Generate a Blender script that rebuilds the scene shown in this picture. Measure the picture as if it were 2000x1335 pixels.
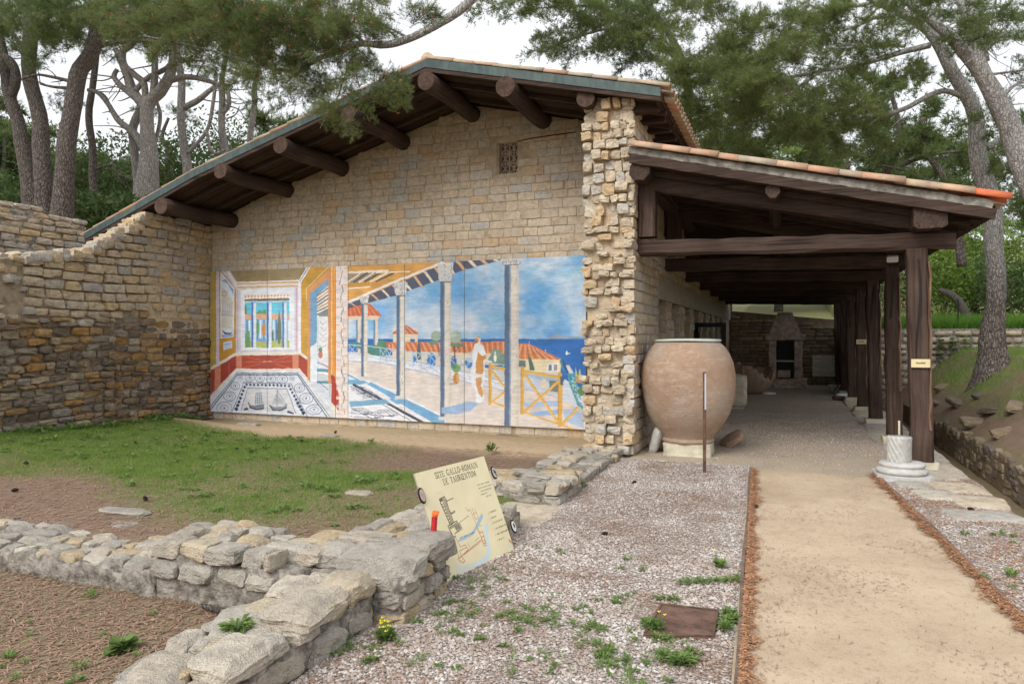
import bpy, math, random
import numpy as np
from mathutils import Vector, Matrix, Euler, noise as mnoise
S = bpy.context.scene
COL = S.collection
for o in list(bpy.data.objects): bpy.data.objects.remove(o, do_unlink=True)
R = math.radians

# ------------------------------------------------------------------ camera
F, CX, CY, HE = 1386.0, 1000.0, 660.0, 1.6
TH = math.atan(540 / 1386)
cam = bpy.data.cameras.new('camera'); camo = bpy.data.objects.new('camera', cam); COL.objects.link(camo)
camo.location = (0, 0, HE); camo.rotation_euler = (R(90), 0, TH)
cam.sensor_width = 36; cam.lens = F / 2000 * 36; cam.shift_y = -7.5 / 2000
cam.clip_start = 0.05; cam.clip_end = 2000
S.camera = camo
S.cycles.max_bounces = 6; S.cycles.diffuse_bounces = 4; S.cycles.glossy_bounces = 2; S.cycles.transmission_bounces = 4; S.cycles.caustics_reflective = False; S.cycles.caustics_refractive = False
S.render.resolution_x = 1024; S.render.resolution_y = 683

# ------------------------------------------------------------------ world, sun, exposure
W = bpy.data.worlds.new('World'); S.world = W; W.use_nodes = True
wn = W.node_tree; wn.nodes.clear()
SUN_EL, SUN_AZ = R(42), R(196)          # azimuth clockwise from +Y
sky = wn.nodes.new('ShaderNodeTexSky'); sky.sky_type = 'NISHITA'; sky.sun_disc = False
sky.sun_elevation = SUN_EL; sky.sun_rotation = SUN_AZ
sky.air_density = 1.0; sky.dust_density = 5.0; sky.ozone_density = 1.0
hs = wn.nodes.new('ShaderNodeHueSaturation'); hs.inputs['Saturation'].default_value = 0.30
tc = wn.nodes.new('ShaderNodeTexCoord'); cn = wn.nodes.new('ShaderNodeTexNoise')
cn.inputs['Scale'].default_value = 2.2; cn.inputs['Detail'].default_value = 6
cr = wn.nodes.new('ShaderNodeValToRGB'); cr.color_ramp.elements[0].position = .3; cr.color_ramp.elements[1].position = .75
cm = wn.nodes.new('ShaderNodeMixRGB'); cm.blend_type = 'MIX'; cm.inputs[2].default_value = (9.6, 9.8, 10.2, 1)
cs = wn.nodes.new('ShaderNodeMath'); cs.operation = 'MULTIPLY_ADD'; cs.inputs[1].default_value = .35; cs.inputs[2].default_value = .5
bg = wn.nodes.new('ShaderNodeBackground'); bg.inputs['Strength'].default_value = 0.11
wo = wn.nodes.new('ShaderNodeOutputWorld')
wl = wn.links.new
wl(sky.outputs[0], hs.inputs['Color']); wl(tc.outputs['Generated'], cn.inputs['Vector']); wl(cn.outputs['Fac'], cr.inputs[0])
wl(cr.outputs[0], cs.inputs[0]); wl(cs.outputs[0], cm.inputs[0]); wl(hs.outputs[0], cm.inputs[1])
wl(cm.outputs[0], bg.inputs['Color']); wl(bg.outputs[0], wo.inputs[0])
sl = bpy.data.lights.new('sun', 'SUN'); sl.energy = 1.4; sl.angle = R(25); sl.color = (1, .965, .91)
so = bpy.data.objects.new('sun', sl); COL.objects.link(so)
sd = Vector((math.sin(SUN_AZ) * math.cos(SUN_EL), math.cos(SUN_AZ) * math.cos(SUN_EL), math.sin(SUN_EL)))
so.rotation_euler = (-sd).to_track_quat('-Z', 'Y').to_euler(); so.location = sd * 40
S.view_settings.view_transform = 'Standard'; S.view_settings.look = 'None'
S.view_settings.exposure = 0.5; S.view_settings.gamma = 1; S.view_settings.use_curve_mapping = False

# ------------------------------------------------------------------ helpers
FW = Vector((-math.sin(TH), math.cos(TH), 0)); RT = Vector((math.cos(TH), math.sin(TH), 0))
def ray(x, y): return FW + RT * ((x - CX) / F) + Vector((0, 0, (CY - y) / F))
def at(x, y, X=None, Y=None, Z=None, d=None):
    """world point seen at photo pixel (x, y) on the plane X=, Y=, Z= or at depth d"""
    r = ray(x, y)
    if X is not None: d = X / r.x
    elif Y is not None: d = Y / r.y
    elif Z is not None: d = (Z - HE) / r.z
    p = r * d; p.z += HE
    return p
WO = {}                                     # world origin of every object
def _reg(o, parent, w):
    w = Vector(w); COL.objects.link(o)
    if parent is not None:
        o.parent = parent; o.location = w - WO[parent.name]
    else: o.location = w
    WO[o.name] = w
    return o
def thing(name, label, cat, loc=(0, 0, 0), group=None):
    o = bpy.data.objects.new(name, None); o.empty_display_size = .2
    o['label'] = label; o['category'] = cat
    if group: o['group'] = group
    return _reg(o, None, loc)
def tag(o, label, cat, group=None):
    o['label'] = label; o['category'] = cat
    if group: o['group'] = group
    return o
def mesh(name, verts, faces, mat=None, smooth=False, midx=None, mats=None):
    me = bpy.data.meshes.new(name)
    me.from_pydata([tuple(v) for v in verts], [], [tuple(f) for f in faces])
    for m in (mats or ([mat] if mat else [])): me.materials.append(m)
    if midx is not None: me.polygons.foreach_set('material_index', np.asarray(midx, dtype=np.int32))
    if smooth: me.polygons.foreach_set('use_smooth', np.ones(len(me.polygons), dtype=bool))
    me.update(); return me
def npmesh(name, V, Fc, mats, midx=None, smooth=False):
    """fast mesh; Fc is an (n,3) or (n,4) index array"""
    V = np.asarray(V, dtype=np.float32); Fc = np.asarray(Fc, dtype=np.int32); k = Fc.shape[1]
    me = bpy.data.meshes.new(name)
    me.vertices.add(len(V)); me.vertices.foreach_set('co', V.ravel())
    me.loops.add(Fc.size); me.loops.foreach_set('vertex_index', Fc.ravel())
    me.polygons.add(len(Fc)); me.polygons.foreach_set('loop_start', np.arange(0, Fc.size, k, dtype=np.int32))
    for m in mats: me.materials.append(m)
    if midx is not None: me.polygons.foreach_set('material_index', np.asarray(midx, dtype=np.int32))
    me.polygons.foreach_set('use_smooth', np.full(len(Fc), smooth, dtype=bool))
    me.update(calc_edges=True); me.validate(); return me
def obj(name, me, parent=None, w=None, rot=None, scale=None, kind=None, label=None):
    """mesh object; world-space meshes keep w=None (origin at 0)"""
    o = bpy.data.objects.new(name, me); _reg(o, parent, w if w is not None else (0, 0, 0))
    if rot is not None: o.rotation_euler = rot
    if scale is not None: o.scale = scale
    if kind: o['kind'] = kind
    if label: o['label'] = label
    return o
def box(x0, x1, y0, y1, z0, z1):
    v = [(x, y, z) for z in (z0, z1) for y in (y0, y1) for x in (x0, x1)]
    f = [(0, 2, 3, 1), (4, 5, 7, 6), (0, 1, 5, 4), (2, 6, 7, 3), (0, 4, 6, 2), (1, 3, 7, 5)]
    return v, f
def join(*parts):
    V, Fa = [], []
    for v, f in parts:
        n = len(V); V += [tuple(p) for p in v]; Fa += [tuple(i + n for i in q) for q in f]
    return V, Fa
def prism(poly, y0, y1, axis='y'):
    """extrude a polygon given in (a, z); axis y: a = x, axis x: a = y"""
    n = len(poly)
    mk = (lambda a, z, t: (a, t, z)) if axis == 'y' else (lambda a, z, t: (t, a, z))
    v = [mk(a, z, y0) for a, z in poly] + [mk(a, z, y1) for a, z in poly]
    f = [tuple(range(n)), tuple(range(2 * n - 1, n - 1, -1))] + [(i, i + n, (i + 1) % n + n, (i + 1) % n) for i in range(n)]
    return v, f
def lathe(prof, seg=32, cap=True):
    v, f = [], []
    for r, z in prof:
        for k in range(seg):
            a = 2 * math.pi * k / seg; v.append((r * math.cos(a), r * math.sin(a), z))
    m = len(prof)
    for i in range(m - 1):
        for k in range(seg):
            a, b = i * seg + k, i * seg + (k + 1) % seg
            f.append((a, b, b + seg, a + seg))
    if cap:
        f.append(tuple(reversed(range(seg)))); f.append(tuple(range((m - 1) * seg, m * seg)))
    return v, f
def tube(pts, rad, seg=8, wob=0.0, seed=0, cap=True, ph=0.0):
    rng = random.Random(seed); pts = [Vector(p) for p in pts]
    if isinstance(rad, (int, float)): rad = [rad] * len(pts)
    v, f = [], []; ref = None
    for i, p in enumerate(pts):
        t = (pts[min(i + 1, len(pts) - 1)] - pts[max(i - 1, 0)]).normalized()
        if ref is None: ref = Vector((0, 0, 1)) if abs(t.z) < .9 else Vector((1, 0, 0))
        n = (ref - t * ref.dot(t)).normalized(); b = t.cross(n); ref = n
        for k in range(seg):
            a = 2 * math.pi * k / seg + ph; r = rad[i] * (1 + wob * rng.uniform(-1, 1))
            v.append(p + (n * math.cos(a) + b * math.sin(a)) * r)
    for i in range(len(pts) - 1):
        for k in range(seg):
            a, c = i * seg + k, i * seg + (k + 1) % seg
            f.append((a, c, c + seg, a + seg))
    if cap:
        f.append(tuple(reversed(range(seg)))); f.append(tuple(range((len(pts) - 1) * seg, len(pts) * seg)))
    return v, f
def smooth_path(pts, rad, sub=4):
    """Catmull-Rom resampling of a limb"""
    P = [Vector(p) for p in pts]; n = len(P); out, orad = [], []
    for i in range(n - 1):
        a, b, c, d = P[max(i - 1, 0)], P[i], P[i + 1], P[min(i + 2, n - 1)]
        for k in range(sub):
            t = k / sub
            out.append(.5 * ((2 * b) + (c - a) * t + (2 * a - 5 * b + 4 * c - d) * t * t + (3 * b - a - 3 * c + d) * t ** 3))
            orad.append(rad[i] * (1 - t) + rad[i + 1] * t)
    out.append(P[-1]); orad.append(rad[-1]); return out, orad
def rock_mesh(name, seed, n=3, k=6.0, amp=.06, fq=2.2, chips=0, cdepth=.16, strata=0.0):
    """rounded uneven block in a unit cube"""
    rng = random.Random(seed); off = Vector((rng.uniform(0, 99), rng.uniform(0, 99), rng.uniform(0, 99)))
    V, Fa, idx = [], [], {}
    def vid(a, b, c):
        key = (a, b, c)
        if key not in idx:
            p = Vector((a / n * 2 - 1, b / n * 2 - 1, c / n * 2 - 1))
            q = p / (abs(p.x) ** k + abs(p.y) ** k + abs(p.z) ** k) ** (1 / k)
            s = 1 + amp * (mnoise.noise(q * fq + off) * 1.3 + .5 * mnoise.noise(q * fq * 2.7 - off))
            q = Vector((q.x * s, q.y * s, q.z * s)) + Vector([rng.uniform(-1, 1) * amp * .45 for _ in range(3)])
            idx[key] = len(V); V.append(q * .5)
        return idx[key]
    for a in range(n):
        for b in range(n):
            for ax in range(3):
                for s in (0, n):
                    q = []
                    for da, db in ((0, 0), (1, 0), (1, 1), (0, 1)):
                        c = [0, 0, 0]; c[ax] = s; c[(ax + 1) % 3] = a + da; c[(ax + 2) % 3] = b + db
                        q.append(vid(*c))
                    Fa.append(tuple(q if s else reversed(q)))
    if strata:
        V = [Vector((v.x * (1 + strata * mnoise.noise(Vector((v.z * 9, off.x, 0)))), v.y * (1 + strata * mnoise.noise(Vector((v.z * 9, off.y, 5)))), v.z)) for v in V]
    for _ in range(chips):
        d = Vector((rng.gauss(0, 1), rng.gauss(0, 1), rng.gauss(0, 1))).normalized(); h = max(v.dot(d) for v in V) * (1 - rng.uniform(.3, 1) * cdepth)
        V = [v - d * max(0, v.dot(d) - h) for v in V]
    return V, Fa
def sm(e0, e1, x):
    t = max(0, min(1, (x - e0) / (e1 - e0))); return t * t * (3 - 2 * t)
# ------------------------------------------------------------------ procedural materials
class NT:
    def __init__(s, name):
        s.m = bpy.data.materials.new(name); s.m.use_nodes = True; s.t = s.m.node_tree; s.t.nodes.clear()
        s.out = s.t.nodes.new('ShaderNodeOutputMaterial'); s.b = s.t.nodes.new('ShaderNodeBsdfPrincipled')
        s.t.links.new(s.b.outputs[0], s.out.inputs[0])
        g = s.t.nodes.new('ShaderNodeNewGeometry'); s.pos = g.outputs['Position']; s.isl = g.outputs['Random Per Island']; s.nrm = g.outputs['Normal']
    def n(s, ty, **kw):
        x = s.t.nodes.new(ty)
        for k, v in kw.items(): setattr(x, k, v)
        return x
    def set(s, inp, v):
        if hasattr(v, 'is_output') or isinstance(v, bpy.types.NodeSocket): s.t.links.new(v, inp)
        elif isinstance(v, tuple) and len(v) == 3 and inp.type == 'RGBA': inp.default_value = (*v, 1)
        else: inp.default_value = v
    def map(s, sc, vec=None, rot=(0, 0, 0)):
        x = s.n('ShaderNodeMapping'); s.set(x.inputs['Vector'], vec or s.pos); x.inputs['Scale'].default_value = sc; x.inputs['Rotation'].default_value = rot
        return x.outputs[0]
    def noise(s, sc, det=4, rough=.55, vec=None, dist=0):
        x = s.n('ShaderNodeTexNoise'); s.set(x.inputs['Vector'], vec or s.pos)
        for k, v in (('Scale', sc), ('Detail', det), ('Roughness', rough), ('Distortion', dist)): x.inputs[k].default_value = v
        return x.outputs['Fac']
    def vor(s, sc, vec=None, out='Distance', feat='F1'):
        x = s.n('ShaderNodeTexVoronoi', feature=feat); s.set(x.inputs['Vector'], vec or s.pos); x.inputs['Scale'].default_value = sc
        return x.outputs[out]
    def ramp(s, f, stops, interp='LINEAR'):
        x = s.n('ShaderNodeValToRGB'); r = x.color_ramp; r.interpolation = interp
        while len(r.elements) > 1: r.elements.remove(r.elements[-1])
        for i, (p, c) in enumerate(stops):
            e = r.elements[0] if i == 0 else r.elements.new(p)
            e.position = p; e.color = (c, c, c, 1) if isinstance(c, (int, float)) else (*c, 1)
        s.set(x.inputs[0], f); return x.outputs[0]
    def mix(s, f, a, b, mode='MIX'):
        x = s.n('ShaderNodeMixRGB', blend_type=mode); s.set(x.inputs[0], f); s.set(x.inputs[1], a); s.set(x.inputs[2], b); return x.outputs[0]
    def math(s, op, a, b=0.0):
        x = s.n('ShaderNodeMath', operation=op); s.set(x.inputs[0], a); s.set(x.inputs[1], b); return x.outputs[0]
    def attr(s, name, out='Color'):
        x = s.n('ShaderNodeAttribute', attribute_name=name); return x.outputs[out]
    def orand(s): return s.n('ShaderNodeObjectInfo').outputs['Random']
    def bump(s, h, st=.5, dist=.01, nrm=None):
        x = s.n('ShaderNodeBump'); x.inputs['Strength'].default_value = st; x.inputs['Distance'].default_value = dist
        s.set(x.inputs['Height'], h)
        if nrm is not None: s.set(x.inputs['Normal'], nrm)
        return x.outputs[0]
    def fin(s, col, rough=.85, nrm=None, spec=.25, metal=0.0):
        s.set(s.b.inputs['Base Color'], col); s.set(s.b.inputs['Roughness'], rough)
        s.b.inputs['Specular IOR Level'].default_value = spec; s.b.inputs['Metallic'].default_value = metal
        if nrm is not None: s.set(s.b.inputs['Normal'], nrm)
        return s.m
def stone_mat(name, cols, bump=.6, stain=(.25, .24, .22), stain_amt=.35, fine=38, joint=None):
    s = NT(name)
    r = s.math('FRACT', s.math('ADD', s.math('MULTIPLY', s.orand(), 7.31), s.isl))
    base = s.ramp(r, [(i / len(cols), c) for i, c in enumerate(cols)], 'CONSTANT')
    n1 = s.noise(3.1, 3, .6); n2 = s.noise(13, 4, .72); n3 = s.noise(fine, 2, .7)
    c = s.mix(1.0, base, s.ramp(n2, [(.25, (.62, .60, .58)), (.5, (1, 1, 1)), (.75, (1.22, 1.2, 1.16))]), 'MULTIPLY')
    c = s.mix(s.math('MULTIPLY', s.ramp(n1, [(.48, 0.0), (.68, 1.0)]), stain_amt), c, stain)
    c = s.mix(s.ramp(s.noise(95, 1, .5), [(.62, 0.0), (.72, .45)]), c, s.mix(1, c, (.45, .42, .4), 'MULTIPLY'))
    h = s.math('ADD', s.math('MULTIPLY', n2, 1.0), s.math('MULTIPLY', n3, .55))
    return s.fin(c, .92, s.bump(h, bump, .03), .15)
def plain(name, col, rough=.7, var=.25, sc=9, bump=.25, bsc=60, spec=.25, metal=0.0, col2=None):
    s = NT(name); n = s.noise(sc, 4, .65)
    c = s.mix(s.ramp(n, [(.35, 0.0), (.65, 1.0)]), tuple(x * (1 - var) for x in col), col2 or tuple(min(1, x * (1 + var)) for x in col))
    return s.fin(c, rough, s.bump(s.noise(bsc, 3, .6), bump, .01), spec, metal)
M = {}
M['gable'] = stone_mat('gable_stone', [(.59, .485, .365), (.61, .51, .39), (.56, .46, .35), (.60, .50, .385), (.63, .53, .41), (.55, .495, .42), (.57, .465, .345), (.58, .49, .385), (.51, .48, .435), (.58, .43, .285), (.62, .52, .40), (.57, .48, .375), (.60, .495, .375), (.59, .51, .41)], .45, (.46, .375, .28), .28)
M['pillar'] = stone_mat('broken_stone', [(.60, .50, .37), (.53, .44, .325), (.60, .52, .41), (.50, .47, .41), (.58, .43, .26), (.63, .54, .41), (.54, .46, .35), (.46, .38, .28), (.57, .47, .34)], 1.0, (.34, .28, .215), .35)
M['east'] = stone_mat('east_stone', [(.58, .49, .37), (.54, .45, .33), (.60, .51, .39), (.50, .47, .43), (.56, .45, .31), (.58, .50, .40)], .6, (.36, .31, .24), .3)
M['dark'] = stone_mat('brown_rubble', [(.27, .175, .09), (.17, .135, .10), (.35, .205, .08), (.27, .23, .185), (.42, .27, .125), (.19, .16, .13), (.34, .26, .18), (.24, .18, .13), (.40, .33, .235), (.30, .26, .22), (.21, .17, .135), (.35, .24, .13)], 1.0, (.13, .11, .09), .4)
M['upper'] = stone_mat('weathered_stone', [(.54, .44, .31), (.47, .42, .36), (.57, .46, .32), (.42, .39, .35), (.55, .42, .25), (.52, .45, .36), (.49, .41, .30)], .9, (.30, .265, .22), .4)
M['low'] = stone_mat('lichen_stone', [(.46, .405, .325), (.42, .385, .33), (.50, .425, .31), (.40, .37, .32), (.48, .38, .245), (.44, .405, .345), (.53, .475, .39), (.36, .33, .285), (.47, .42, .35)], .9, (.25, .23, .205), .5, 85)
M['rubble'] = stone_mat('terrace_stone', [(.46, .40, .31), (.40, .35, .28), (.50, .43, .32), (.32, .25, .19), (.44, .39, .33)], .8, (.26, .23, .19), .4)
M['endw'] = stone_mat('end_wall_stone', [(.42, .32, .21), (.35, .28, .21), (.46, .36, .235), (.31, .26, .21), (.50, .41, .29)], 1.0, (.24, .20, .155), .4)
M['mortar'] = plain('mortar', (.47, .375, .265), .95, .2, 7, .7, 45)
M['mortar_dk'] = plain('old_mortar', (.31, .245, .175), .95, .35, 6, 1.0, 30)
M['mortar_gr'] = plain('grey_mortar', (.205, .175, .145), .95, .45, 16, 1.6, 44, col2=(.37, .335, .29))
M['concrete'] = plain('concrete', (.40, .36, .30), .9, .12, 5, .3, 70)
M['bed'] = plain('mortar_bed', (.25, .235, .205), .95, .4, 10, 1.0, 40)
def wood_mat(name, c0, c1, axis, rough=.8, sc=34):
    s = NT(name); a = [sc, sc, sc]; a[axis] = sc * .045
    v = s.map(tuple(a)); n = s.noise(1.0, 5, .6, v, .15); big = s.noise(1.7, 4, .6)
    c = s.mix(s.ramp(n, [(.25, 0.0), (.75, 1.0)]), c0, c1)
    c = s.mix(1.0, c, s.ramp(big, [(.3, (.72, .70, .70)), (.7, (1.25, 1.2, 1.18))]), 'MULTIPLY')
    crack = s.ramp(s.noise(.35, 3, .5, v), [(.30, .45), (.36, 1.0)])
    c = s.mix(1.0, c, crack, 'MULTIPLY')
    return s.fin(c, rough, s.bump(s.math('ADD', n, crack), .9, .010), .2)
WD0, WD1 = (.028, .019, .015), (.095, .064, .050)
M['wood_x'] = wood_mat('stained_wood_x', WD0, WD1, 0); M['wood_y'] = wood_mat('stained_wood_y', WD0, WD1, 1); M['wood_z'] = wood_mat('stained_wood_z', (.034, .023, .018), (.115, .078, .060), 2)
M['board'] = wood_mat('soffit_board', (.028, .017, .011), (.075, .045, .03), 1)
M['board_x'] = wood_mat('soffit_board_x', (.028, .017, .011), (.075, .045, .03), 0)
M['endgrain'] = plain('end_grain', (.085, .052, .038), .85, .35, 14, .5, 30)
M['sapwood'] = wood_mat('bare_wood', (.16, .10, .06), (.30, .20, .13), 2)
def fascia():
    s = NT('verge_metal'); n = s.noise(2.4, 5, .6); n2 = s.noise(14, 4, .6, s.map((1, 1, .3)))
    c = s.ramp(n, [(.30, (.042, .070, .070)), (.5, (.062, .094, .090)), (.62, (.085, .115, .105)), (.72, (.14, .12, .095))])
    c = s.mix(1, c, s.ramp(n2, [(.3, .65), (.7, 1.25)]), 'MULTIPLY')
    return s.fin(c, .55, s.bump(n2, .15, .01), .35)
M['fascia'] = fascia()
def tile_mat():
    s = NT('terracotta_tile')
    r = s.math('FRACT', s.math('ADD', s.math('MULTIPLY', s.orand(), 5.7), s.isl))
    c = s.ramp(r, [(0, (.50, .27, .17)), (.14, (.46, .34, .23)), (.3, (.55, .34, .22)), (.45, (.44, .36, .26)), (.6, (.52, .29, .18)), (.72, (.38, .28, .21)), (.85, (.52, .40, .27))], 'CONSTANT')
    n = s.noise(7, 6, .7)
    c = s.mix(s.ramp(n, [(.42, 0.0), (.66, .75)]), c, (.30, .26, .19))
    c = s.mix(s.ramp(s.noise(31, 4, .6), [(.58, 0.0), (.68, .6)]), c, (.52, .47, .36))
    return s.fin(c, .88, s.bump(s.noise(48, 5, .7), .5, .008), .2)
M['tile'] = tile_mat(); M['tile_red'] = plain('new_red_tile', (.60, .16, .07), .8, .15, 9, .3)
M['drain'] = stone_mat('drain_stone', [(.24, .18, .12), (.19, .155, .12), (.28, .22, .15), (.17, .14, .115), (.32, .26, .19)], 1.0, (.12, .10, .08), .4)
def paint_attr(name, rough=.6, bump=.12):
    s = NT(name); c = s.attr('paint'); n = s.noise(5, 4, .6)
    c = s.mix(1, c, s.ramp(n, [(.3, (.92, .92, .92)), (.7, (1.05, 1.05, 1.04))]), 'MULTIPLY')
    return s.fin(c, rough, s.bump(s.noise(120, 3, .6), bump, .004), .3)
M['paint'] = paint_attr('painted_panel'); M['print'] = paint_attr('printed_board', .45, .04)
def ground_mat():
    s = NT('soil_and_needles')
    g = s.attr('green', 'Fac'); sand = s.attr('sand', 'Fac')
    n1 = s.noise(1.6, 6, .65); n2 = s.noise(9, 6, .7); n3 = s.noise(60, 4, .7)
    needles = s.noise(1.0, 5, .75, s.map((110, 45, 60), rot=(0, 0, .7)), 1.2)
    c = s.mix(s.ramp(n2, [(.35, 0.0), (.65, 1.0)]), (.165, .118, .088), (.245, .175, .128))
    c = s.mix(s.ramp(needles, [(.46, 0.0), (.62, .85)]), c, (.29, .185, .125))
    c = s.mix(s.ramp(n3, [(.55, 0.0), (.75, .5)]), c, (.10, .07, .05))
    c = s.mix(s.math('MULTIPLY', s.ramp(n1, [(.45, 0.0), (.7, .6)]), .6), c, (.22, .18, .14))
    sn = s.mix(s.ramp(n2, [(.3, 0.0), (.7, 1.0)]), (.42, .31, .20), (.55, .42, .28))
    sn = s.mix(s.ramp(n3, [(.56, 0.0), (.72, .35)]), sn, (.25, .16, .10))
    c = s.mix(s.math('MULTIPLY', sand, s.ramp(n2, [(.2, .75), (.4, 1.0)])), c, sn)
    gr = s.mix(s.ramp(n3, [(.35, 0.0), (.65, 1.0)]), (.085, .15, .03), (.17, .24, .055))
    c = s.mix(s.math('MULTIPLY', g, s.ramp(s.noise(16, 5, .7), [(.34, 0.0), (.56, .85)])), c, gr)
    h = s.math('ADD', s.math('MULTIPLY', needles, .5), n3)
    return s.fin(c, .95, s.bump(h, .55, .010), .1)
M['ground'] = ground_mat()
def gravel_mat(name, tint=(1, 1, 1), litter=.5, vs=62, sand=False):
    s = NT(name)
    d = s.vor(vs); col = s.vor(vs, out='Color')
    sep = s.n('ShaderNodeSeparateColor'); s.set(sep.inputs[0], col)
    c = s.ramp(sep.outputs[0], [(0, (.52, .47, .425)), (.2, (.39, .33, .29)), (.4, (.58, .535, .50)), (.6, (.45, .36, .31)), (.72, (.62, .59, .56)), (.85, (.32, .255, .215)), (.93, (.48, .43, .38))], 'CONSTANT')
    c = s.mix(1, c, tint, 'MULTIPLY')
    c = s.mix(s.ramp(d, [(.35, 0.0), (.7, .8)]), c, (.13, .095, .075))
    n1 = s.noise(1.9, 6, .7); nl = s.noise(1.0, 4, .75, s.map((90, 40, 50), rot=(0, 0, .5)), 1.0)
    f = s.math('MULTIPLY', s.ramp(n1, [(.50, 0.0), (.64, 1.0)]), s.ramp(nl, [(.38, 0.0), (.55, 1.0)]))
    c = s.mix(s.math('MULTIPLY', f, litter), c, s.mix(nl, (.15, .085, .055), (.28, .16, .10)))
    if sand:
        sx = s.n('ShaderNodeSeparateXYZ'); s.set(sx.inputs[0], s.pos)
        k = s.math('ADD', s.math('MULTIPLY', s.math('SUBTRACT', 13.0, sx.outputs[1]), .16), s.math('MULTIPLY', s.math('SUBTRACT', n1, .5), 2.4))
        c = s.mix(s.math('MULTIPLY', s.ramp(k, [(.1, .2), (.7, 1.0)]), .85), c, s.mix(s.noise(60, 4, .7), (.40, .32, .225), (.56, .47, .35)))
    return s.fin(c, .9, s.bump(s.math('SUBTRACT', 1.0, d), .9, .012), .2)
M['gravel'] = gravel_mat('pale_gravel', litter=.8); M['floor'] = gravel_mat('porch_gravel', (1.05, .98, .90), .45, 75, True)
def pebble():
    s = NT('pebble')
    c = s.ramp(s.isl, [(0, (.48, .44, .40)), (.18, (.37, .315, .28)), (.36, (.54, .505, .47)), (.52, (.41, .335, .29)), (.68, (.60, .575, .55)), (.80, (.29, .235, .20)), (.92, (.43, .385, .34))], 'CONSTANT')
    c = s.mix(s.ramp(s.noise(1.9, 6, .7), [(.46, 0.0), (.62, .6)]), c, (.25, .175, .13))
    return s.fin(c, .8, None, .3)
M['pebble'] = pebble()
def path_mat():
    s = NT('sand_path'); n1 = s.noise(1.1, 5, .6); n2 = s.noise(26, 5, .75); n3 = s.noise(170, 3, .6)
    sp = s.noise(1.0, 4, .7, s.map((120, 38, 60), rot=(0, 0, 1.1)), .8)
    c = s.mix(s.ramp(n1, [(.35, 0.0), (.65, 1.0)]), (.39, .295, .20), (.53, .42, .295))
    c = s.mix(s.ramp(n3, [(.4, 0.0), (.7, .5)]), c, (.58, .49, .37))
    c = s.mix(s.ramp(n2, [(.54, 0.0), (.70, .6)]), c, (.34, .235, .15))
    c = s.mix(s.ramp(s.noise(3.4, 5, .7), [(.52, 0.0), (.68, .4)]), c, (.33, .225, .15))
    c = s.mix(s.ramp(sp, [(.60, 0.0), (.68, .75)]), c, (.22, .125, .075))
    return s.fin(c, .95, s.bump(s.math('ADD', n3, n2), .5, .006), .1)
M['path'] = path_mat()
M['slab'] = stone_mat('ledge_slab', [(.46, .42, .35), (.40, .38, .34), (.50, .43, .33)], .7, (.28, .2, .14), .45)
def jar_mat():
    s = NT('fired_clay'); n1 = s.noise(2.2, 6, .65); n2 = s.noise(18, 5, .7); n3 = s.noise(80, 3, .6)
    c = s.ramp(n1, [(.3, (.33, .215, .145)), (.48, (.40, .27, .185)), (.62, (.38, .295, .225)), (.75, (.42, .355, .285))])
    c = s.mix(s.ramp(n2, [(.55, 0.0), (.72, .55)]), c, (.60, .47, .35))
    c = s.mix(s.ramp(n3, [(.55, 0.0), (.68, .6)]), c, (.24, .14, .10))
    c = s.mix(s.ramp(s.noise(1, 5, .7, s.map((5, 5, 14))), [(.5, 0.0), (.7, .5)]), c, (.56, .46, .37))
    c = s.mix(s.math('MULTIPLY', s.ramp(s.noise(1.3, 3, .5), [(.5, 0.0), (.66, 1.0)]), .35), c, (.42, .37, .31))
    return s.fin(c, .9, s.bump(s.math('ADD', n2, n3), .8, .018), .2)
M['jar'] = jar_mat()
M['lid'] = plain('grey_lid', (.46, .50, .46), .7, .1, 5, .2)
M['hearth'] = plain('pink_hearth_stone', (.52, .40, .335), .95, .35, 9, 1.0, 26)
M['greystone'] = plain('pale_marble', (.48, .47, .445), .8, .12, 12, .6, 40)
M['cream'] = plain('cream_stone', (.56, .52, .40), .85, .2, 6, .5, 40)
M['rust'] = plain('rusty_steel', (.13, .075, .055), .8, .4, 16, .8, 50, .3, .2)
M['rustplate'] = plain('rusty_cover', (.145, .085, .065), .85, .35, 12, 1.0, 38, .25, .1)
M['curb'] = plain('steel_edging', (.16, .115, .09), .75, .35, 7, .4, 50, .3)
M['plaque'] = plain('cream_plaque', (.66, .56, .33), .5, .06, 5, .05)
M['ink'] = plain('dark_ink', (.05, .045, .03), .6, .1, 5, .05)
M['black'] = plain('black_metal', (.012, .012, .013), .45, .2, 5, .05)
M['white'] = plain('white_enamel', (.72, .72, .70), .5, .06, 5, .05)
M['whitepanel'] = plain('pale_panel', (.46, .47, .50), .4, .05, 5, .05)
M['red'] = plain('red_conduit', (.50, .022, .03), .45, .15, 8, .1)
M['orange'] = plain('orange_end', (.85, .19, .03), .5, .15, 8, .1)
M['metal'] = plain('chrome_tube', (.55, .56, .58), .3, .1, 5, .05, 60, .5, .8)
M['grille'] = plain('claustra_clay', (.34, .27, .20), .9, .2, 8, .5)
M['seat'] = plain('grey_seat', (.15, .125, .105), .7, .2, 8, .2)
def glass():
    s = NT('window_glass'); s.b.inputs['Transmission Weight'].default_value = 0.0
    return s.fin((.02, .026, .026), .06, None, .6)
M['glass'] = glass()
def clearglass():
    s = NT('door_glass'); s.b.inputs['Transmission Weight'].default_value = 1.0; s.b.inputs['IOR'].default_value = 1.1
    return s.fin((.75, .82, .80), .03, None, .5)
M['clearglass'] = clearglass()
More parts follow.
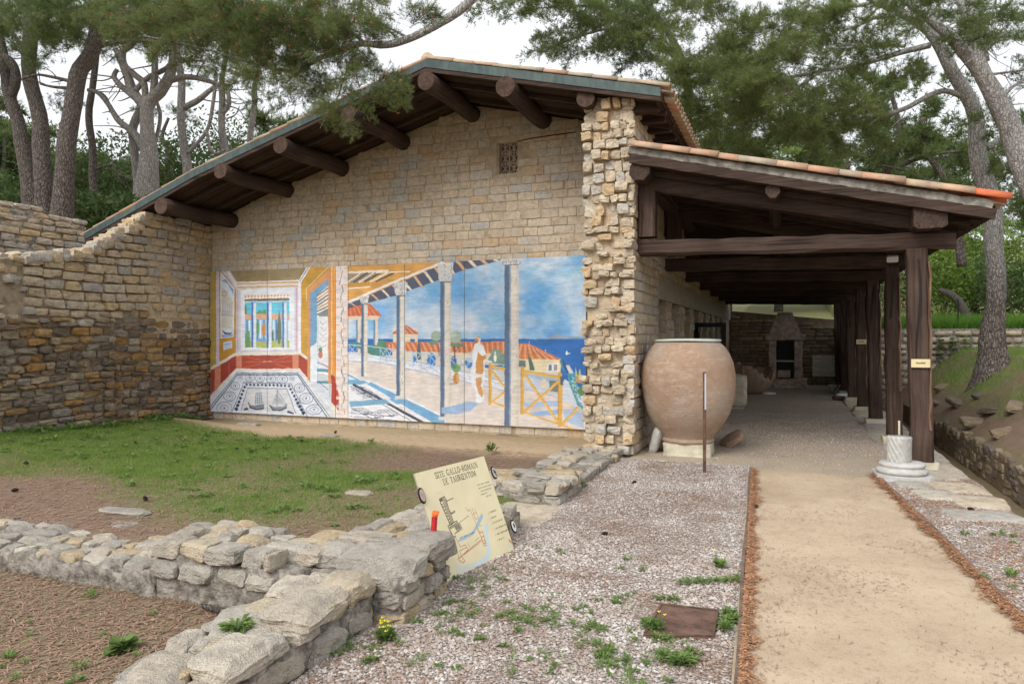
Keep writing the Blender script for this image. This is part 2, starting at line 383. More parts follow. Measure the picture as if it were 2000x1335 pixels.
def bark(name, c0, c1, plate=9, pale=(.42, .40, .38), pale_amt=.0, zpale=(0, 1)):
    s = NT(name); wob = s.n('ShaderNodeVectorMath', operation='ADD'); nn = s.n('ShaderNodeTexNoise'); s.set(nn.inputs['Vector'], s.pos); nn.inputs['Scale'].default_value = 7
    sc_ = s.n('ShaderNodeVectorMath', operation='SCALE'); s.set(sc_.inputs[0], nn.outputs['Color']); sc_.inputs['Scale'].default_value = .10; s.set(wob.inputs[0], s.pos); s.set(wob.inputs[1], sc_.outputs[0])
    v = s.map((plate * 2.6, plate * 2.6, plate * .62), wob.outputs[0]); d = s.vor(1.0, v, 'Distance', 'DISTANCE_TO_EDGE'); n = s.noise(plate * 3, 6, .75); n2 = s.noise(1.0, 5, .7, s.map((plate * 3, plate * 3, plate * .5)))
    k = s.math('ADD', s.math('MULTIPLY', s.ramp(d, [(.0, 0.0), (.22, 1.0)]), .55), s.math('MULTIPLY', n2, .5))
    c = s.mix(s.ramp(k, [(.2, 0.0), (.8, 1.0)]), c0, c1)
    c = s.mix(1, c, s.ramp(n, [(.3, (.65, .63, .61)), (.7, (1.3, 1.27, 1.25))]), 'MULTIPLY')
    sx = s.n('ShaderNodeSeparateXYZ'); s.set(sx.inputs[0], s.pos)
    f = s.ramp(s.math('ADD', s.math('DIVIDE', s.math('SUBTRACT', sx.outputs[2], zpale[0]), zpale[1] - zpale[0]), s.math('MULTIPLY', s.math('SUBTRACT', n, .5), 1.1)), [(0, 0.0), (1, 1.0)])
    c = s.mix(s.math('MULTIPLY', s.math('MULTIPLY', f, pale_amt), s.ramp(k, [(.2, .35), (.55, 1.0)])), c, s.mix(s.ramp(s.noise(plate * 1.3, 5, .7), [(.35, 0.0), (.65, 1.0)]), tuple(x * .55 for x in pale), pale))
    return s.fin(c, .95, s.bump(s.math('ADD', k, n), 1.0, .035), .1)
M['bark_dark'] = bark('dark_bark', (.05, .042, .038), (.235, .205, .185), 11, (.34, .32, .30), .6, (5, 11))
M['bark_grey'] = bark('grey_bark', (.15, .13, .12), (.46, .44, .42), 10, (.60, .58, .56), .6, (3, 8))
M['bark_right'] = bark('right_bark', (.055, .045, .04), (.28, .25, .225), 11, (.76, .74, .71), .9, (2.3, 3.9))
M['deadwood'] = bark('dead_branch', (.10, .085, .075), (.26, .24, .22), 14)
def leaf(name, c0, c1, trans=.35, sc=1.3, rough=.6):
    s = NT(name); n = s.noise(sc, 4, .6)
    f = s.math('ADD', s.math('MULTIPLY', s.isl, .55), s.math('MULTIPLY', s.ramp(n, [(.3, 0.0), (.7, 1.0)]), .45))
    c = s.mix(f, c0, c1); s.fin(c, rough, None, .15)
    t = s.n('ShaderNodeBsdfTranslucent'); s.set(t.inputs[0], c); mx = s.n('ShaderNodeMixShader'); mx.inputs[0].default_value = trans
    s.t.links.new(s.b.outputs[0], mx.inputs[1]); s.t.links.new(t.outputs[0], mx.inputs[2]); s.t.links.new(mx.outputs[0], s.out.inputs[0])
    return s.m
M['needle'] = leaf('pine_needles', (.09, .135, .046), (.26, .315, .115), .5)
M['needle_dk'] = leaf('dark_pine_needles', (.08, .125, .050), (.225, .285, .105), .5)
M['twig'] = plain('pine_twig', (.13, .095, .07), .9, .3, 8, .3)
M['cone'] = plain('male_cone', (.36, .13, .06), .8, .3, 8, .2)
M['pinecone'] = plain('pine_cone', (.045, .03, .022), .9, .4, 20, .8)
M['grass'] = leaf('grass_blade', (.13, .235, .04), (.28, .40, .10), .45, 2.5)
M['tallgrass'] = leaf('tall_grass', (.06, .15, .02), (.20, .36, .06), .45, 1.5)
M['weed'] = leaf('weed_leaf', (.11, .20, .05), (.28, .38, .13), .4, 6)
M['shrub'] = leaf('shrub_leaf', (.04, .075, .026), (.13, .19, .065), .35, 1.2)
M['brightleaf'] = leaf('bright_leaf', (.07, .15, .025), (.25, .34, .07), .4, 1.0)
M['yellow'] = plain('yellow_petal', (.80, .66, .02), .6, .1, 8, .1)
M['litter'] = plain('needle_litter', (.40, .21, .115), .95, .45, 30, .4)
M['litter_brown'] = plain('brown_needles', (.31, .20, .14), .95, .45, 30, .4)
M['litter_sheet'] = plain('litter_bed', (.34, .18, .10), .95, .4, 40, 1.0, 80)
# ------------------------------------------------------------------ ground
def pathL(y): return -.227 - (y - 3.44) * .0357
def pathR(y): return 1.236 - (y - 4.77) * .0657
def nz(x, y, s=1.0, o=0.0): return mnoise.noise(Vector((x * s + o, y * s - o, o * 1.7)))
def zg(x, y):
    z = 0.0
    if -10.9 < x < -2.05 and y > 3.5:
        k = sm(3.5, 3.75, y) * (1 - sm(-2.9, -2.4, x))
        z = k * (.13 * (1 - sm(5.0, 8.8, y)) + .17 * sm(-8.2, -10.3, x) * (1 - sm(9.6, 10.6, y)) + .02 * nz(x, y, 1.4))
    if x < -11.3: z = 2.9 * sm(-11.3, -11.9, x) + max(0, -x - 14) * .05
    if 1.935 < x < 2.495: z = -.34 + .02 * nz(x, y, 2)
    if x >= 2.495:
        z = .07 + .84 * (min(x, 3.95) - 2.5) + .06 * max(0, x - 3.95) + .10 * nz(x, y, .9, 3) * sm(2.5, 3.2, x) + .03 * nz(x, y, 4) * sm(2.5, 2.9, x)
        z = max(z, .02)
    if y > 20.95 and x > 1.9: z = 1.82 + .03 * (y - 21)
    if y > 27: z = max(z, 2.0 * sm(27, 27.3, y)) + .10 * max(0, min(y, 150) - 29)
    return z
def grass_d(x, y):
    """how much grass grows at a spot, 0..1"""
    if -10.6 < x < -2.4 and 3.8 < y < 10.3:
        far = sm(3.9, 6.5, y) * (.35 + .65 * sm(-4.5, -7.5, x))
        edge = 1 - sm(9.15, 9.75, y + .35 * nz(x, y, 1.1) + .12 * (x + 7) * (1 if x > -7 else 0))
        n = .5 + .9 * nz(x, y, .8, 7) + .4 * nz(x, y, 2.2, 2)
        a = max(0, min(1, (.10 + far * 1.12 + .5 * sm(-7, -4.5, x) * sm(8.3, 6.2, y) - .52 + n * .75)))
        return a * edge * (1 - .85 * sm(-5.9, -4.4, x) * sm(6.8, 7.9, y)) * sm(4.2, 5.6, y + .5 * nz(x, y, .9, 1) + .35 * sm(-6.5, -4, x))
    if x > 2.6 and y < 21: return max(0, min(1, sm(10.5, 13.5, y) * sm(2.75, 3.3, x) * (.75 + .9 * nz(x, y, .8, 5))))
    if x > 1.9 and y >= 21: return 1.0
    if y > 27: return .85
    return .25
def sand_d(x, y):
    if -10.6 < x < -2.2 and y > 8.4: return sm(9.0, 9.7, y + .3 * nz(x, y, .9, 4) + .10 * (x + 7) * (1 if x > -7 else 0))
    return 0.0
def lin(a, b, st): return list(np.arange(a, b, st))
xs = [-500, -200, -90, -45, -28, -20, -16, -14, -12.5] + lin(-12, -2.0, .16) + lin(-2, 1.9, .35) + [1.93, 1.94, 2.2, 2.49, 2.5] + lin(2.6, 5.2, .12) + lin(5.3, 12, .7) + [14, 20, 30, 60, 150, 500]
ys = [-500, -100, -20, -5, 0, 1.5, 2.6] + lin(3, 11, .16) + lin(11, 20.8, .4) + [20.93, 20.97, 22, 24, 26.9, 27.05, 27.3, 28.5, 31, 36, 45, 60, 90, 150, 300, 700]
V = np.array([(x, y, zg(x, y)) for y in ys for x in xs]); nx = len(xs)
Fq = np.array([(j * nx + i, j * nx + i + 1, (j + 1) * nx + i + 1, (j + 1) * nx + i) for j in range(len(ys) - 1) for i in range(nx - 1)])
gm = npmesh('ground', V, Fq, [M['ground']], smooth=False)
for nm, fn in (('green', grass_d), ('sand', sand_d)):
    a = gm.attributes.new(nm, 'FLOAT', 'POINT'); a.data.foreach_set('value', np.array([fn(p[0], p[1]) for p in V], dtype=np.float32))
obj('ground', gm, kind='structure')
def sheet(name, rows, z, mat):
    """rows: list of (y, x0, x1)"""
    v, f = [], []
    for y, a, b in rows:
        for k in range(7): v.append((a + (b - a) * k / 6, y, z))
    for j in range(len(rows) - 1):
        for k in range(6): f.append((j * 7 + k, j * 7 + k + 1, j * 7 + k + 8, j * 7 + k + 7))
    return obj(name, mesh(name, v, f, mat), kind='structure')
yy = lin(-2, 9.3, .5) + [9.3]
sheet('gravel_strip', [(y, -2.2 + (.06 if y < 3.4 else .0), pathL(y)) for y in yy], .010, M['gravel'])
sheet('gravel_verge', [(y, pathR(y), 1.92 + .03 * math.sin(y * 3)) for y in yy], .010, M['gravel'])
sheet('footpath', [(y, pathL(y) - .02, pathR(y) + .02) for y in lin(-2, 9.0, .5) + [9.05]], .014, M['path'])
sheet('porch_floor', [(y, -1.97, 1.92) for y in lin(8.95, 26.6, 1.2) + [26.6]], .006, M['floor'])
# steel edging of the footpath
def edging(name, fn, label, y0, y1, wob):
    pts = [(fn(y) + wob * math.sin(y * 2.1), y) for y in lin(y0, y1, .35) + [y1]]
    v, f = [], []
    for x, y in pts:
        for dx, dz in ((-.011, 0), (-.011, .046), (.011, .046), (.011, 0)): v.append((x + dx, y, dz + .004 * math.sin(y * 5)))
    for j in range(len(pts) - 1):
        for k in range(3): f.append((j * 4 + k, j * 4 + k + 1, j * 4 + k + 5, j * 4 + k + 4))
    f += [(0, 1, 2, 3), tuple(len(v) - 4 + k for k in (3, 2, 1, 0))]
    return tag(obj(name, mesh(name, v, f, M['curb'])), label, 'edging')
edging('path_edging', pathL, 'thin rusty steel edging between sand path and white gravel', -1, 9.0, .006)
edging('path_edging', pathR, 'thin rusty steel edging on the column side of the sand path', -1, 9.35, .006)
# pine needle litter drifted against the edging
def drift(name, fn, sgn, label, y0, y1, n, seed):
    rng = random.Random(seed); V, Fa = [], []
    ya = lin(y0, y1, .07)
    for j, y in enumerate(ya):
        w = .018 + .03 * max(0, .5 + mnoise.noise(Vector((y * 1.7, seed, 0)))) + .03 * mnoise.noise(Vector((y * 6, seed, 1)))
        for k in range(5):
            t = k / 4; V.append((fn(y) + sgn * (.012 + w * t), y, .018 + .022 * (1 - t) ** 1.5 - (.006 if k == 4 else 0)))
    for j in range(len(ya) - 1):
        for k in range(4): Fa.append((j * 5 + k, j * 5 + k + 1, j * 5 + k + 6, j * 5 + k + 5))
    nb = len(Fa)
    for _ in range(n):
        y = rng.uniform(y0, y1); w = .028 + .048 * max(0, .5 + mnoise.noise(Vector((y * 1.7, seed, 0)))) + .05 * mnoise.noise(Vector((y * 6, seed, 1)))
        t = min(abs(rng.gauss(0, .62)), 3); x = fn(y) + sgn * (.015 + w * t); z = .022 + .022 * max(0, 1 - t) + rng.uniform(0, .012)
        a = rng.uniform(0, 6.28); L = rng.uniform(.006, .016); wd = rng.uniform(.002, .0045); c, s_ = math.cos(a), math.sin(a); q = len(V); dz = rng.uniform(-.004, .005)
        V += [(x - c * L - s_ * wd, y - s_ * L + c * wd, z), (x - c * L + s_ * wd, y - s_ * L - c * wd, z), (x + c * L + s_ * wd, y + s_ * L - c * wd, z + dz), (x + c * L - s_ * wd, y + s_ * L + c * wd, z + dz)]
        Fa.append((q, q + 1, q + 2, q + 3))
    me = mesh(name, V, Fa, mats=[M['litter_sheet'], M['litter']], midx=[0] * nb + [1] * n)
    return tag(obj(name, me, kind='stuff'), label, 'litter')
drift('needle_litter', pathL, 1, 'strip of orange pine litter along the gravel side of the path', 2.0, 9.0, 9000, 3)
drift('needle_litter', pathR, -1, 'strip of orange pine litter along the column side of the path', 3.0, 9.2, 8000, 8)
# rough limestone ledge between the verge and the drain
led = thing('stone_ledge', 'flat pale limestone slabs at the edge of the drain trench', 'ledge', (1.6, 8.5, 0))
rng = random.Random(5)
SL = [rock_mesh('slab', 900 + i, 5, 7, .07, 2.0) for i in range(4)]
SLM = [mesh('slab', v, f, M['slab'], True) for v, f in SL]
for i, (x, y, sx, sy, rz) in enumerate([(1.62, 11.2, .66, 1.5, .02), (1.60, 9.75, .64, 1.2, -.03), (1.66, 8.72, .52, .62, .1), (1.72, 8.02, .46, .55, -.1), (1.40, 8.25, .42, .5, .2), (1.62, 7.42, .62, .42, .15), (1.24, 8.72, .34, .36, .1), (1.58, 12.9, .7, 1.7, 0), (1.6, 14.8, .7, 1.8, .02), (1.6, 16.8, .7, 1.9, -.02), (1.6, 19, .7, 2.2, 0), (1.6, 21.6, .7, 2.6, 0), (1.6, 24.4, .7, 2.6, 0)]):
    obj('slab', SLM[i % 4], led, (x, y, -.05 + rng.uniform(0, .012)), (rng.uniform(-.01, .01), rng.uniform(-.01, .01), rz), (sx, sy, .16))
# low stone lining on the bank side of the drain
BV = [mesh('rubble_block', *rock_mesh('b', 300 + i, 4, 9, .10, 2.0, 6), M['drain'], False) for i in range(6)]
dr = thing('drain_wall', 'low dark rubble wall lining the bank side of the trench', 'wall', (2.5, 10, 0))
core = obj('core', mesh('core', *box(2.52, 2.72, 5.5, 20.9, -.36, .055), M['mortar_dk']), dr)
rng = random.Random(9)
y = 6.5
while y < 16.5:
    z = -.33
    while z < .06:
        h = rng.uniform(.09, .15); w = rng.uniform(.16, .34)
        obj('stone', rng.choice(BV), dr, (2.56 + rng.uniform(-.02, .01), y + rng.uniform(-.08, .08), z + h / 2), (rng.uniform(-.1, .1), rng.uniform(-.1, .1), R(90) + rng.uniform(-.1, .1)), (w, .14, h * .98)); z += h
    y += .27
# ------------------------------------------------------------------ the museum building
ROOF = [(-12.05, 3.53), (-9.42, 4.476), (-5.0, 5.72), (-1.55, 4.865)]
def rt(x):
    for (xa, za), (xb, zb) in zip(ROOF, ROOF[1:]):
        if x <= xb: return za + (zb - za) * (x - xa) / (xb - xa)
    return ROOF[-1][1]
YG, YF, YB = 10.9, 9.30, 26.6
BLK = {}
def blocks(key, k, amp, n=12, div=3, fq=2.2, chips=0):
    BLK[key] = [mesh('stone_' + key, *rock_mesh('s', hash_(key) + i, div, k, amp, fq, chips), M[key], False) for i in range(n)]
def hash_(s): return sum(ord(c) * (i + 3) for i, c in enumerate(s)) * 7
blocks('gable', 34, .022, 16, 3, 2.2, 2); blocks('pillar', 24, .08, 18, 3, 1.8, 7); blocks('east', 20, .045, 12, 3, 2.2, 3); blocks('upper', 16, .07, 14, 3, 2.2, 5); blocks('dark', 9, .12, 14, 3, 2.0, 4); blocks('endw', 8, .1, 6); blocks('rubble', 7, .12, 8, 3, 2, 4)
for key, ms in BLK.items():
    for m in ms: m.polygons.foreach_set('use_smooth', np.full(len(m.polygons), key not in ('pillar', 'dark', 'gable', 'east', 'upper'), dtype=bool))
def put_stone(key, parent, face, a, z, w, h, depth, proud, rng, tilt=.012, shift=0.0):
    """face: ('y', Y0) faces -Y with a = x, ('x', X0) faces +X with a = y"""
    ax, c0 = face; c = proud - depth / 2
    loc = (a, c0 - c, z) if ax == 'y' else (c0 + c, a, z)
    rz = 0 if ax == 'y' else R(90)
    return obj('stone', rng.choice(BLK[key]), parent, loc, (rng.uniform(-tilt, tilt), rng.uniform(-tilt, tilt), rz + rng.uniform(-tilt, tilt)), (w * rng.choice((1, -1)), depth, h))
def coursed(key, parent, face, a0, a1, z0, z1, hr, wr, inside, seed, gap=.012, depth=.14, proud=(.0, .02), tilt=.012, curve=None, limit=999):
    rng = random.Random(seed); z = z0; n = 0
    while z < z1:
        h = rng.uniform(*hr); a = a0 - rng.uniform(0, wr[0])
        while a < a1:
            w = rng.uniform(*wr); aa, ab = max(a, a0), min(a + w, a1); a += w
            if ab - aa < .05: continue
            ac, zc = (aa + ab) / 2, z + h / 2
            if not inside(aa, ab, z, z + h): continue
            if n >= limit: return n
            dz = curve(ac) if curve else 0
            put_stone(key, parent, face, ac, zc + dz, ab - aa - gap, h * rng.uniform(.96, 1.0) - gap, depth, rng.uniform(*proud), rng, tilt); n += 1
        z += h
    return n
mu = thing('museum_building', 'stone museum building with low gable roof on dark log purlins', 'building', (-6.3, 10.9, 0))
# gable wall with its vent opening
WX0, WX1, WZ0, WZ1 = -4.52, -4.155, 4.325, 4.83
bk = [-10.62, -9.42, -5.0, WX0, WX1, -2.0]
ps = []
for a, b in zip(bk, bk[1:]):
    if a == WX0:
        ps.append(prism([(a, 0), (b, 0), (b, WZ0), (a, WZ0)], YG + .009, YG + .4)); ps.append(prism([(a, WZ1), (b, WZ1), (b, rt(b) - .19), (a, rt(a) - .19)], YG + .009, YG + .4))
    else: ps.append(prism([(a, -.1), (b, -.1), (b, rt(b) - .19), (a, rt(a) - .19)], YG + .009, YG + .4))
gw = obj('gable_wall', mesh('gable_wall', *join(*ps), M['mortar']), mu)
def gin(a, b, z, zt):
    if zt > min(rt(a), rt(b)) - .14: return False
    if b > -2.75: return False
    if a > -10.75 and z > .20 and zt < 2.84: return False
    if b > WX0 - .02 and a < WX1 + .02 and zt > WZ0 - .02 and z < WZ1 + .02: return False
    return True
ng = coursed('gable', gw, ('y', YG), -10.6, -2.7, .02, 5.6, (.125, .165), (.20, .42), gin, 11, .005, .14, (.0, .010), .006)
print('gable stones', ng)
# openwork vent
vt = obj('vent', mesh('vent', *join(box(WX0 - .01, WX1 + .01, YG + .30, YG + .33, WZ0 - .01, WZ1 + .01), box(WX0 - .002, WX0 + .05, YG - .004, YG + .2, WZ0, WZ1)), M['mortar_dk']), mu)
gp = []; cw, ch = (WX1 - WX0 - .05) / 2, (WZ1 - WZ0) / 3
def bar(x0, z0, x1, z1, t=.016, y0=YG + .06, y1=YG + .11):
    d = Vector((x1 - x0, z1 - z0)).normalized(); n = Vector((-d.y, d.x)) * t
    return prism([(x0 + n.x, z0 + n.y), (x0 - n.x, z0 - n.y), (x1 - n.x, z1 - n.y), (x1 + n.x, z1 + n.y)], y0, y1)
for i in range(2):
    for j in range(3):
        x, z = WX0 + .05 + i * cw, WZ0 + j * ch
        gp += [bar(x, z, x + cw, z + ch, .012), bar(x + cw, z, x, z + ch, .012, YG + .062, YG + .112), bar(x + cw / 2, z, x + cw / 2, z + ch, .012, YG + .058, YG + .108), bar(x, z + ch, x + cw, z + ch, .014, YG + .056, YG + .106)]
gp += [bar(WX0 + .05 + i * cw, WZ0, WX0 + .05 + i * cw, WZ1, .014, YG + .054, YG + .104) for i in (0, 1, 2)]
obj('grille', mesh('grille', *join(*gp), M['grille']), vt)
# broken wall end (toothing stones) beside the porch
pe = obj('broken_wall_end', mesh('broken_wall_end', *box(-2.60, -2.0, 9.56, YG + .2, -.1, 4.93), M['mortar']), mu)
rng = random.Random(21); z = .02
while z < 4.86:
    mid = .9 < z < 3.1; h = rng.uniform(.08, .15) if mid else rng.uniform(.12, .17); a = -2.66 + rng.choice((-.02, 0, .01)); first = True
    while a < -1.99:
        w = rng.uniform(.09, .22) if mid else rng.uniform(.11, .20)
        if a + w > -1.93: w = -1.93 - a
        if w > .06 and not (mid and rng.random() < .07):
            hh = h * rng.uniform(.8, 1.05)
            put_stone('pillar', pe, ('y', 9.56), a + w / 2, z + h / 2, w - .010, hh - .008, .28, rng.uniform(.0, .15), rng, .15)
        a += w
    z += h
# east wall under the porch: solid length, then window openings between stone piers
XE = -1.95
OP = [(11.5 + 1.6 * i, 12.5 + 1.6 * i) for i in range(8)]
ps = [box(-2.35, XE - .014, 9.6, 11.5, -.1, 4.75), box(-2.35, XE - .016, 11.5, YB, 2.59, 4.7), box(-2.35, XE - .015, 11.5, YB, -.1, .7)]
for (a, b), (c, d) in zip(OP, OP[1:] + [(YB, YB)]): ps.append(box(-2.35, XE - .031, b, c, .7, 2.24))
ew = obj('side_wall', mesh('side_wall', *join(*ps), M['mortar']), mu)
ne = coursed('east', ew, ('x', XE), 9.5, 11.5, .02, 4.72, (.13, .18), (.18, .38), lambda a, b, z, t: True, 31, .014, .15, (.0, .022), .02)
ww = obj('window_wall', mesh('window_wall', *box(-2.37, -2.355, 11.5, YB, .5, 2.6), M['mortar_dk']), mu)
obj('lintel_band', mesh('lintel_band', *box(-2.3, XE + .012, 11.42, YB, 2.235, 2.588), M['concrete']), ww)
def pin(a, b, z, t):
    if t > 2.23 and z < 2.6: return False
    if .7 < z < 2.2 and any(b > p + .02 and a < q - .02 for p, q in OP): return False
    return not (z < .7 and a > 16) and not (z > 2.6 and (a > 17 or t > 3.35))
nw = coursed('east', ww, ('x', XE), 11.5, 22, .02, 3.4, (.13, .175), (.26, .5), pin, 33, .012, .15, (.0, .02), .015)
for i, (a, b) in enumerate(OP):
    rng = random.Random(40 + i); z = .72
    while z < 2.15 and i < 6:                     # stones of the far jamb
        h = min(rng.uniform(.14, .2), 2.23 - z); put_stone('east', ww, ('y', b), -2.15, z + h / 2, .34, h - .012, .08, .012, rng, .02); z += h
    w_ = obj('window_pane', mesh('window_pane', *box(-2.345, -2.335, a, b, .7, 2.24), M['glass']), ww)
print('east stones', ne, nw)
# log purlins
for i, (x, z) in enumerate([(-10.09, 3.87), (-8.77, 4.36), (-7.54, 4.67), (-6.27, 5.03), (-4.94, 5.37), (-3.70, 5.12), (-2.58, 4.86)]):
    r = (.138, .132, .14, .138, .138, .138, .125)[i]
    ya = lin(9.2 if i < 6 else 9.36, 11.0, .2)
    v, f = tube([(x + .012 * math.sin(y * 3 + i), y, z + .012 * math.cos(y * 4 + i)) for y in ya], [r * (1 + .03 * math.sin(3 * y + i)) for y in ya], 18, .03, i)
    me = mesh('purlin', v, f, mats=[M['wood_y'], M['endgrain']], smooth=True, midx=[0] * (len(f) - 2) + [1, 0]); me.polygons[len(f) - 2].use_smooth = False
    obj('purlin', me, mu)
# roof: deck boards, verge metal, tiles
def seg_prism(a, b, lo, hi, y0, y1): return prism([(a[0], a[1] + lo), (b[0], b[1] + lo), (b[0], b[1] + hi), (a[0], a[1] + hi)], y0, y1)
rf = obj('roof_deck', mesh('roof_deck', *join(*[seg_prism(a, b, -.135, -.03, YF + .03, YB) for a, b in zip(ROOF, ROOF[1:])]), M['board']), mu)
for (a, b) in zip(ROOF, ROOF[1:]):
    for j, y in enumerate(lin(YF + .035, 11.0, .155)):
        obj('soffit_board', mesh('soffit_board', *seg_prism(a, b, -.165 - (.006 if j % 2 else 0), -.137, y, y + .149), M['board_x']), rf)
    for y in (9.75, 10.45): obj('rafter', mesh('rafter', *seg_prism(a, b, -.235, -.172, y, y + .075), M['wood_x']), rf)
for a, b in zip(ROOF, ROOF[1:]):
    obj('verge_trim', mesh('verge_trim', *seg_prism(a, b, -.125, .0, YF - .012, YF + .012), M['fascia']), rf)
    obj('verge_batten', mesh('verge_batten', *seg_prism(a, b, -.185, -.126, YF, YF + .03), M['wood_x']), rf)
def tile_mesh(L=.46, r0=.088, r1=.074, th=.014):
    n = 7; v, f = [], []
    for x, r in ((0, r1), (L, r0)):
        for rr in (r, r - th):
            for k in range(n + 1):
                a = math.pi * k / n; v.append((x, rr * math.cos(a), rr * .85 * math.sin(a)))
    m = n + 1
    for k in range(n):
        f += [(k, k + 1, 2 * m + k + 1, 2 * m + k), (m + k + 1, m + k, 3 * m + k, 3 * m + k + 1), (k, m + k, m + k + 1, k + 1), (2 * m + k, 2 * m + k + 1, 3 * m + k + 1, 3 * m + k)]
    f += [(0, 2 * m, 3 * m, m), (n, m + n, 3 * m + n, 2 * m + n)]
    return mesh('tile', v, f, M['tile'], True)
TILE = tile_mesh()
def tile_row(parent, a, b, y, z_off, step, seed, y_j=.012, k=1.0):
    """verge tiles laid down the slope from a to b"""
    rng = random.Random(seed); A, B = Vector((a[0], 0, a[1])), Vector((b[0], 0, b[1])); d = B - A; L = d.length; d.normalize()
    n = max(1, int(round(L / step))); ang = math.atan2(-d.z, d.x)
    for i in range(n):
        p = A + d * (i * L / n); s = L / n / .36
        obj('tile', TILE, parent, (p.x, y + rng.uniform(-y_j, y_j), p.z + z_off + .012), (rng.uniform(-.03, .03), ang + rng.uniform(.0, .035), rng.uniform(-.02, .02)), (s, k, k))
def tile_field(parent, a, b, y0, y1, z_off):
    A, B = Vector((a[0], 0, a[1])), Vector((b[0], 0, b[1])); ps = []
    for y in lin(y0, y1, .205):
        v, f = [], []
        for p in (A, B):
            for k in range(7):
                t = math.pi * k / 6; v.append((p.x, y + .1 * math.cos(t), p.z + z_off + .07 * math.sin(t)))
        ps.append((v, [(k, k + 1, k + 8, k + 7) for k in range(6)]))
    return obj('tile_field', mesh('tile_field', *join(*ps), M['tile'], True), parent, kind='stuff')
apex = ROOF[2]
tile_row(rf, apex, ROOF[1], YF + .06, .0, .35, 51); tile_row(rf, ROOF[1], ROOF[0], YF + .06, .0, .35, 52); tile_row(rf, apex, (ROOF[3][0] + .02, ROOF[3][1]), YF + .06, .0, .35, 53)
for a, b in ((ROOF[1], ROOF[0]), (apex, ROOF[1]), (apex, ROOF[3])): tile_field(rf, a, b, YF + .28, YB, -.02)
obj('ridge_tile', mesh('ridge_tile', *join(*[tube([(apex[0], YF + .05 + .4 * i, apex[1] + .02), (apex[0], YF + .38 + .4 * i, apex[1] + .02)], [.10, .088], 12) for i in range(40)]), M['tile'], True), rf)
# eave tiles and rafter tails over the porch side
for i in range(26):
    y = YF + .27 + .205 * i; rng = random.Random(i)
    obj('eave_tile', TILE, rf, (ROOF[3][0] - .32, y, rt(-1.87) + .0), (0, .25 + rng.uniform(-.02, .03), rng.uniform(-.03, .03)), (1, 1.1, 1))
    obj('eave_tile', TILE, rf, (ROOF[3][0] - .30, y + .1, rt(-1.87) - .035), (R(180), .25, 0), (1, 1.05, .8))
obj('eave_batten', mesh('eave_batten', *box(-1.62, -1.575, YF + .03, YB, 4.68, 4.73), M['board']), rf)
for i in range(14):
    y = 9.55 + .5 * i
    obj('rafter_tail', mesh('rafter_tail', *prism([(-2.0, rt(-2.0) - .33), (-1.62, rt(-1.62) - .24), (-1.60, rt(-1.6) - .17), (-2.0, rt(-2.0) - .17)], y, y + .13), M['wood_x']), rf)
# small junction box and cable under the roof
jb = obj('junction_box', mesh('junction_box', *box(-3.12, -3.02, YG - .09, YG - .02, 4.69, 4.86), M['concrete']), mu)
cab = at(1122, 262, Y=YG - .03); cpts = [at(x, y, Y=YG - .03) for x, y in ((1124, 258), (1080, 264), (1040, 270), (1010, 276))]
obj('cable', mesh('cable', *tube(cpts, .008, 5), M['black']), mu)

# ------------------------------------------------------------------ timber porch
def hewn(p0, p1, w, h, seed=0, ch=.18, jit=.012, n=9, up=(0, 0, 1), taper=1.0):
    """roughly squared timber from p0 to p1"""
    rng = random.Random(seed); p0, p1 = Vector(p0), Vector(p1); t = (p1 - p0).normalized(); up = Vector(up)
    s = t.cross(up).normalized(); u = s.cross(t).normalized()
    cw, chh = w * ch, h * ch
    prof = [(-w / 2 + cw, -h / 2), (w / 2 - cw, -h / 2), (w / 2, -h / 2 + chh), (w / 2, h / 2 - chh), (w / 2 - cw, h / 2), (-w / 2 + cw, h / 2), (-w / 2, h / 2 - chh), (-w / 2, -h / 2 + chh)]
    v, f = [], []; offs = [rng.uniform(0, 50) for _ in prof]
    for i in range(n + 1):
        q = p0.lerp(p1, i / n); k = 1 + (taper - 1) * i / n
        for j, (a, b) in enumerate(prof):
            m = 1 + jit / max(w, .05) * 2.2 * mnoise.noise(Vector((offs[j], i * .7, seed)))
            v.append(q + s * a * k * m + u * b * k * m + (s * mnoise.noise(Vector((i * .5, seed, 3))) + u * mnoise.noise(Vector((i * .5, seed, 9)))) * jit)
    for i in range(n):
        for j in range(8):
            a, b = i * 8 + j, i * 8 + (j + 1) % 8; f.append((a, b, b + 8, a + 8))
    f += [tuple(reversed(range(8))), tuple(range(n * 8, n * 8 + 8))]
    return v, f
po = thing('timber_porch', 'dark timber lean-to porch with tiled roof along the museum side', 'porch', (0, 9.8, 0))
PY = [9.8, 12.2, 14.7, 17.2, 19.8, 22.3, 24.8]; XP = 1.47
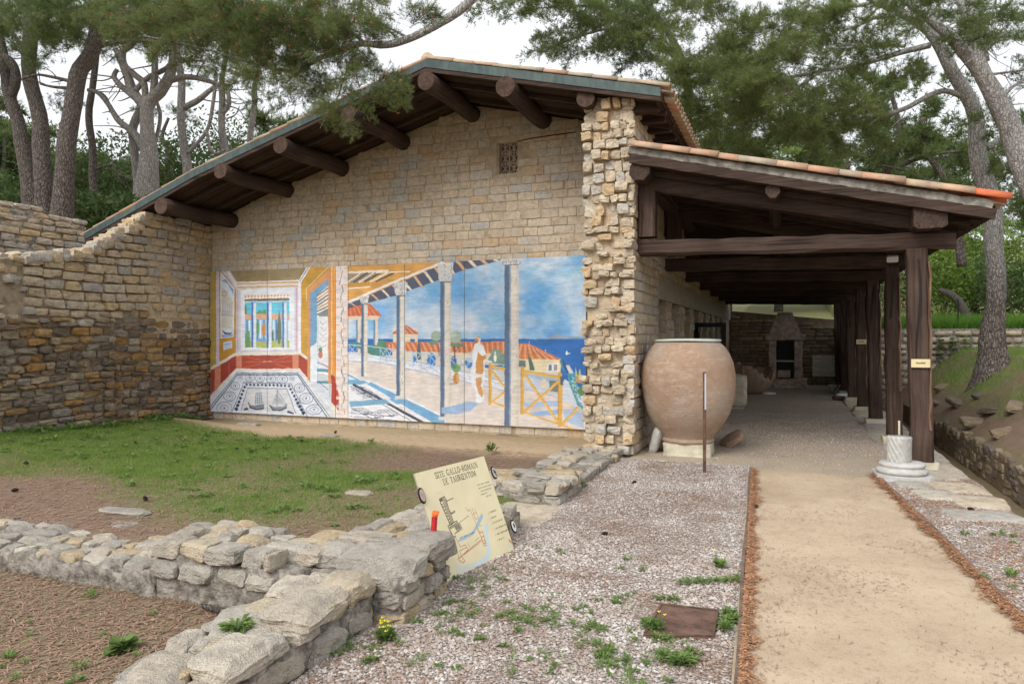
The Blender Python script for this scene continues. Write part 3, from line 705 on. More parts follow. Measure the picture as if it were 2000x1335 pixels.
for i, y in enumerate(PY):
    w = (.235, .215, .225, .215, .22, .215, .215)[i]
    v, f = hewn((XP + .035, y, .12), (XP - .03 + .02 * (i % 2), y, 2.68), w, w * .95, 60 + i, .13, .016, 12, (0, 1, 0), .93)
    pst = obj('post', mesh('post', v, f, M['wood_z']), po)
    rng = random.Random(70 + i)                                        # split in the timber, sapwood strip
    cx = XP - .02; cp = [(cx + .025 * math.sin(k * .9 + i), 2.55 - k * .22) for k in range(7 if i == 0 else 4)]
    v, f = [], []
    for k, (x, z) in enumerate(cp):
        q = .011 * math.sin(math.pi * (k + .4) / len(cp)); v += [(x - q, y - w * .52, z), (x + q, y - w * .52, z), (x + q, y - w * .40, z), (x - q, y - w * .40, z)]
    for k in range(len(cp) - 1):
        for e in range(4): f.append((k * 4 + e, k * 4 + (e + 1) % 4, k * 4 + 4 + (e + 1) % 4, k * 4 + 4 + e))
    obj('split', mesh('split', v, f, M['black']), pst)
    v, f = hewn((XP + w * .47, y - w * .3, .5 + .3 * (i % 3)), (XP + w * .44, y - w * .28, 2.5), .035, .12, 90 + i, .3, .02, 12, (0, 1, 0), .8)
    obj('sapwood_edge', mesh('sapwood_edge', v, f, M['sapwood']), pst)
    obj('footing', mesh('footing', *hewn((XP + .03, y, -.02), (XP + .03, y, .115), .34, .33, i, .06, .008, 2, (0, 1, 0)), M['cream']), po)
    obj('tie_beam', mesh('tie_beam', *hewn((-1.98, y + .04, 2.84), (1.84, y - .02, 2.76), .19, .205, 110 + i, .16, .022, 14), M['wood_x']), po)
    obj('principal_rafter', mesh('principal_rafter', *hewn((-1.98, y + .04, 3.78), (1.50, y, 3.0), .2, .22, 130 + i, .16, .016, 10), M['wood_x']), po)
    obj('wall_post', mesh('wall_post', *hewn((-1.82, y + .05, 2.99), (-1.82, y + .05, 3.75), .24, .24, 150 + i, .12, .01, 5, (0, 1, 0)), M['wood_z']), po)
PT0, PT1 = (-1.98, 4.2), (2.19, 3.20)
def pt(x): return PT0[1] + (PT1[1] - PT0[1]) * (x - PT0[0]) / (PT1[0] - PT0[0])
def longlog(x, z, w, h, seed, y0=9.42, ch=.3):
    v, f = hewn((x, y0, z), (x, 26.4, z), w, h, seed, ch, .012, 24)
    obj('purlin', mesh('purlin', v, f, M['wood_y']), po)
longlog(-1.84, 3.83, .27, .27, 1, 9.38); longlog(-.18, 3.44, .17, .2, 2, 9.40, .32); longlog(1.53, 3.015, .34, .29, 3, 9.40, .12)
pr = obj('roof_deck', mesh('roof_deck', *prism([(PT0[0], PT0[1] - .22), (PT1[0], PT1[1] - .22), (PT1[0], PT1[1] - .10), (PT0[0], PT0[1] - .10)], 9.5, YB), M['board_x']), po)
for j in range(14):
    y = 9.40 + .21 * j
    obj('soffit_board', mesh('soffit_board', *prism([(PT0[0] + .02, pt(PT0[0] + .02) - .255 - .012 * (j % 2)), (PT1[0] - .1, pt(PT1[0] - .1) - .255 - .012 * (j % 2)), (PT1[0] - .1, pt(PT1[0] - .1) - .225), (PT0[0] + .02, pt(PT0[0] + .02) - .225)], y, y + .195), M['board_x']), pr)
for j, y in enumerate(lin(9.62, 26, .62)):
    obj('rafter', mesh('rafter', *prism([(PT0[0] + .03, pt(PT0[0] + .03) - .34), (PT1[0] - .22, pt(PT1[0] - .22) - .34), (PT1[0] - .22, pt(PT1[0] - .22) - .27), (PT0[0] + .03, pt(PT0[0] + .03) - .27)], y, y + .08), M['wood_x']), pr)
v, f = hewn((PT0[0] + .02, 9.36, PT0[1] - .215), (PT1[0] - .03, 9.36, PT1[1] - .215), .035, .115, 5, .05, .006, 24)
obj('barge_board', mesh('barge_board', v, f, M['wood_x']), pr)
v, f = hewn((PT0[0], 9.41, PT0[1] - .10), (PT1[0] - .06, 9.41, PT1[1] - .11), .15, .105, 6, .10, .012, 40)
obj('mortar_bed', mesh('mortar_bed', v, f, M['bed']), pr)
tile_row(pr, PT0, PT1, 9.37, -.06, .36, 61, .022, 1.35)
last = [o for o in bpy.data.objects if o.parent == pr and o.name.startswith('tile') and 'field' not in o.name][-1]; last.data = TILE.copy(); last.data.materials[0] = M['tile_red']; last['label'] = 'bright red newer tile at the low end of the verge'
tile_field(pr, PT0, PT1, 9.6, YB, -.085)
for i in range(16):
    y = 9.6 + .205 * i
    obj('eave_tile', TILE, pr, (PT1[0] - .36, y, pt(PT1[0] - .36) - .09), (0, .235, 0), (1, 1.1, 1))
fl = thing('flood_light', 'small white flood lamp fixed at top of second porch post', 'lamp', at(1746, 507, Y=11.75))
c = WO[fl.name]
obj('housing', mesh('housing', *hewn(c + Vector((-.02, -.02, .0)), c + Vector((-.02, .03, .03)), .15, .09, 1, .1, .0, 1), M['white']), fl)
obj('bracket', mesh('bracket', *join(box(c.x - .06, c.x + .06, c.y, c.y + .08, c.z - .10, c.z - .06), box(c.x + .02, c.x + .10, c.y + .02, c.y + .06, c.z - .07, c.z - .04)), M['black']), fl)
for i, (k, y) in enumerate(((0, PY[0]), (3, PY[3]))):
    w = .235 * .53 if k == 0 else .215 * .53
    pq = thing('name_plaque', ('cream name plaque on the nearest porch post', 'cream name plaque on a porch post further down the porch')[i], 'plaque', (XP + .0, y - w - .012, 1.30 if k == 0 else 1.52))
    c = WO[pq.name]
    obj('plate', mesh('plate', *box(c.x - .10, c.x + .10, c.y - .008, c.y + .004, c.z - .05, c.z + .05), M['plaque']), pq)
    rng = random.Random(3); ps = []; x = c.x - .05
    while x < c.x + .05:
        w_ = rng.uniform(.004, .009); hh = rng.choice((.014, .014, .02)); ps.append(box(x, x + w_, c.y - .0095, c.y - .0082, c.z - .006, c.z - .006 + hh)); x += w_ + .003
    obj('lettering', mesh('lettering', *join(*ps), M['ink']), pq)

# ------------------------------------------------------------------ wall closing the far end of the porch, terrace wall on the right
en = thing('end_wall', 'dark brown stone wall closing the far end of the porch', 'wall', (0, 26.6, 0))
core = obj('core', mesh('core', *prism([(-2.4, -.1), (2.0, -.1), (2.0, 2.18), (-2.0, 2.58), (-2.4, 2.6)], 26.65, 27.1), M['mortar_dk']), en)
coursed('endw', core, ('y', 26.6), -1.95, 1.98, .02, 2.6, (.09, .15), (.22, .52), lambda a, b, z, t: t < 2.45 - .1 * (b + 2), 55, .014, .2, (-.03, .06), .03, None, 300)
tw = thing('terrace_wall', 'pale rubble terrace wall behind the right-hand bank', 'wall', (5, 20.9, 0))
core = obj('core', mesh('core', *box(1.93, 14, 20.93, 21.3, -.4, 1.84), M['mortar_gr']), tw)
coursed('rubble', core, ('y', 20.9), 1.95, 6.6, .2, 1.8, (.14, .26), (.2, .48), lambda a, b, z, t: t < 1.85 and t > zg(a, 20.5) - .1, 57, .03, .25, (-.01, .05), .06, None, 300)
# ------------------------------------------------------------------ tall ruined wall on the left
XW = -10.6
RTOP = [(3.0, 2.5), (6.0, 2.7), (6.86, 2.80), (7.34, 2.90), (8.18, 3.06), (8.6, 3.28), (9.0, 3.56), (9.3, 3.76), (9.5, 3.86), (10.98, 3.86)]
def rtop(y):
    for (a, p), (b, q) in zip(RTOP, RTOP[1:]):
        if y <= b: return p + (q - p) * (y - a) / (b - a)
    return RTOP[-1][1]
ru = thing('ruined_wall', 'tall ruined stone wall, brown rubble below and pale courses above', 'wall', (-11, 8, 0))
v, f = [], []; yr = lin(3, 10.99, .12) + [10.99]; xr = [-10.65, -10.8, -11.0, -11.25, -11.5, -11.72, -12.6]
for y in yr:
    v.append((-10.65, y, -.2))
    for i, x in enumerate(xr): v.append((x, y, rtop(y) - .06 + (-.11 * i + .09 * nz(x * 3, y * 3, 1.0, 5)) * (i > 0)))
m = len(xr) + 1
for j in range(len(yr) - 1):
    for k in range(m - 1): f.append((j * m + k, (j + 1) * m + k, (j + 1) * m + k + 1, j * m + k + 1))
lowm = obj('rubble_core', mesh('rubble_core', v, f, M['mortar_dk']), ru)
def zb(y): return 1.85 + .28 * nz(y, 2, 1.1, 3) + .30 * math.exp(-((y - 9.35) / .35) ** 2)
facing = obj('rubble_facing', mesh('rubble_facing', *box(-10.9, -10.652, 8.75, 10.96, -.1, 1.9), M['mortar_dk']), ru)
nd = 0
for par, a0, a1, sd_ in ((lowm, 6.2, 8.75, 71), (facing, 8.75, 10.93, 72)):
    nd += coursed('dark', par, ('x', XW), a0, a1, .03, 2.6, (.07, .15), (.14, .36), lambda a, b, z, t: (z + t) / 2 < zb((a + b) / 2), sd_, .012, .3, (-.025, .06), .05, lambda y: .04 * math.sin(y * 1.7), 300)
ups = obj('upper_core', mesh('upper_core', *box(-10.9, -10.618, 9.4, 10.96, 1.6, 3.80), M['mortar']), ru)
def uin(a, b, z, t):
    c = (a + b) / 2
    return (z + t) / 2 >= zb(c) and t < rtop(c) + .03 and c > 7.25
nu = coursed('upper', ups, ('x', XW), 7.2, 10.93, 1.5, 3.95, (.125, .17), (.2, .42), uin, 73, .016, .3, (.0, .05), .03, lambda y: .02 * math.sin(y * 2.1))
nu2 = coursed('upper', ups, ('x', XW), 6.2, 7.25, 1.5, 3.0, (.09, .15), (.12, .26), lambda a, b, z, t: (z + t) / 2 >= zb((a + b) / 2) and t < rtop((a + b) / 2) and nz(a, z, 3, 2) > -.42, 75, .02, .3, (-.10, .05), .18)
print('ruin stones', nd, nu, nu2)
rng = random.Random(77)
for i in range(46):                                   # stones stepping up the broken edge
    y = 7.2 + i * .05
    obj('stone', rng.choice(BLK['upper']), ups, (-10.68 + rng.uniform(-.06, .03), y, rtop(y) - .09 + rng.uniform(-.05, .02)), (rng.uniform(-.12, .12), rng.uniform(-.12, .12), R(90) + rng.uniform(-.25, .25)), (rng.uniform(.16, .34), rng.uniform(.2, .3), rng.uniform(.09, .15)))
for i in range(60):                                   # loose stones on the broken crest
    y = rng.uniform(6.2, 8.35); t = rng.random(); x = -10.72 - t * 1.3
    obj('stone', rng.choice(BLK['upper']), ups, (x, y, rtop(y) - .06 - .55 * t + .05 * rng.random()), (rng.uniform(-.3, .3), rng.uniform(-.3, .3), rng.uniform(0, 3)), (rng.uniform(.15, .34), rng.uniform(.12, .25), rng.uniform(.06, .12)))
bw = thing('crest_wall', 'pale stone wall crest behind the ruined wall, below the pine trunks', 'wall', (-13.3, 8.5, 2.9))
bc = obj('core', mesh('core', *prism([(5.5, 2.6), (10.3, 2.6), (10.2, 3.86), (9.5, 3.95), (8.5, 4.06), (5.5, 4.2)], -13.8, -13.22, 'x'), M['mortar_gr']), bw)
coursed('upper', bc, ('x', -13.2), 6.6, 10.25, 2.9, 4.3, (.10, .15), (.2, .44), lambda a, b, z, t: t < 4.40 - .06 * (b - 5) - .03 * max(0, b - 9), 79, .016, .3, (-.02, .05), .04)

# ------------------------------------------------------------------ low foundation walls
LOWR = [mesh('slab_stone', *rock_mesh('l', 1500 + i, 7, 10 + (i % 3) * 4, .06, 1.6, 11, .26, .05), M['low'], False) for i in range(12)]
def lump(name, x0, x1, y0, y1, zt, parent, mat='mortar_gr', res=.04, zb_=-.12, rough=.025):
    nx_, ny_ = max(2, int((x1 - x0) / res)), max(2, int((y1 - y0) / res)); v, f = [], []
    def P(i, j, k):
        x, y = x0 + (x1 - x0) * i / nx_, y0 + (y1 - y0) * j / ny_; z = zt(x, y) if callable(zt) else zt
        if k: z = zb_ + (z - zb_) * k / 4
        g = .6 * nz(x * 26 + z * 9, y * 26 - z * 17, 1, 3)
        return Vector((x + rough * (nz(y * 9, z * 9, 1, 1) + g), y + rough * (nz(x * 9, z * 9, 1, 4) + g), z + rough * (nz(x * 8, y * 8, 1, 8) + .5 * g)))
    for j in range(ny_ + 1):
        for i in range(nx_ + 1): v.append(P(i, j, 0))
    for j in range(ny_):
        for i in range(nx_): a = j * (nx_ + 1) + i; f.append((a, a + 1, a + nx_ + 2, a + nx_ + 1))
    ring = [(i, 0) for i in range(nx_)] + [(nx_, j) for j in range(ny_)] + [(i, ny_) for i in range(nx_, 0, -1)] + [(0, j) for j in range(ny_, 0, -1)]
    prev = [j * (nx_ + 1) + i for i, j in ring]
    for k in (3, 2, 1, 0):
        cur = []
        for i, j in ring: v.append(P(i, j, k) if k else P(i, j, 0.0001)); cur.append(len(v) - 1)
        n = len(ring)
        for q in range(n): f.append((prev[q], cur[q], cur[(q + 1) % n], prev[(q + 1) % n]))
        prev = cur
    return obj(name, mesh(name, v, f, M[mat], True), parent)
def rock(parent, x, y, z, sx, sy, sz, rng, tilt=.06, rz=None):
    return obj('stone', rng.choice(LOWR), parent, (x, y, z), (rng.uniform(-tilt, tilt), rng.uniform(-tilt, tilt), rng.uniform(-.25, .25) if rz is None else rz), (sx, sy, sz))
def top_fill(parent, x0, x1, y0, y1, zt, wr, lr, along, seed, proud=(.0, .03), thick=.10, skip=.08, tilt=.06):
    """flat stones bedded in the wall top; rows run along 'x' or 'y'"""
    rng = random.Random(seed); n = 0
    a0, a1, b0, b1 = (x0, x1, y0, y1) if along == 'x' else (y0, y1, x0, x1)
    b = b0
    while b < b1 - .05:
        w = min(rng.uniform(*wr), b1 - b); a = a0 + rng.uniform(-.1, 0)
        while a < a1 - .03:
            l = min(rng.uniform(*lr), a1 - a + .06)
            if rng.random() > skip:
                ac, bc_ = a + l / 2, b + w / 2; x, y = (ac, bc_) if along == 'x' else (bc_, ac); z = zt(x, y) if callable(zt) else zt
                sx, sy = (l, w) if along == 'x' else (w, l)
                rock(parent, x + rng.uniform(-.02, .02), y + rng.uniform(-.02, .02), z + rng.uniform(*proud) - thick / 2, sx * rng.uniform(.82, .98), sy * rng.uniform(.82, .98), thick * rng.uniform(.85, 1.2), rng, tilt); n += 1
            a += l
        b += w
    return n
def face_fill(parent, face, a0, a1, z0, zt, hr, wr, seed, depth=.16, proud=(-.02, .03), tilt=.05, skip=.03):
    rng = random.Random(seed); z = z0; ax, c0 = face
    while z < (zt if not callable(zt) else 9):
        h = rng.uniform(*hr); a = a0; any_ = False
        while a < a1 - .04:
            w = min(rng.uniform(*wr), a1 - a); t = zt(a + w / 2) if callable(zt) else zt
            if z + h * .6 < t and rng.random() > skip:
                any_ = True; p = rng.uniform(*proud) - depth / 2; zc = z + min(h, t - z + .02) / 2
                loc = (a + w / 2, c0 - p, zc) if ax == 'y' else (c0 + p, a + w / 2, zc)
                obj('stone', rng.choice(LOWR), parent, loc, (rng.uniform(-tilt, tilt), rng.uniform(-tilt, tilt), (0 if ax == 'y' else R(90)) + rng.uniform(-tilt, tilt)), (w - .012, depth, min(h, t - z + .03) - .010))
            a += w
        z += h
        if not any_: break
# cross wall
cw_ = thing('foundation_wall', 'low grey foundation wall crossing the left foreground in front of the grass', 'wall', (-4.6, 3.5, 0))
def zA(x, y=0): return .15 + .03 * nz(x, y, 1.5, 2) if x < -3.62 else .33
ca = lump('core', -7.2, -3.64, 3.28, 3.84, lambda x, y: zA(x, y) - .025 + .015 * nz(x * 5, y * 5), cw_, rough=.05)
cb = lump('core', -3.66, -2.60, 3.30, 3.86, lambda x, y: .265 + .02 * nz(x * 4, y * 4), cw_, rough=.04)
top_fill(ca, -6.9, -3.64, 3.32, 3.84, lambda x, y: zA(x, y), (.08, .17), (.10, .30), 'x', 101, (-.01, .025), .08, .10, .07)
top_fill(ca, -5.2, -3.7, 3.86, 4.25, lambda x, y: .125, (.12, .2), (.15, .4), 'x', 102, (.0, .02), .06, .6, .05)
face_fill(ca, ('y', 3.28), -6.9, -3.64, .0, lambda x: .14, (.07, .10), (.12, .30), 103, .14, (-.05, .015), .08, .3)
face_fill(cb, ('y', 3.30), -3.66, -2.72, -.01, .14, (.07, .09), (.12, .22), 104, .14, (-.05, .01), .08, .25)
face_fill(cb, ('y', 3.30), -3.66, -2.75, .13, .36, (.07, .12), (.14, .32), 105, .20, (.0, .05), .05, .0)
top_fill(cb, -3.66, -2.72, 3.42, 3.86, .325, (.12, .2), (.14, .34), 'x', 106, (.01, .05), .10, .06, .05)
# near wall running toward the camera, with its higher corner block
nwl = thing('foundation_wall', 'broad low foundation wall of big flat stones in the near foreground', 'wall', (-2.4, 2.6, 0))
cn_ = lump('core', -2.68, -2.16, .6, 3.40, lambda x, y: .125 + .035 * (y - 2) + .015 * nz(x * 5, y * 5), nwl, rough=.03)
face_fill(cn_, ('x', -2.15), .8, 3.40, -.01, lambda y: .13 + .03 * (y - 2), (.12, .15), (.24, .46), 111, .20, (-.01, .03), .04, .0)
top_fill(cn_, -2.70, -2.15, .8, 3.40, lambda x, y: .19 + .035 * (y - 2) - .05 * sm(-2.45, -2.7, x), (.09, .20), (.12, .32), 'y', 112, (.0, .035), .09, .03, .07)
rng = random.Random(118)
for x, y, z, sx, sy, sz, rz in ((-2.29, 2.98, .225, .30, .46, .10, .15), (-2.25, 2.42, .20, .22, .34, .11, .1), (-2.52, 2.80, .195, .26, .34, .07, .5), (-2.28, 3.32, .235, .28, .24, .12, .0), (-2.54, 3.2, .22, .24, .28, .08, .3), (-2.42, 2.2, .20, .24, .3, .08, .6)):
    rock(cn_, x, y, z, sx, sy, sz, rng, .05, rz)
cj = lump('core', -2.72, -2.02, 3.44, 4.02, lambda x, y: .255 + .015 * nz(x * 5, y * 5), nwl, rough=.02)
face_fill(cj, ('y', 3.45), -2.74, -1.98, -.01, .25, (.08, .115), (.16, .32), 113, .2, (-.01, .025), .03, .0)
face_fill(cj, ('x', -1.99), 3.42, 4.02, -.01, .25, (.08, .115), (.16, .32), 114, .2, (-.01, .02), .03, .0)
for x, y, z, sx, sy, sz, rz in ((-2.20, 3.60, .295, .48, .36, .125, .12), (-2.10, 3.93, .31, .30, .36, .13, -.15), (-2.55, 3.60, .29, .28, .26, .11, .2), (-2.48, 3.86, .31, .34, .24, .10, -.1), (-2.74, 3.78, .30, .26, .34, .09, .2), (-2.66, 3.52, .30, .2, .18, .10, .1), (-2.32, 3.80, .34, .22, .12, .05, .1)):
    rock(cj, x, y, z, sx, sy, sz, rng, .05, rz)
# middle stretch behind the leaning board
mw = thing('foundation_wall', 'flat stone wall footing beside the grass, behind the leaning site board', 'wall', (-2.5, 5, 0))
cmid = lump('core', -2.95, -2.12, 4.02, 5.62, lambda x, y: .14 + .015 * nz(x * 5, y * 5), mw, rough=.03)
top_fill(cmid, -3.0, -2.1, 4.04, 5.65, .165, (.14, .24), (.18, .42), 'y', 121, (.0, .04), .09, .06, .05)
face_fill(cmid, ('x', -2.11), 4.05, 5.6, -.01, .13, (.12, .13), (.2, .4), 122, .18, (-.01, .02), .04, .05)
obj('threshold', SLM[0], mw, (-2.36, 6.02, -.045), (0, .004, .03), (.86, .84, .14))
rw = thing('foundation_wall', 'stone wall stub and footing running up to the broken pillar', 'wall', (-2.4, 7.5, 0))
c2 = lump('core', -2.88, -2.06, 6.48, 7.25, .15, rw, rough=.02)
face_fill(c2, ('y', 6.47), -2.90, -2.03, -.02, .21, (.10, .115), (.20, .36), 131, .2, (-.01, .03), .03, .0)
face_fill(c2, ('x', -2.04), 6.45, 7.25, -.02, .2, (.10, .115), (.24, .42), 132, .2, (-.01, .02), .03, .0)
top_fill(c2, -2.88, -2.06, 6.56, 7.25, .185, (.2, .3), (.26, .44), 'x', 133, (.0, .03), .08, .0, .04)
c3 = lump('core', -2.85, -2.08, 7.25, 9.5, lambda x, y: .07 + .02 * nz(x * 4, y * 4), rw, rough=.03)
top_fill(c3, -2.88, -2.05, 7.25, 9.5, .085, (.18, .3), (.24, .46), 'y', 134, (.0, .035), .09, .12, .05)
# ------------------------------------------------------------------ painted flat things: a tiny numpy painter, stored as colour attribute on panel meshes
class Paint:
    def __init__(s, O, eu, ev, wm, hm, res, bg):
        """O: top-left corner, eu right, ev down (unit vectors), size in metres, res px/m (2x supersampled)"""
        s.O, s.eu, s.ev, s.wm, s.hm = Vector(O), Vector(eu), Vector(ev), wm, hm
        s.nw, s.nh = int(wm * res), int(hm * res); s.W, s.H = s.nw * 2, s.nh * 2
        s.nrm = s.eu.cross(s.ev); s.A = np.empty((s.H, s.W, 3)); s.A[:] = np.array(bg) / 255
        s.k = s.W / wm
    def uv(s, x, y):
        r = ray(x, y); c = Vector((0, 0, HE)); d = (s.O - c).dot(s.nrm) / r.dot(s.nrm); p = c + r * d - s.O
        return (p.dot(s.eu) * s.k, p.dot(s.ev) * s.k)
    def pts(s, P, raw): return np.array([(a * s.k, b * s.k) for a, b in P] if raw else [s.uv(*p) for p in P])
    def fill(s, Q, col, a=1.0, fn=None):
        x0, y0 = np.floor(Q.min(0)).astype(int) - 1; x1, y1 = np.ceil(Q.max(0)).astype(int) + 2
        x0, y0, x1, y1 = max(x0, 0), max(y0, 0), min(x1, s.W), min(y1, s.H)
        if x1 <= x0 or y1 <= y0: return
        gx, gy = np.meshgrid(np.arange(x0, x1) + .5, np.arange(y0, y1) + .5); m = np.zeros(gx.shape, bool)
        n = len(Q)
        for i in range(n):
            ax, ay = Q[i]; bx, by = Q[(i + 1) % n]
            if ay == by: continue
            m ^= ((ay > gy) != (by > gy)) & (gx < (bx - ax) * (gy - ay) / (by - ay) + ax)
        sub = s.A[y0:y1, x0:x1]; c = np.array(col, float) / 255
        if fn is not None: c = fn(gx, gy) / 255
        else: c = np.broadcast_to(c, sub.shape)
        al = (m * a)[..., None]; s.A[y0:y1, x0:x1] = sub * (1 - al) + c * al
    def poly(s, P, col, a=1.0, raw=False, fn=None): s.fill(s.pts(P, raw), col, a, fn)
    def line(s, P, w, col, a=1.0, raw=False, closed=False):
        """w in millimetres"""
        Q = s.pts(P, raw); h = w / 1000 * s.k / 2
        if closed: Q = np.vstack([Q, Q[:1]])
        for p, q in zip(Q, Q[1:]):
            d = q - p; L = np.hypot(*d)
            if L < 1e-6: continue
            d = d / L; n = np.array((-d[1], d[0])) * h; e = d * h * .5
            s.fill(np.array([p - e + n, p - e - n, q + e - n, q + e + n]), col, a)
    def ell(s, cx, cy, rx, ry, col, a=1.0, n=18): s.poly([(cx + rx * math.cos(t * 2 * math.pi / n), cy + ry * math.sin(t * 2 * math.pi / n)) for t in range(n)], col, a)
    def ring(s, cx, cy, rx, ry, w, col, n=18): s.line([(cx + rx * math.cos(t * 2 * math.pi / n), cy + ry * math.sin(t * 2 * math.pi / n)) for t in range(n)], w, col, closed=True)
    def lin(s, gain=1.0):
        B = s.A.reshape(s.nh, 2, s.nw, 2, 3).mean((1, 3)).clip(0, 1)
        return np.where(B <= .04045, B / 12.92, ((B + .055) / 1.055) ** 2.4) * gain
    def panel(s, name, parent, mat, u0, u1, thick, gain=1.0, back=None):
        """one board between fractions u0..u1 with real thickness; the front carries the paint"""
        L = s.lin(gain); i0, i1 = int(round(u0 * s.nw)), int(round(u1 * s.nw)); L = L[:, i0:i1]; h, w = L.shape[:2]
        us = (np.arange(w + 1) + i0) / s.nw * s.wm; vs = np.arange(h + 1) / s.nh * s.hm
        O, eu, ev = np.array(s.O), np.array(s.eu), np.array(s.ev); nr = np.array(-s.nrm)
        g = O + us[None, :, None] * eu + vs[:, None, None] * ev; V = g.reshape(-1, 3)
        ii = np.arange(w * h); r, c = ii // w, ii % w; a = r * (w + 1) + c
        Fq = np.stack([a, a + w + 1, a + w + 2, a + 1], 1)
        bx = np.array([O + us[q] * eu + vs[p] * ev + (0 if k else 0) * nr - (thick if k else .0005) * nr for k in (0, 1) for p, q in ((0, 0), (0, w), (h, w), (h, 0))])
        n = len(V); V = np.vstack([V, bx]); Fb = np.array([(4, 5, 6, 7), (0, 1, 5, 4), (1, 2, 6, 5), (2, 3, 7, 6), (3, 0, 4, 7)]) + n
        F_ = np.vstack([Fq, Fb]); me = npmesh(name, V, F_, [mat, back or mat], [0] * len(Fq) + [1] * 5)
        cd = np.ones((len(F_), 4, 4), np.float32); cd[:len(Fq), :, :3] = L.reshape(-1, 1, 3); cd[len(Fq):, :, :3] = (.45, .42, .36)
        at_ = me.color_attributes.new('paint', 'FLOAT_COLOR', 'CORNER'); at_.data.foreach_set('color', cd.ravel())
        return obj(name, me, parent)
NRNG = np.random.default_rng(4)
def vnoise(gx, gy, sc, oct_=4, seed=0):
    out = 0; amp = 1; tot = 0
    for o in range(oct_):
        r = np.random.default_rng(seed + o); G = r.random((64, 64)); x, y = gx / sc % 63, gy / sc % 63
        xi, yi = x.astype(int), y.astype(int); fx, fy = x - xi, y - yi; fx = fx * fx * (3 - 2 * fx); fy = fy * fy * (3 - 2 * fy)
        v = G[yi, xi] * (1 - fx) * (1 - fy) + G[yi, xi + 1] * fx * (1 - fy) + G[yi + 1, xi] * (1 - fx) * fy + G[yi + 1, xi + 1] * fx * fy
        out = out + v * amp; tot += amp; amp *= .55; sc = sc / 2
    return out / tot
YM = YG - .065; MX0, MX1, MZ0, MZ1 = -10.585, -2.97, .161, 2.90
m = Paint((MX0, YM, MZ1), (1, 0, 0), (0, 0, -1), MX1 - MX0, MZ1 - MZ0, 112, (225, 222, 220))
GOLD, ORA, WHT, LIL, RED, SAL, NAVY, CRM = (196, 146, 50), (214, 140, 58), (236, 234, 238), (205, 203, 218), (158, 52, 38), (206, 124, 92), (30, 44, 70), (228, 220, 206)
# --- the room on the left
m.poly([(405, 525), (655, 515), (655, 830), (405, 810)], LIL)
m.poly([(405, 525), (422, 525), (422, 722), (405, 730)], (178, 150, 58)); m.line([(421, 527), (421, 720)], 26, (226, 110, 50)); m.line([(425, 527), (425, 716)], 30, (214, 196, 214))
m.poly([(428, 528), (431, 528), (461, 562), (461, 690), (428, 708)], (188, 132, 44)); m.poly([(431, 532), (457, 563), (456, 656), (431, 659)], (214, 224, 236))
m.poly([(432, 548), (444, 553), (456, 575), (456, 566), (440, 545)], (120, 156, 205)); m.poly([(433, 560), (446, 572), (455, 590), (454, 640), (433, 640)], (205, 198, 190)); m.ring(438, 573, 4, 5, 12, (150, 130, 110))
for i in range(6): m.line([(434 + 3.5 * i, 588 + i), (434 + 3.5 * i, 612)], 14, (150, 170, 196))
m.poly([(432, 642), (440, 648), (453, 649), (451, 652), (438, 652)], (70, 84, 104)); m.line([(432, 614), (455, 616)], 12, (130, 146, 160)); m.line([(433, 656), (455, 654)], 30, (100, 150, 205))
m.line([(431, 532), (457, 563), (456, 656), (431, 659)], 20, WHT, closed=True)
m.poly([(436, 668), (453, 664), (453, 678), (436, 684)], (205, 216, 232)); m.line([(438, 673), (451, 670)], 20, (120, 150, 196)); m.line([(438, 678), (451, 675)], 12, (140, 165, 205))
m.poly([(449, 529), (600, 519), (583, 548), (463, 551)], (138, 118, 80), fn=lambda x, y: np.array((138, 118, 80)) * (.9 + .22 * vnoise(x, y, 60, 3, 3))[..., None])
m.poly([(437, 529), (449, 529), (463, 551), (460, 566)], (220, 208, 224)); m.line([(445, 529), (461, 556)], 18, (246, 240, 228)); m.line([(440, 530), (459, 563)], 12, (170, 160, 190))
m.poly([(460, 551), (584, 547), (586, 562), (461, 566)], (224, 214, 210)); m.line([(463, 554), (583, 550)], 24, (190, 150, 90)); m.line([(463, 561), (583, 558)], 22, (196, 152, 70)); m.line([(463, 551), (583, 547)], 14, (250, 246, 236))
m.poly([(463, 565), (586, 561), (586, 692), (460, 693)], (206, 200, 214)); m.poly([(470, 565), (575, 561), (575, 682), (470, 684)], (226, 230, 240)); m.line([(464, 566), (464, 690)], 26, (200, 160, 160)); m.line([(579, 562), (579, 690)], 18, (190, 150, 160))
m.poly([(477, 582), (566, 579), (566, 679), (477, 679)], (84, 186, 218)); m.poly([(477, 588), (566, 586), (566, 612), (477, 614)], (92, 192, 224))
for i in range(14):
    x = 477 + i * 6.4; m.poly([(x, 576 - i * .12), (x + 3.2, 576 - i * .12), (x + 3.4 - (i - 7) * .15, 584), (x + .2 - (i - 7) * .15, 584)], (216, 150, 86)); m.poly([(x + 3.2, 576 - i * .12), (x + 6.4, 576), (x + 6.4, 584), (x + 3.4, 584)], (238, 220, 188))
m.line([(477, 586), (566, 584)], 34, (92, 84, 70)); m.poly([(477, 588), (566, 586), (566, 589), (477, 591)], (206, 216, 232))
m.poly([(477, 613), (520, 611), (566, 613), (566, 623), (477, 623)], (212, 164, 136)); m.poly([(500, 612), (506, 604), (512, 608), (518, 602), (520, 612)], (90, 150, 90)); m.poly([(477, 624), (566, 624), (566, 664), (477, 664)], (150, 196, 226))
for i, x in enumerate((481, 486, 502, 507, 514, 533, 538, 563)): m.poly([(x, 624), (x + 2.5, 624), (x + 2.5, 664), (x, 664)], ((70, 116, 190), (228, 234, 244))[i % 2])
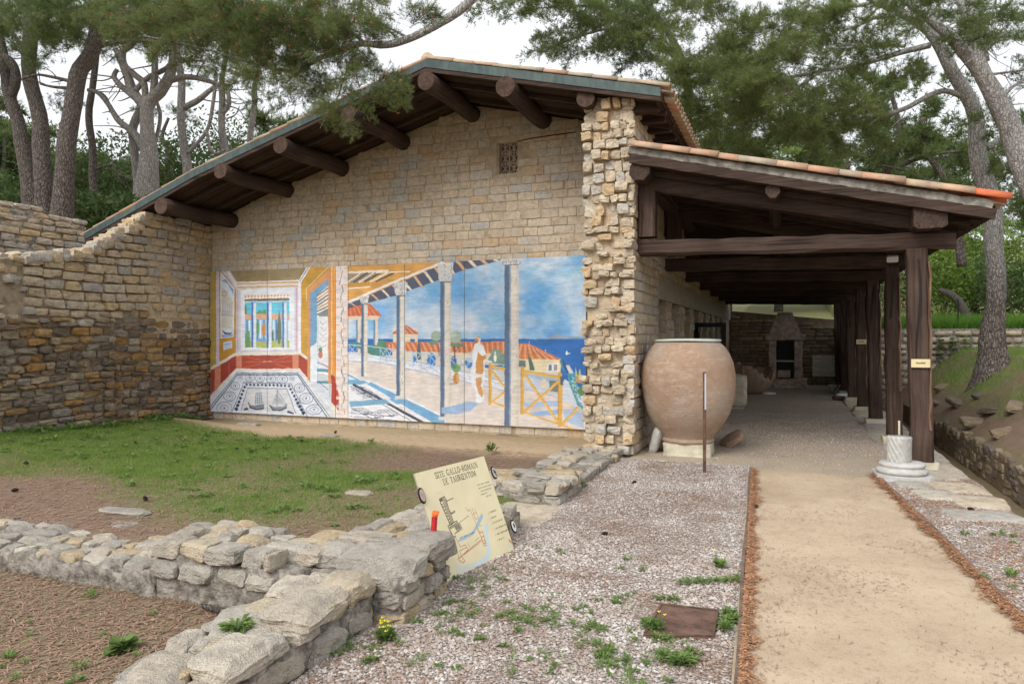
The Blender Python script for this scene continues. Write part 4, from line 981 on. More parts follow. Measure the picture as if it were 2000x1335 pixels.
m.poly([(499, 630), (505, 628), (506, 652), (500, 652)], (96, 150, 100)); m.poly([(511, 634), (519, 630), (519, 655), (512, 656)], (196, 132, 80)); m.poly([(477, 664), (566, 664), (566, 679), (477, 679)], (168, 180, 96)); m.poly([(499, 661), (520, 661), (520, 666), (499, 666)], (110, 150, 210)); m.poly([(479, 650), (487, 645), (489, 676), (478, 678)], (96, 150, 96))
m.poly([(477, 598), (480, 594), (482, 612), (477, 614)], (110, 128, 96))
for x in (491, 521, 551):
    m.poly([(x, 589), (x + 4, 589), (x + 4, 679), (x, 679)], (62, 106, 170)); m.poly([(x + 3.6, 589), (x + 9, 589), (x + 9, 679), (x + 3.6, 679)], (218, 226, 240)); m.poly([(x - 2, 587), (x + 11, 586), (x + 10, 591), (x - 1, 591)], (150, 186, 224))
m.poly([(545, 604), (548.5, 630), (549.5, 660), (545, 673), (540, 658), (541.5, 630)], (92, 108, 84)); m.poly([(531, 648), (534, 642), (535, 664), (530, 664)], (80, 112, 90))
m.line([(477, 582), (566, 579), (566, 679), (477, 679)], 22, (236, 240, 246), closed=True)
m.poly([(405, 722), (411, 716), (461, 687), (586, 685), (602, 697), (602, 706), (585, 693), (460, 694), (411, 724)], (226, 220, 208))
m.poly([(405, 726), (460, 694), (460, 719), (405, 776)], RED); m.poly([(460, 694), (586, 692), (586, 719), (460, 719)], (164, 58, 42)); m.poly([(585, 692), (602, 704), (602, 742), (585, 722)], RED)
m.poly([(419, 718), (431, 711), (431, 750), (419, 763)], SAL); m.poly([(461, 694), (472, 694), (472, 719), (461, 719)], SAL); m.poly([(571, 693), (583, 692), (583, 719), (571, 719)], SAL); m.line([(447, 702), (447, 733)], 8, (206, 124, 92))
for a, b in (((476, 695), (508, 702)), ((476, 717), (508, 709)), ((568, 694), (536, 702)), ((568, 718), (536, 709)), ((474, 706), (569, 705))): m.line([a, b], 9, (200, 120, 80))
m.line([(508, 701), (536, 700), (536, 710), (508, 711)], 9, (110, 90, 110), closed=True); m.line([(514, 706), (530, 705)], 22, (220, 150, 90)); m.line([(522, 693), (522, 718)], 7, (190, 130, 110))
FLO = (208, 216, 232)
m.poly([(405, 783), (460, 719), (585, 719), (672, 822), (405, 812)], (226, 220, 210)); m.poly([(405, 790), (461, 724), (584, 724), (662, 822), (405, 812)], FLO, fn=lambda x, y: np.array((212, 218, 230)) * (.93 + .12 * vnoise(x, y, 40, 4, 9))[..., None])
m.poly([(600, 742), (642, 757), (668, 792), (668, 815), (640, 790)], (218, 224, 234))
for o, w in ((0, 12), (6, 18)): m.line([(405, 800 + o), (463 + o * .2, 728 + o * .5), (582 - o * .2, 728 + o * .5), (648 - o, 818)], w, (52, 62, 84))
m.line([(452, 806), (476, 746), (568, 748), (602, 816)], 12, (60, 72, 96))
RC = [(488, 737, 9, 7.5), (507.5, 738, 9, 7.5), (529, 739, 9.5, 7.5), (551, 739.5, 10.5, 8), (459.5, 753, 8.5, 7.5), (448, 773, 12, 9), (438, 796, 15, 12), (585, 757, 10, 8.5), (598, 777, 13, 10), (613, 799, 15, 10)]
for cx, cy, rx, ry in RC:
    m.ring(cx, cy, rx, ry, 9, (70, 82, 108)); m.ring(cx, cy + .3, rx * .55, ry * .55, 7, (90, 102, 128)); m.ell(cx, cy, 1.6, 1.6, (36, 48, 74))
for cx, cy in ((469, 734), (570, 737)):
    for k in range(5): m.line([(cx - 5, cy - 4 + 2 * k), (cx + 5, cy - 2 + 2 * ((k * 3) % 5))], 6, (110, 120, 144))
def along(P, n):
    Q = [Vector(p) for p in P]; L = [(b - a).length for a, b in zip(Q, Q[1:])]; T = sum(L); out = []
    for i in range(n):
        t = T * (i + .5) / n
        for (a, b), l in zip(zip(Q, Q[1:]), L):
            if t <= l: out.append(a.lerp(b, t / l)); break
            t -= l
    return out
for i, p in enumerate(along([(460, 801), (479, 750), (564, 752), (594, 809)], 27)):
    k = 3.0 + 1.6 * sm(760, 805, p.y); m.poly([(p.x, p.y - k), (p.x + k * .95, p.y), (p.x, p.y + k), (p.x - k * .95, p.y)], NAVY)
m.poly([(481, 758), (560, 759), (580, 806), (471, 800)], (206, 206, 210)); m.line([(471, 799), (483, 757), (560, 758), (578, 806)], 14, (110, 120, 140))
m.poly([(484, 783), (487, 789), (497, 791), (516, 788), (515, 797), (499, 799), (488, 796)], (112, 120, 134)); m.line([(485, 785), (488, 795), (500, 799), (515, 797)], 20, (34, 44, 62)); m.poly([(499, 766), (510, 764), (514, 788), (497, 789)], (186, 194, 206))
for k in range(5): m.line([(499 - .4 * k, 767 + 4.6 * k), (511 + .7 * k, 766 + 4.6 * k)], 7, (48, 58, 76))
for k in range(4): m.line([(500 + 3 * k, 766), (498 + 4.4 * k, 789)], 6, (70, 80, 98))
m.poly([(527, 790), (535, 794), (552, 793), (561, 787), (560, 796), (545, 801), (532, 800)], (120, 126, 138)); m.line([(527, 790), (533, 800), (546, 801), (560, 795)], 20, (34, 44, 62)); m.poly([(541, 762), (557, 789), (530, 789)], (190, 196, 206))
for k in range(6): m.line([(540 - 1.6 * k, 766 + 4 * k), (543 + 2.4 * k, 772 + 3 * k)], 6, (60, 70, 90))
m.line([(541, 760), (541, 792)], 8, (46, 56, 74)); m.line([(541, 761), (560, 790)], 7, (46, 56, 74)); m.poly([(476, 797), (482, 794), (486, 799), (477, 800)], (50, 60, 80)); m.poly([(562, 800), (574, 805), (574, 808), (560, 804)], (50, 60, 80))
m.poly([(586, 548), (606, 519), (646, 516), (641, 528), (600, 567), (600, 696), (586, 686)], GOLD, fn=lambda x, y: np.array((192, 142, 46)) * (.9 + .24 * vnoise(x, y, 50, 3, 13))[..., None])
m.poly([(582, 549), (602, 519), (608, 519), (588, 551), (588, 688), (583, 690)], (236, 232, 240)); m.line([(585, 549), (604, 520)], 9, (60, 60, 50))
m.poly([(600, 565), (641, 527), (647, 517), (657, 517), (657, 770), (648, 770), (641, 756), (641, 543), (607, 573), (607, 745), (600, 740)], (208, 142, 84)); m.line([(598.5, 588), (598.5, 563), (641, 521)], 9, (250, 240, 220)); m.line([(603.5, 742), (603.5, 571), (641, 535)], 9, (196, 120, 90))
m.poly([(606, 573), (641, 543), (641, 557), (619, 577), (619, 668), (606, 677)], (104, 152, 190)); m.poly([(606, 677), (619, 668), (619, 744), (606, 744)], (222, 232, 244)); m.poly([(619, 577), (641, 557), (641, 760), (619, 744)], (226, 226, 232))
for k in range(7): m.poly([(619, 577 + k * 6), (641, 566 + k * 7 - 6), (641, 569 + k * 7 - 6), (619, 580 + k * 6)], ((120, 100, 70), (206, 144, 66), (96, 96, 90))[k % 3])
m.poly([(622, 612), (641, 605), (641, 617), (623, 618)], (120, 134, 130)); m.line([(621, 620), (621, 742)], 12, (176, 190, 206))
for k in range(5): m.line([(624, 625 + 12 * k), (630 + 3 * (k % 2), 634 + 11 * k), (638, 628 + 11 * k)], 9, (150, 152, 140))
m.ell(626, 692, 4.5, 7, (190, 110, 84)); m.ell(626, 682, 3.5, 5, (96, 128, 100)); m.line([(619, 706), (641, 716)], 12, (70, 84, 104))
for y0, c in ((719, (84, 142, 172)), (742, (84, 140, 158))): m.poly([(619, y0), (641, y0 + 1), (641, y0 + 7), (619, y0 + 6)], c)
for k in range(3): m.line([(620, 730 + 4 * k), (640, 733 + 4 * k)], 8, (96, 100, 112))
m.poly([(606, 748), (646, 748), (668, 800), (655, 800)], (206, 214, 226)); m.line([(621, 744), (641, 760)], 10, (80, 90, 108))
for k in range(4): m.line([(608 + 5 * k, 750), (640 + 6 * k, 800)], 6, (150, 160, 176))
m.poly([(647, 518), (656, 517), (658, 724), (647, 728)], (226, 142, 42)); m.line([(648, 520), (648, 770)], 14, (238, 218, 196)); m.line([(644, 522), (644, 775)], 14, (176, 128, 100)); m.poly([(647, 730), (653, 734), (656, 748), (662, 764), (662, 802), (647, 784)], (170, 56, 44)); m.poly([(646, 784), (662, 802), (664, 815), (646, 800)], (228, 220, 210))
# --- brick strip between the two scenes
m.poly([(654, 514), (679, 513), (679, 648), (680, 730), (686, 770), (686, 822), (662, 820), (661, 768), (655, 745), (655, 640)], (230, 212, 202))
r_ = random.Random(6)
for k in range(34):
    y = 522 + k * 8.6 + r_.uniform(-1, 1); x0 = 656 if k % 2 else 669; m.line([(x0, y), (x0 + r_.uniform(6, 12), y + r_.uniform(-.6, .6))], 8, (160, 146, 146)); m.poly([(x0, y + 1), (x0 + 10, y + 1), (x0 + 10, y + 7), (x0, y + 7)], r_.choice(((240, 214, 198), (222, 206, 204), (236, 206, 188), (214, 210, 214))), .8)
for k in range(40):
    y = 520 + k * 7.2; x = 666 + 2.5 * math.sin(k * 1.3) + k * .12; m.line([(x, y), (x + r_.uniform(-2, 2), y + 7)], r_.uniform(10, 26), r_.choice(((104, 130, 164), (150, 166, 186), (84, 104, 130))))
# --- terrace scene on the right
def skyfn(x, y):
    n = vnoise(x, y * 1.5, 170, 5, 21); n2 = vnoise(x + 300, y * 1.3, 70, 4, 37); t = np.clip((n - .30) * 3.0, 0, 1)[..., None]; q = np.clip((n2 - .52) * 3.2, 0, 1)[..., None]
    xr = np.clip((x / m.W - .36) / .64, 0, 1)[..., None]
    blue = np.array((126, 178, 226)) * (1 - xr) + np.array((84, 156, 220)) * xr; c = blue * (1 - t) + np.array((206, 218, 232)) * t
    return c * (1 - .5 * q) + np.array((96, 176, 216)) * .5 * q
m.poly([(679, 512), (1165, 490), (1165, 663), (679, 661)], (150, 190, 230), fn=skyfn)
m.poly([(679, 661), (1165, 661), (1165, 800), (679, 700)], (24, 84, 172), fn=lambda x, y: np.array((34, 98, 182)) * (.85 + .3 * vnoise(x * .35, y * 2, 40, 3, 5))[..., None]); m.poly([(1045, 660), (1075, 657), (1085, 651), (1097, 655), (1120, 657), (1150, 657), (1150, 661), (1045, 661)], (140, 160, 182))
m.poly([(679, 660), (690, 656), (705, 661), (679, 662)], (140, 170, 200))
def tiles(P, n, a, b, base=(214, 120, 72), hi=(240, 196, 160)):
    m.poly(P, base)
    for k in range(n):
        t = (k + .5) / n; m.line([Vector(a[0]).lerp(Vector(a[1]), t), Vector(b[0]).lerp(Vector(b[1]), t)], 11, hi if k % 2 else (176, 80, 52))
tiles([(679, 600), (690, 595), (722, 592), (744, 614), (744, 618), (679, 618)], 13, ((679, 603), (724, 594)), ((679, 617), (742, 616)), (212, 102, 62), (234, 150, 110)); m.poly([(679, 617), (742, 616), (738, 624), (679, 624)], (226, 206, 182))
for x in (697, 731): m.poly([(x, 622), (x + 7, 622), (x + 7, 690), (x, 690)], (230, 208, 186)); m.poly([(x - 2, 624), (x + 1.5, 624), (x + 1.5, 690), (x - 2, 690)], (96, 130, 170))
m.poly([(679, 686), (740, 690), (985, 722), (1165, 770), (1165, 850), (679, 826)], (222, 212, 206), fn=lambda x, y: np.array((222, 210, 202)) * (.92 + .13 * vnoise(x, y, 60, 4, 17))[..., None])
m.poly([(767, 640), (816, 640), (816, 670), (767, 670)], (230, 214, 186)); tiles([(766, 650), (770, 646), (793, 634), (816, 649), (816, 652), (766, 652)], 9, ((768, 648), (800, 637)), ((767, 651), (815, 651)), (206, 110, 84)); m.poly([(801, 661), (810, 661), (810, 668), (801, 668)], (36, 96, 176))
tiles([(752, 667), (985, 666), (985, 690), (900, 688), (860, 686), (766, 684)], 44, ((754, 668), (985, 667)), ((766, 684), (985, 690))); m.poly([(766, 684), (985, 690), (985, 712), (800, 708), (766, 702)], (226, 208, 184))
for cx, cy, rx, ry in ((842, 703, 9, 15), (810, 705, 4, 14), (885, 706, 7, 12), (915, 708, 8, 10)): m.ell(cx, cy, rx, ry, (46, 112, 188))
m.poly([(679, 668), (690, 667), (754, 676), (752, 700), (740, 700)], (64, 124, 110)); m.ell(745, 672, 9, 8, (78, 134, 96)); tiles([(752, 670), (768, 669), (768, 684), (758, 684)], 4, ((753, 671), (768, 670)), ((759, 684), (768, 684)))
for x, y, h, w in ((818, 660, 42, 4), (1036, 678, 40, 4.5)): m.poly([(x, y), (x + w, y + h * .6), (x + w * .9, y + h), (x - w * .9, y + h), (x - w, y + h * .6)], (66, 96, 108))
m.poly([(679, 690), (740, 694), (860, 716), (985, 745), (985, 760), (860, 734), (740, 706), (679, 704)], (226, 228, 236)); m.line([(679, 704), (740, 706), (860, 734), (985, 762)], 12, (140, 160, 194)); m.line([(740, 694), (860, 715), (985, 743)], 12, (146, 166, 200))
for k in range(10): m.line([(745 + 24 * k, 697 + 5 * k), (765 + 24 * k, 712 + 4.6 * k)], 9, (150, 168, 200)); m.line([(765 + 24 * k, 701 + 5 * k), (748 + 24 * k, 707 + 4.6 * k)], 8, (160, 176, 206))
RB = (178, 204, 226)
m.line([(679, 672), (742, 678), (860, 694), (985, 712)], 20, RB); m.line([(682, 688), (742, 700), (860, 718), (985, 740)], 14, RB)
for x0, x1, ya, yb in ((682, 694, 674, 689), (742, 754, 680, 700), (754, 766, 681, 702), (791, 807, 687, 709), (807, 823, 689, 711), (823, 840, 691, 714), (840, 858, 693, 717), (880, 900, 700, 722), (900, 920, 703, 726), (960, 985, 712, 738)):
    m.line([(x0, ya), (x1, yb)], 15, RB); m.line([(x1, ya), (x0, yb)], 15, RB); m.line([(x0, ya - 1), (x0, yb + 2)], 13, (150, 182, 214))
m.ell(852, 655, 11, 10, (150, 170, 156)); m.ell(846, 668, 10, 4.5, (112, 134, 112)); m.line([(855, 670), (858, 694)], 14, (110, 70, 66)); m.ell(889, 657, 13, 12, (158, 178, 162)); m.ell(892, 673, 15, 4, (104, 124, 98)); m.line([(887, 676), (888, 705)], 17, (86, 56, 56)); m.line([(888, 686), (895, 676)], 10, (86, 56, 56)); m.ell(884, 652, 7, 6, (176, 192, 176))
m.poly([(960, 690), (985, 690), (985, 712), (950, 705)], (110, 140, 120)); m.ell(968, 688, 10, 8, (124, 150, 130)); m.poly([(912, 688), (930, 680), (950, 690), (950, 712), (912, 706)], (196, 206, 214), .7)
tiles([(1013, 671), (1033, 670), (1098, 701), (1013, 700)], 13, ((1013, 671), (1060, 684)), ((1000, 700), (1096, 701)), (216, 126, 70)); m.line([(1033, 666), (1033, 675)], 12, (220, 220, 224)); m.poly([(1013, 700), (1096, 701), (1094, 735), (1013, 728)], (232, 216, 176)); m.poly([(1013, 703), (1026, 703), (1026, 716), (1013, 715)], (96, 116, 124)); m.poly([(1068, 709), (1090, 707), (1090, 724), (1068, 724)], (236, 236, 238)); m.poly([(1071, 711), (1077, 711), (1077, 722), (1071, 723)], (96, 120, 150)); m.poly([(1081, 711), (1088, 710), (1088, 722), (1081, 723)], (150, 140, 130)); m.poly([(1031, 690), (1038, 700), (1044, 722), (1034, 722)], (72, 104, 92))
m.poly([(1013, 722), (1090, 728), (1090, 770), (1013, 758)], (190, 206, 228), .8); m.poly([(1058, 738), (1066, 738), (1066, 758), (1058, 756)], (228, 206, 170)); m.poly([(1072, 742), (1090, 744), (1090, 765), (1072, 762)], (110, 116, 106)); m.line([(1013, 755), (1090, 775), (1140, 790)], 12, (150, 170, 206)); m.poly([(1024, 785), (1095, 780), (1095, 792), (1024, 794)], (160, 186, 226)); m.poly([(1030, 805), (1098, 797), (1098, 808), (1040, 812)], (140, 176, 226)); m.poly([(1100, 800), (1140, 792), (1140, 835), (1105, 822)], (150, 182, 226), .8)
m.poly([(1100, 738), (1140, 760), (1140, 800), (1100, 780)], (206, 218, 232)); m.poly([(1118, 735), (1140, 738), (1140, 748), (1118, 744)], (206, 140, 80)); m.poly([(1122, 735), (1124, 716), (1128, 734), (1132, 718), (1136, 736)], (196, 196, 120)); m.poly([(1128, 760), (1142, 745), (1142, 770), (1130, 775)], (80, 128, 84))
# ceiling of the portico
m.poly([(679, 516), (760, 512), (870, 508), (880, 512), (679, 592)], (214, 152, 72), fn=lambda x, y: np.array((210, 150, 70)) * (.9 + .22 * vnoise(x, y, 45, 3, 23))[..., None])
m.poly([(679, 530), (757, 528), (757, 531), (700, 552), (679, 553)], (150, 130, 96)); m.line([(679, 532), (757, 529)], 40, (240, 226, 206)); m.line([(679, 519), (790, 513)], 22, (120, 110, 100))
for k in range(6): m.line([(679 + 11 * k, 551 - .3 * k), (704 + 13 * k, 533)], 26, ((238, 228, 214), (60, 62, 74))[k % 2])
m.poly([(679, 553), (723, 551), (723, 560), (679, 560)], (196, 138, 52)); m.line([(679, 563), (722, 560)], 26, (240, 226, 204)); m.line([(735, 533), (800, 529)], 22, (240, 226, 204))
m.line([(679, 590), (770, 550), (866, 512)], 44, (240, 232, 228))
DU, DL = [(679, 593), (770, 555), (862, 517), (905, 508), (988, 500)], [(679, 602), (770, 577), (862, 545), (905, 527), (988, 505)]
m.poly(DU + DL[::-1], (74, 78, 100))
ua, la = along(DU, 29), along(DL, 29)
for i in range(0, 29, 2):
    w_ = 2.2 + 2.6 * i / 29; u_, l_ = ua[i], la[min(i + 1, 28)]; m.poly([(u_.x - w_, u_.y), (u_.x + w_, u_.y), (l_.x + w_, l_.y), (l_.x - w_, l_.y)], (238, 222, 200) if i % 4 else (222, 170, 130))
# mosaic floor and its blue shadows
m.poly([(679, 735), (716, 742), (872, 826), (872, 840), (679, 826)], (228, 230, 236)); DK = (58, 64, 82)
m.poly([(679, 728), (712, 740), (730, 742), (870, 812), (872, 832), (845, 832), (706, 752), (679, 748)], (226, 226, 232)); m.poly([(679, 741), (706, 741), (720, 746), (706, 750), (679, 749)], (104, 162, 204)); m.poly([(716, 748), (724, 745), (868, 815), (868, 832), (858, 832)], (104, 162, 206)); m.line([(679, 732), (700, 741)], 30, (110, 164, 206)); m.line([(690, 750), (840, 832)], 44, (52, 56, 70))
for k, (x, y) in enumerate(((690, 756), (700, 763), (712, 771), (690, 797), (712, 804), (740, 800))):
    for o in (0, 5, 10): m.line([(x - 4, y + o * .55), (x + 22 - o * .7, y + o * .5 - .6), (x + 38 - o * 1.2, y + 9 + o * .2), (x + 18, y + 10 + o * .1)], 8, (92, 98, 116))
m.line([(684, 753), (812, 826)], 9, DK); m.line([(702, 753), (826, 826)], 8, DK); m.line([(684, 812), (800, 822)], 8, DK); m.line([(684, 806), (770, 812)], 8, DK); m.line([(686, 796), (740, 824)], 9, DK)
m.poly([(682, 783), (752, 778), (764, 787), (684, 794)], (110, 160, 192)); m.poly([(760, 778), (775, 774), (800, 788), (775, 788)], (110, 164, 206))
m.poly([(700, 737), (717, 737), (719, 742), (702, 743)], (220, 206, 190))
def column(x0, x1, yt, yb, ycap, marble=0):
    w = x1 - x0
    m.poly([(x0, yt), (x0 + w * .42, yt), (x0 + w * .42, yb), (x0, yb)], (78, 100, 132)); m.poly([(x0 + w * .34, yt), (x0 + w * .46, yt), (x0 + w * .46, yb), (x0 + w * .34, yb)], (146, 158, 176)); m.poly([(x0 + w * .44, yt), (x1, yt), (x1, yb), (x0 + w * .44, yb)], (224, 214, 200)); m.poly([(x0 + w * .82, yt), (x1, yt), (x1, yb), (x0 + w * .82, yb)], (212, 204, 188))
    q = random.Random(int(x0))
    for k in range(marble): y = q.uniform(yt, yb); x = q.uniform(x0 + w * .3, x1); m.line([(x, y), (x - 3, y + q.uniform(3, 9))], 7, (150, 150, 156))
    if ycap < yt - 2:
        m.poly([(x0 - w * .34, ycap), (x1 + w * .30, ycap - w * .05), (x1 + w * .12, yt - 6), (x1, yt), (x0, yt), (x0 - w * .16, yt - 6)], (214, 212, 208))
        for k in range(int(w * 1.6)): x = q.uniform(x0 - w * .2, x1 + w * .2); y = q.uniform(ycap + 1, yt - 3); m.line([(x, y), (x + q.uniform(-2, 2), y + q.uniform(2, 5))], 9, q.choice(((120, 124, 130), (150, 150, 152), (238, 236, 230))))
        m.line([(x0, yt + 1), (x1, yt + 1)], 16, (88, 92, 104))
    m.poly([(x0 - w * .12, yb - 4), (x1 + w * .12, yb - 4), (x1 + w * .2, yb + 3), (x0 - w * .2, yb + 3)], (206, 206, 204)) if yb < 826 else None
column(705.5, 718, 592, 738, 577, 4); column(774, 791, 576, 776, 551, 10); column(860, 880, 549, 816, 513, 18); column(985, 1013, 516, 842, 505, 24)
# woman seen from behind, pot, fence, bird
m.poly([(862, 795), (880, 792), (915, 782), (935, 786), (920, 800), (890, 808), (862, 806)], (142, 172, 210)); m.poly([(880, 795), (925, 788), (918, 802), (884, 806)], (150, 178, 214))
m.poly([(926, 672), (932, 668), (944, 674), (949, 690), (946, 712), (948, 735), (943, 750), (945, 775), (940, 786), (930, 786), (928, 760), (920, 750), (919, 725), (924, 705), (921, 690)], (232, 234, 240)); m.poly([(933, 686), (941, 694), (949, 692), (950, 698), (943, 704), (945, 722), (942, 730), (929, 728), (929, 706), (932, 698)], (204, 138, 66)); m.poly([(928, 738), (940, 735), (941, 745), (939, 752), (944, 764), (942, 776), (936, 768), (930, 752)], (210, 148, 84)); m.poly([(945, 700), (958, 703), (963, 705), (958, 708), (946, 706)], (234, 226, 220))
m.ell(933, 661, 5.5, 6.5, (196, 148, 92)); m.ell(929.5, 666, 3, 3.5, (150, 108, 66)); m.poly([(935, 660), (939, 661), (938, 670), (934, 674), (932, 671)], (236, 220, 206)); m.line([(929, 657), (938, 660)], 11, (240, 236, 228)); m.ell(967, 698, 3, 7, (246, 246, 246)); m.ell(967, 688, 1.5, 3, (246, 246, 246))
m.ell(891, 738, 6, 11, (192, 124, 50)); m.ell(894, 736, 2.5, 9, (216, 156, 80)); m.ell(891, 718, 8.5, 9, (110, 150, 92)); m.ell(887, 715, 4, 5, (84, 128, 78)); m.ell(884, 748, 8, 2.5, (150, 140, 130), .7)
FE = (222, 166, 62)
for x0, x1, ya, yb in ((954, 960, 709, 790), (1016.5, 1023, 716, 808), (1089.5, 1098, 728, 832)): m.poly([(x0, ya), ((x0 + x1) / 2, ya - 3), (x1, ya), (x1, yb), (x0, yb)], FE); m.poly([(x0, ya), (x0 + 1.6, ya), (x0 + 1.6, yb), (x0, yb)], (200, 136, 40))
for a, b, w in (((960, 714), (985, 720), 46), ((960, 784), (985, 793), 36), ((960, 722), (985, 754), 40), ((961, 784), (985, 765), 36), ((1023, 725), (1090, 735), 52), ((1023, 804), (1090, 827), 30), ((1025, 731), (1092, 826), 46), ((1025, 802), (1092, 742), 42), ((1098, 828), (1128, 795), 42), ((1098, 830), (1138, 842), 24), ((1128, 795), (1140, 806), 24)): m.line([a, b], w, FE); m.line([(a[0], a[1] + 1.6), (b[0], b[1] + 1.6)], 8, (240, 206, 140))
m.poly([(1093, 703), (1097, 700), (1102, 712), (1108, 718), (1118, 724), (1120, 732), (1110, 728), (1100, 722), (1095, 712)], (60, 130, 160)); m.poly([(1097, 701), (1100, 702), (1106, 714), (1116, 728), (1108, 727), (1101, 718)], (38, 70, 130)); m.poly([(1104, 712), (1112, 712), (1120, 728), (1112, 730)], (214, 214, 214)); m.poly([(1108, 729), (1121, 728), (1128, 752), (1130, 780), (1140, 794), (1139, 800), (1128, 790), (1118, 764), (1111, 745)], (76, 150, 176)); m.poly([(1094, 734), (1104, 734), (1099, 752), (1094, 750)], (62, 88, 122))
q = random.Random(5)
for k in range(46): t = q.random(); m.line([(1110 + 18 * t + q.uniform(0, 9), 732 + 55 * t), (1112 + 18 * t + q.uniform(0, 9), 736 + 55 * t)], 11, q.choice(((150, 206, 214), (40, 110, 140), (196, 206, 150))))
m.poly([(1104, 690), (1107, 683), (1109, 688), (1115, 688), (1109, 691), (1106, 693)], (246, 248, 250)); m.ell(1066, 683, 1.2, 1.4, (240, 244, 250))
gx_, gy_ = np.meshgrid(np.arange(m.W, dtype=float), np.arange(m.H, dtype=float))
wx = (vnoise(gx_, gy_, 30, 3, 71) - .5) * 4.5; wy = (vnoise(gx_, gy_, 30, 3, 83) - .5) * 4.5          # unsteady hand
m.A = m.A[np.clip((gy_ + wy).astype(int), 0, m.H - 1), np.clip((gx_ + wx).astype(int), 0, m.W - 1)]
m.A = (m.A + np.roll(m.A, 1, 0) + np.roll(m.A, -1, 0) + np.roll(m.A, 1, 1) + np.roll(m.A, -1, 1)) / 5
br_ = vnoise(gx_ * .6, gy_ * 3.2, 16, 4, 91)[..., None]; m.A = m.A * (.90 + .2 * br_); m.A = m.A * .88 + .12 * np.array((.86, .87, .90))
fd = np.clip((vnoise(gx_, gy_, 140, 4, 97) - .45) * 2, 0, 1)[..., None]; m.A = m.A * (1 - .10 * fd) + .10 * fd * np.array((.86, .87, .9))
n_ = NRNG.normal(0, 1, (m.H // 2, m.W // 2, 1)).repeat(2, 0).repeat(2, 1); m.A[:n_.shape[0], :n_.shape[1]] += n_ * .012
m.A += (vnoise(*np.meshgrid(np.arange(m.W), np.arange(m.H)), 26, 4, 60)[..., None] - .5) * .055
mur = thing('mural', 'long painted mural of a Roman room and sea terrace on the gable wall', 'mural', ((MX0 + MX1) / 2, YM, MZ0))
sp_ = [m.uv(x, 660)[0] / m.W for x in (522, 655, 680, 790, 907, 1014)]
for a, b in zip([0] + sp_, sp_ + [1]): m.panel('panel', mur, M['paint'], a + .0005, b - .0005, .02, 1.0, M['concrete'])

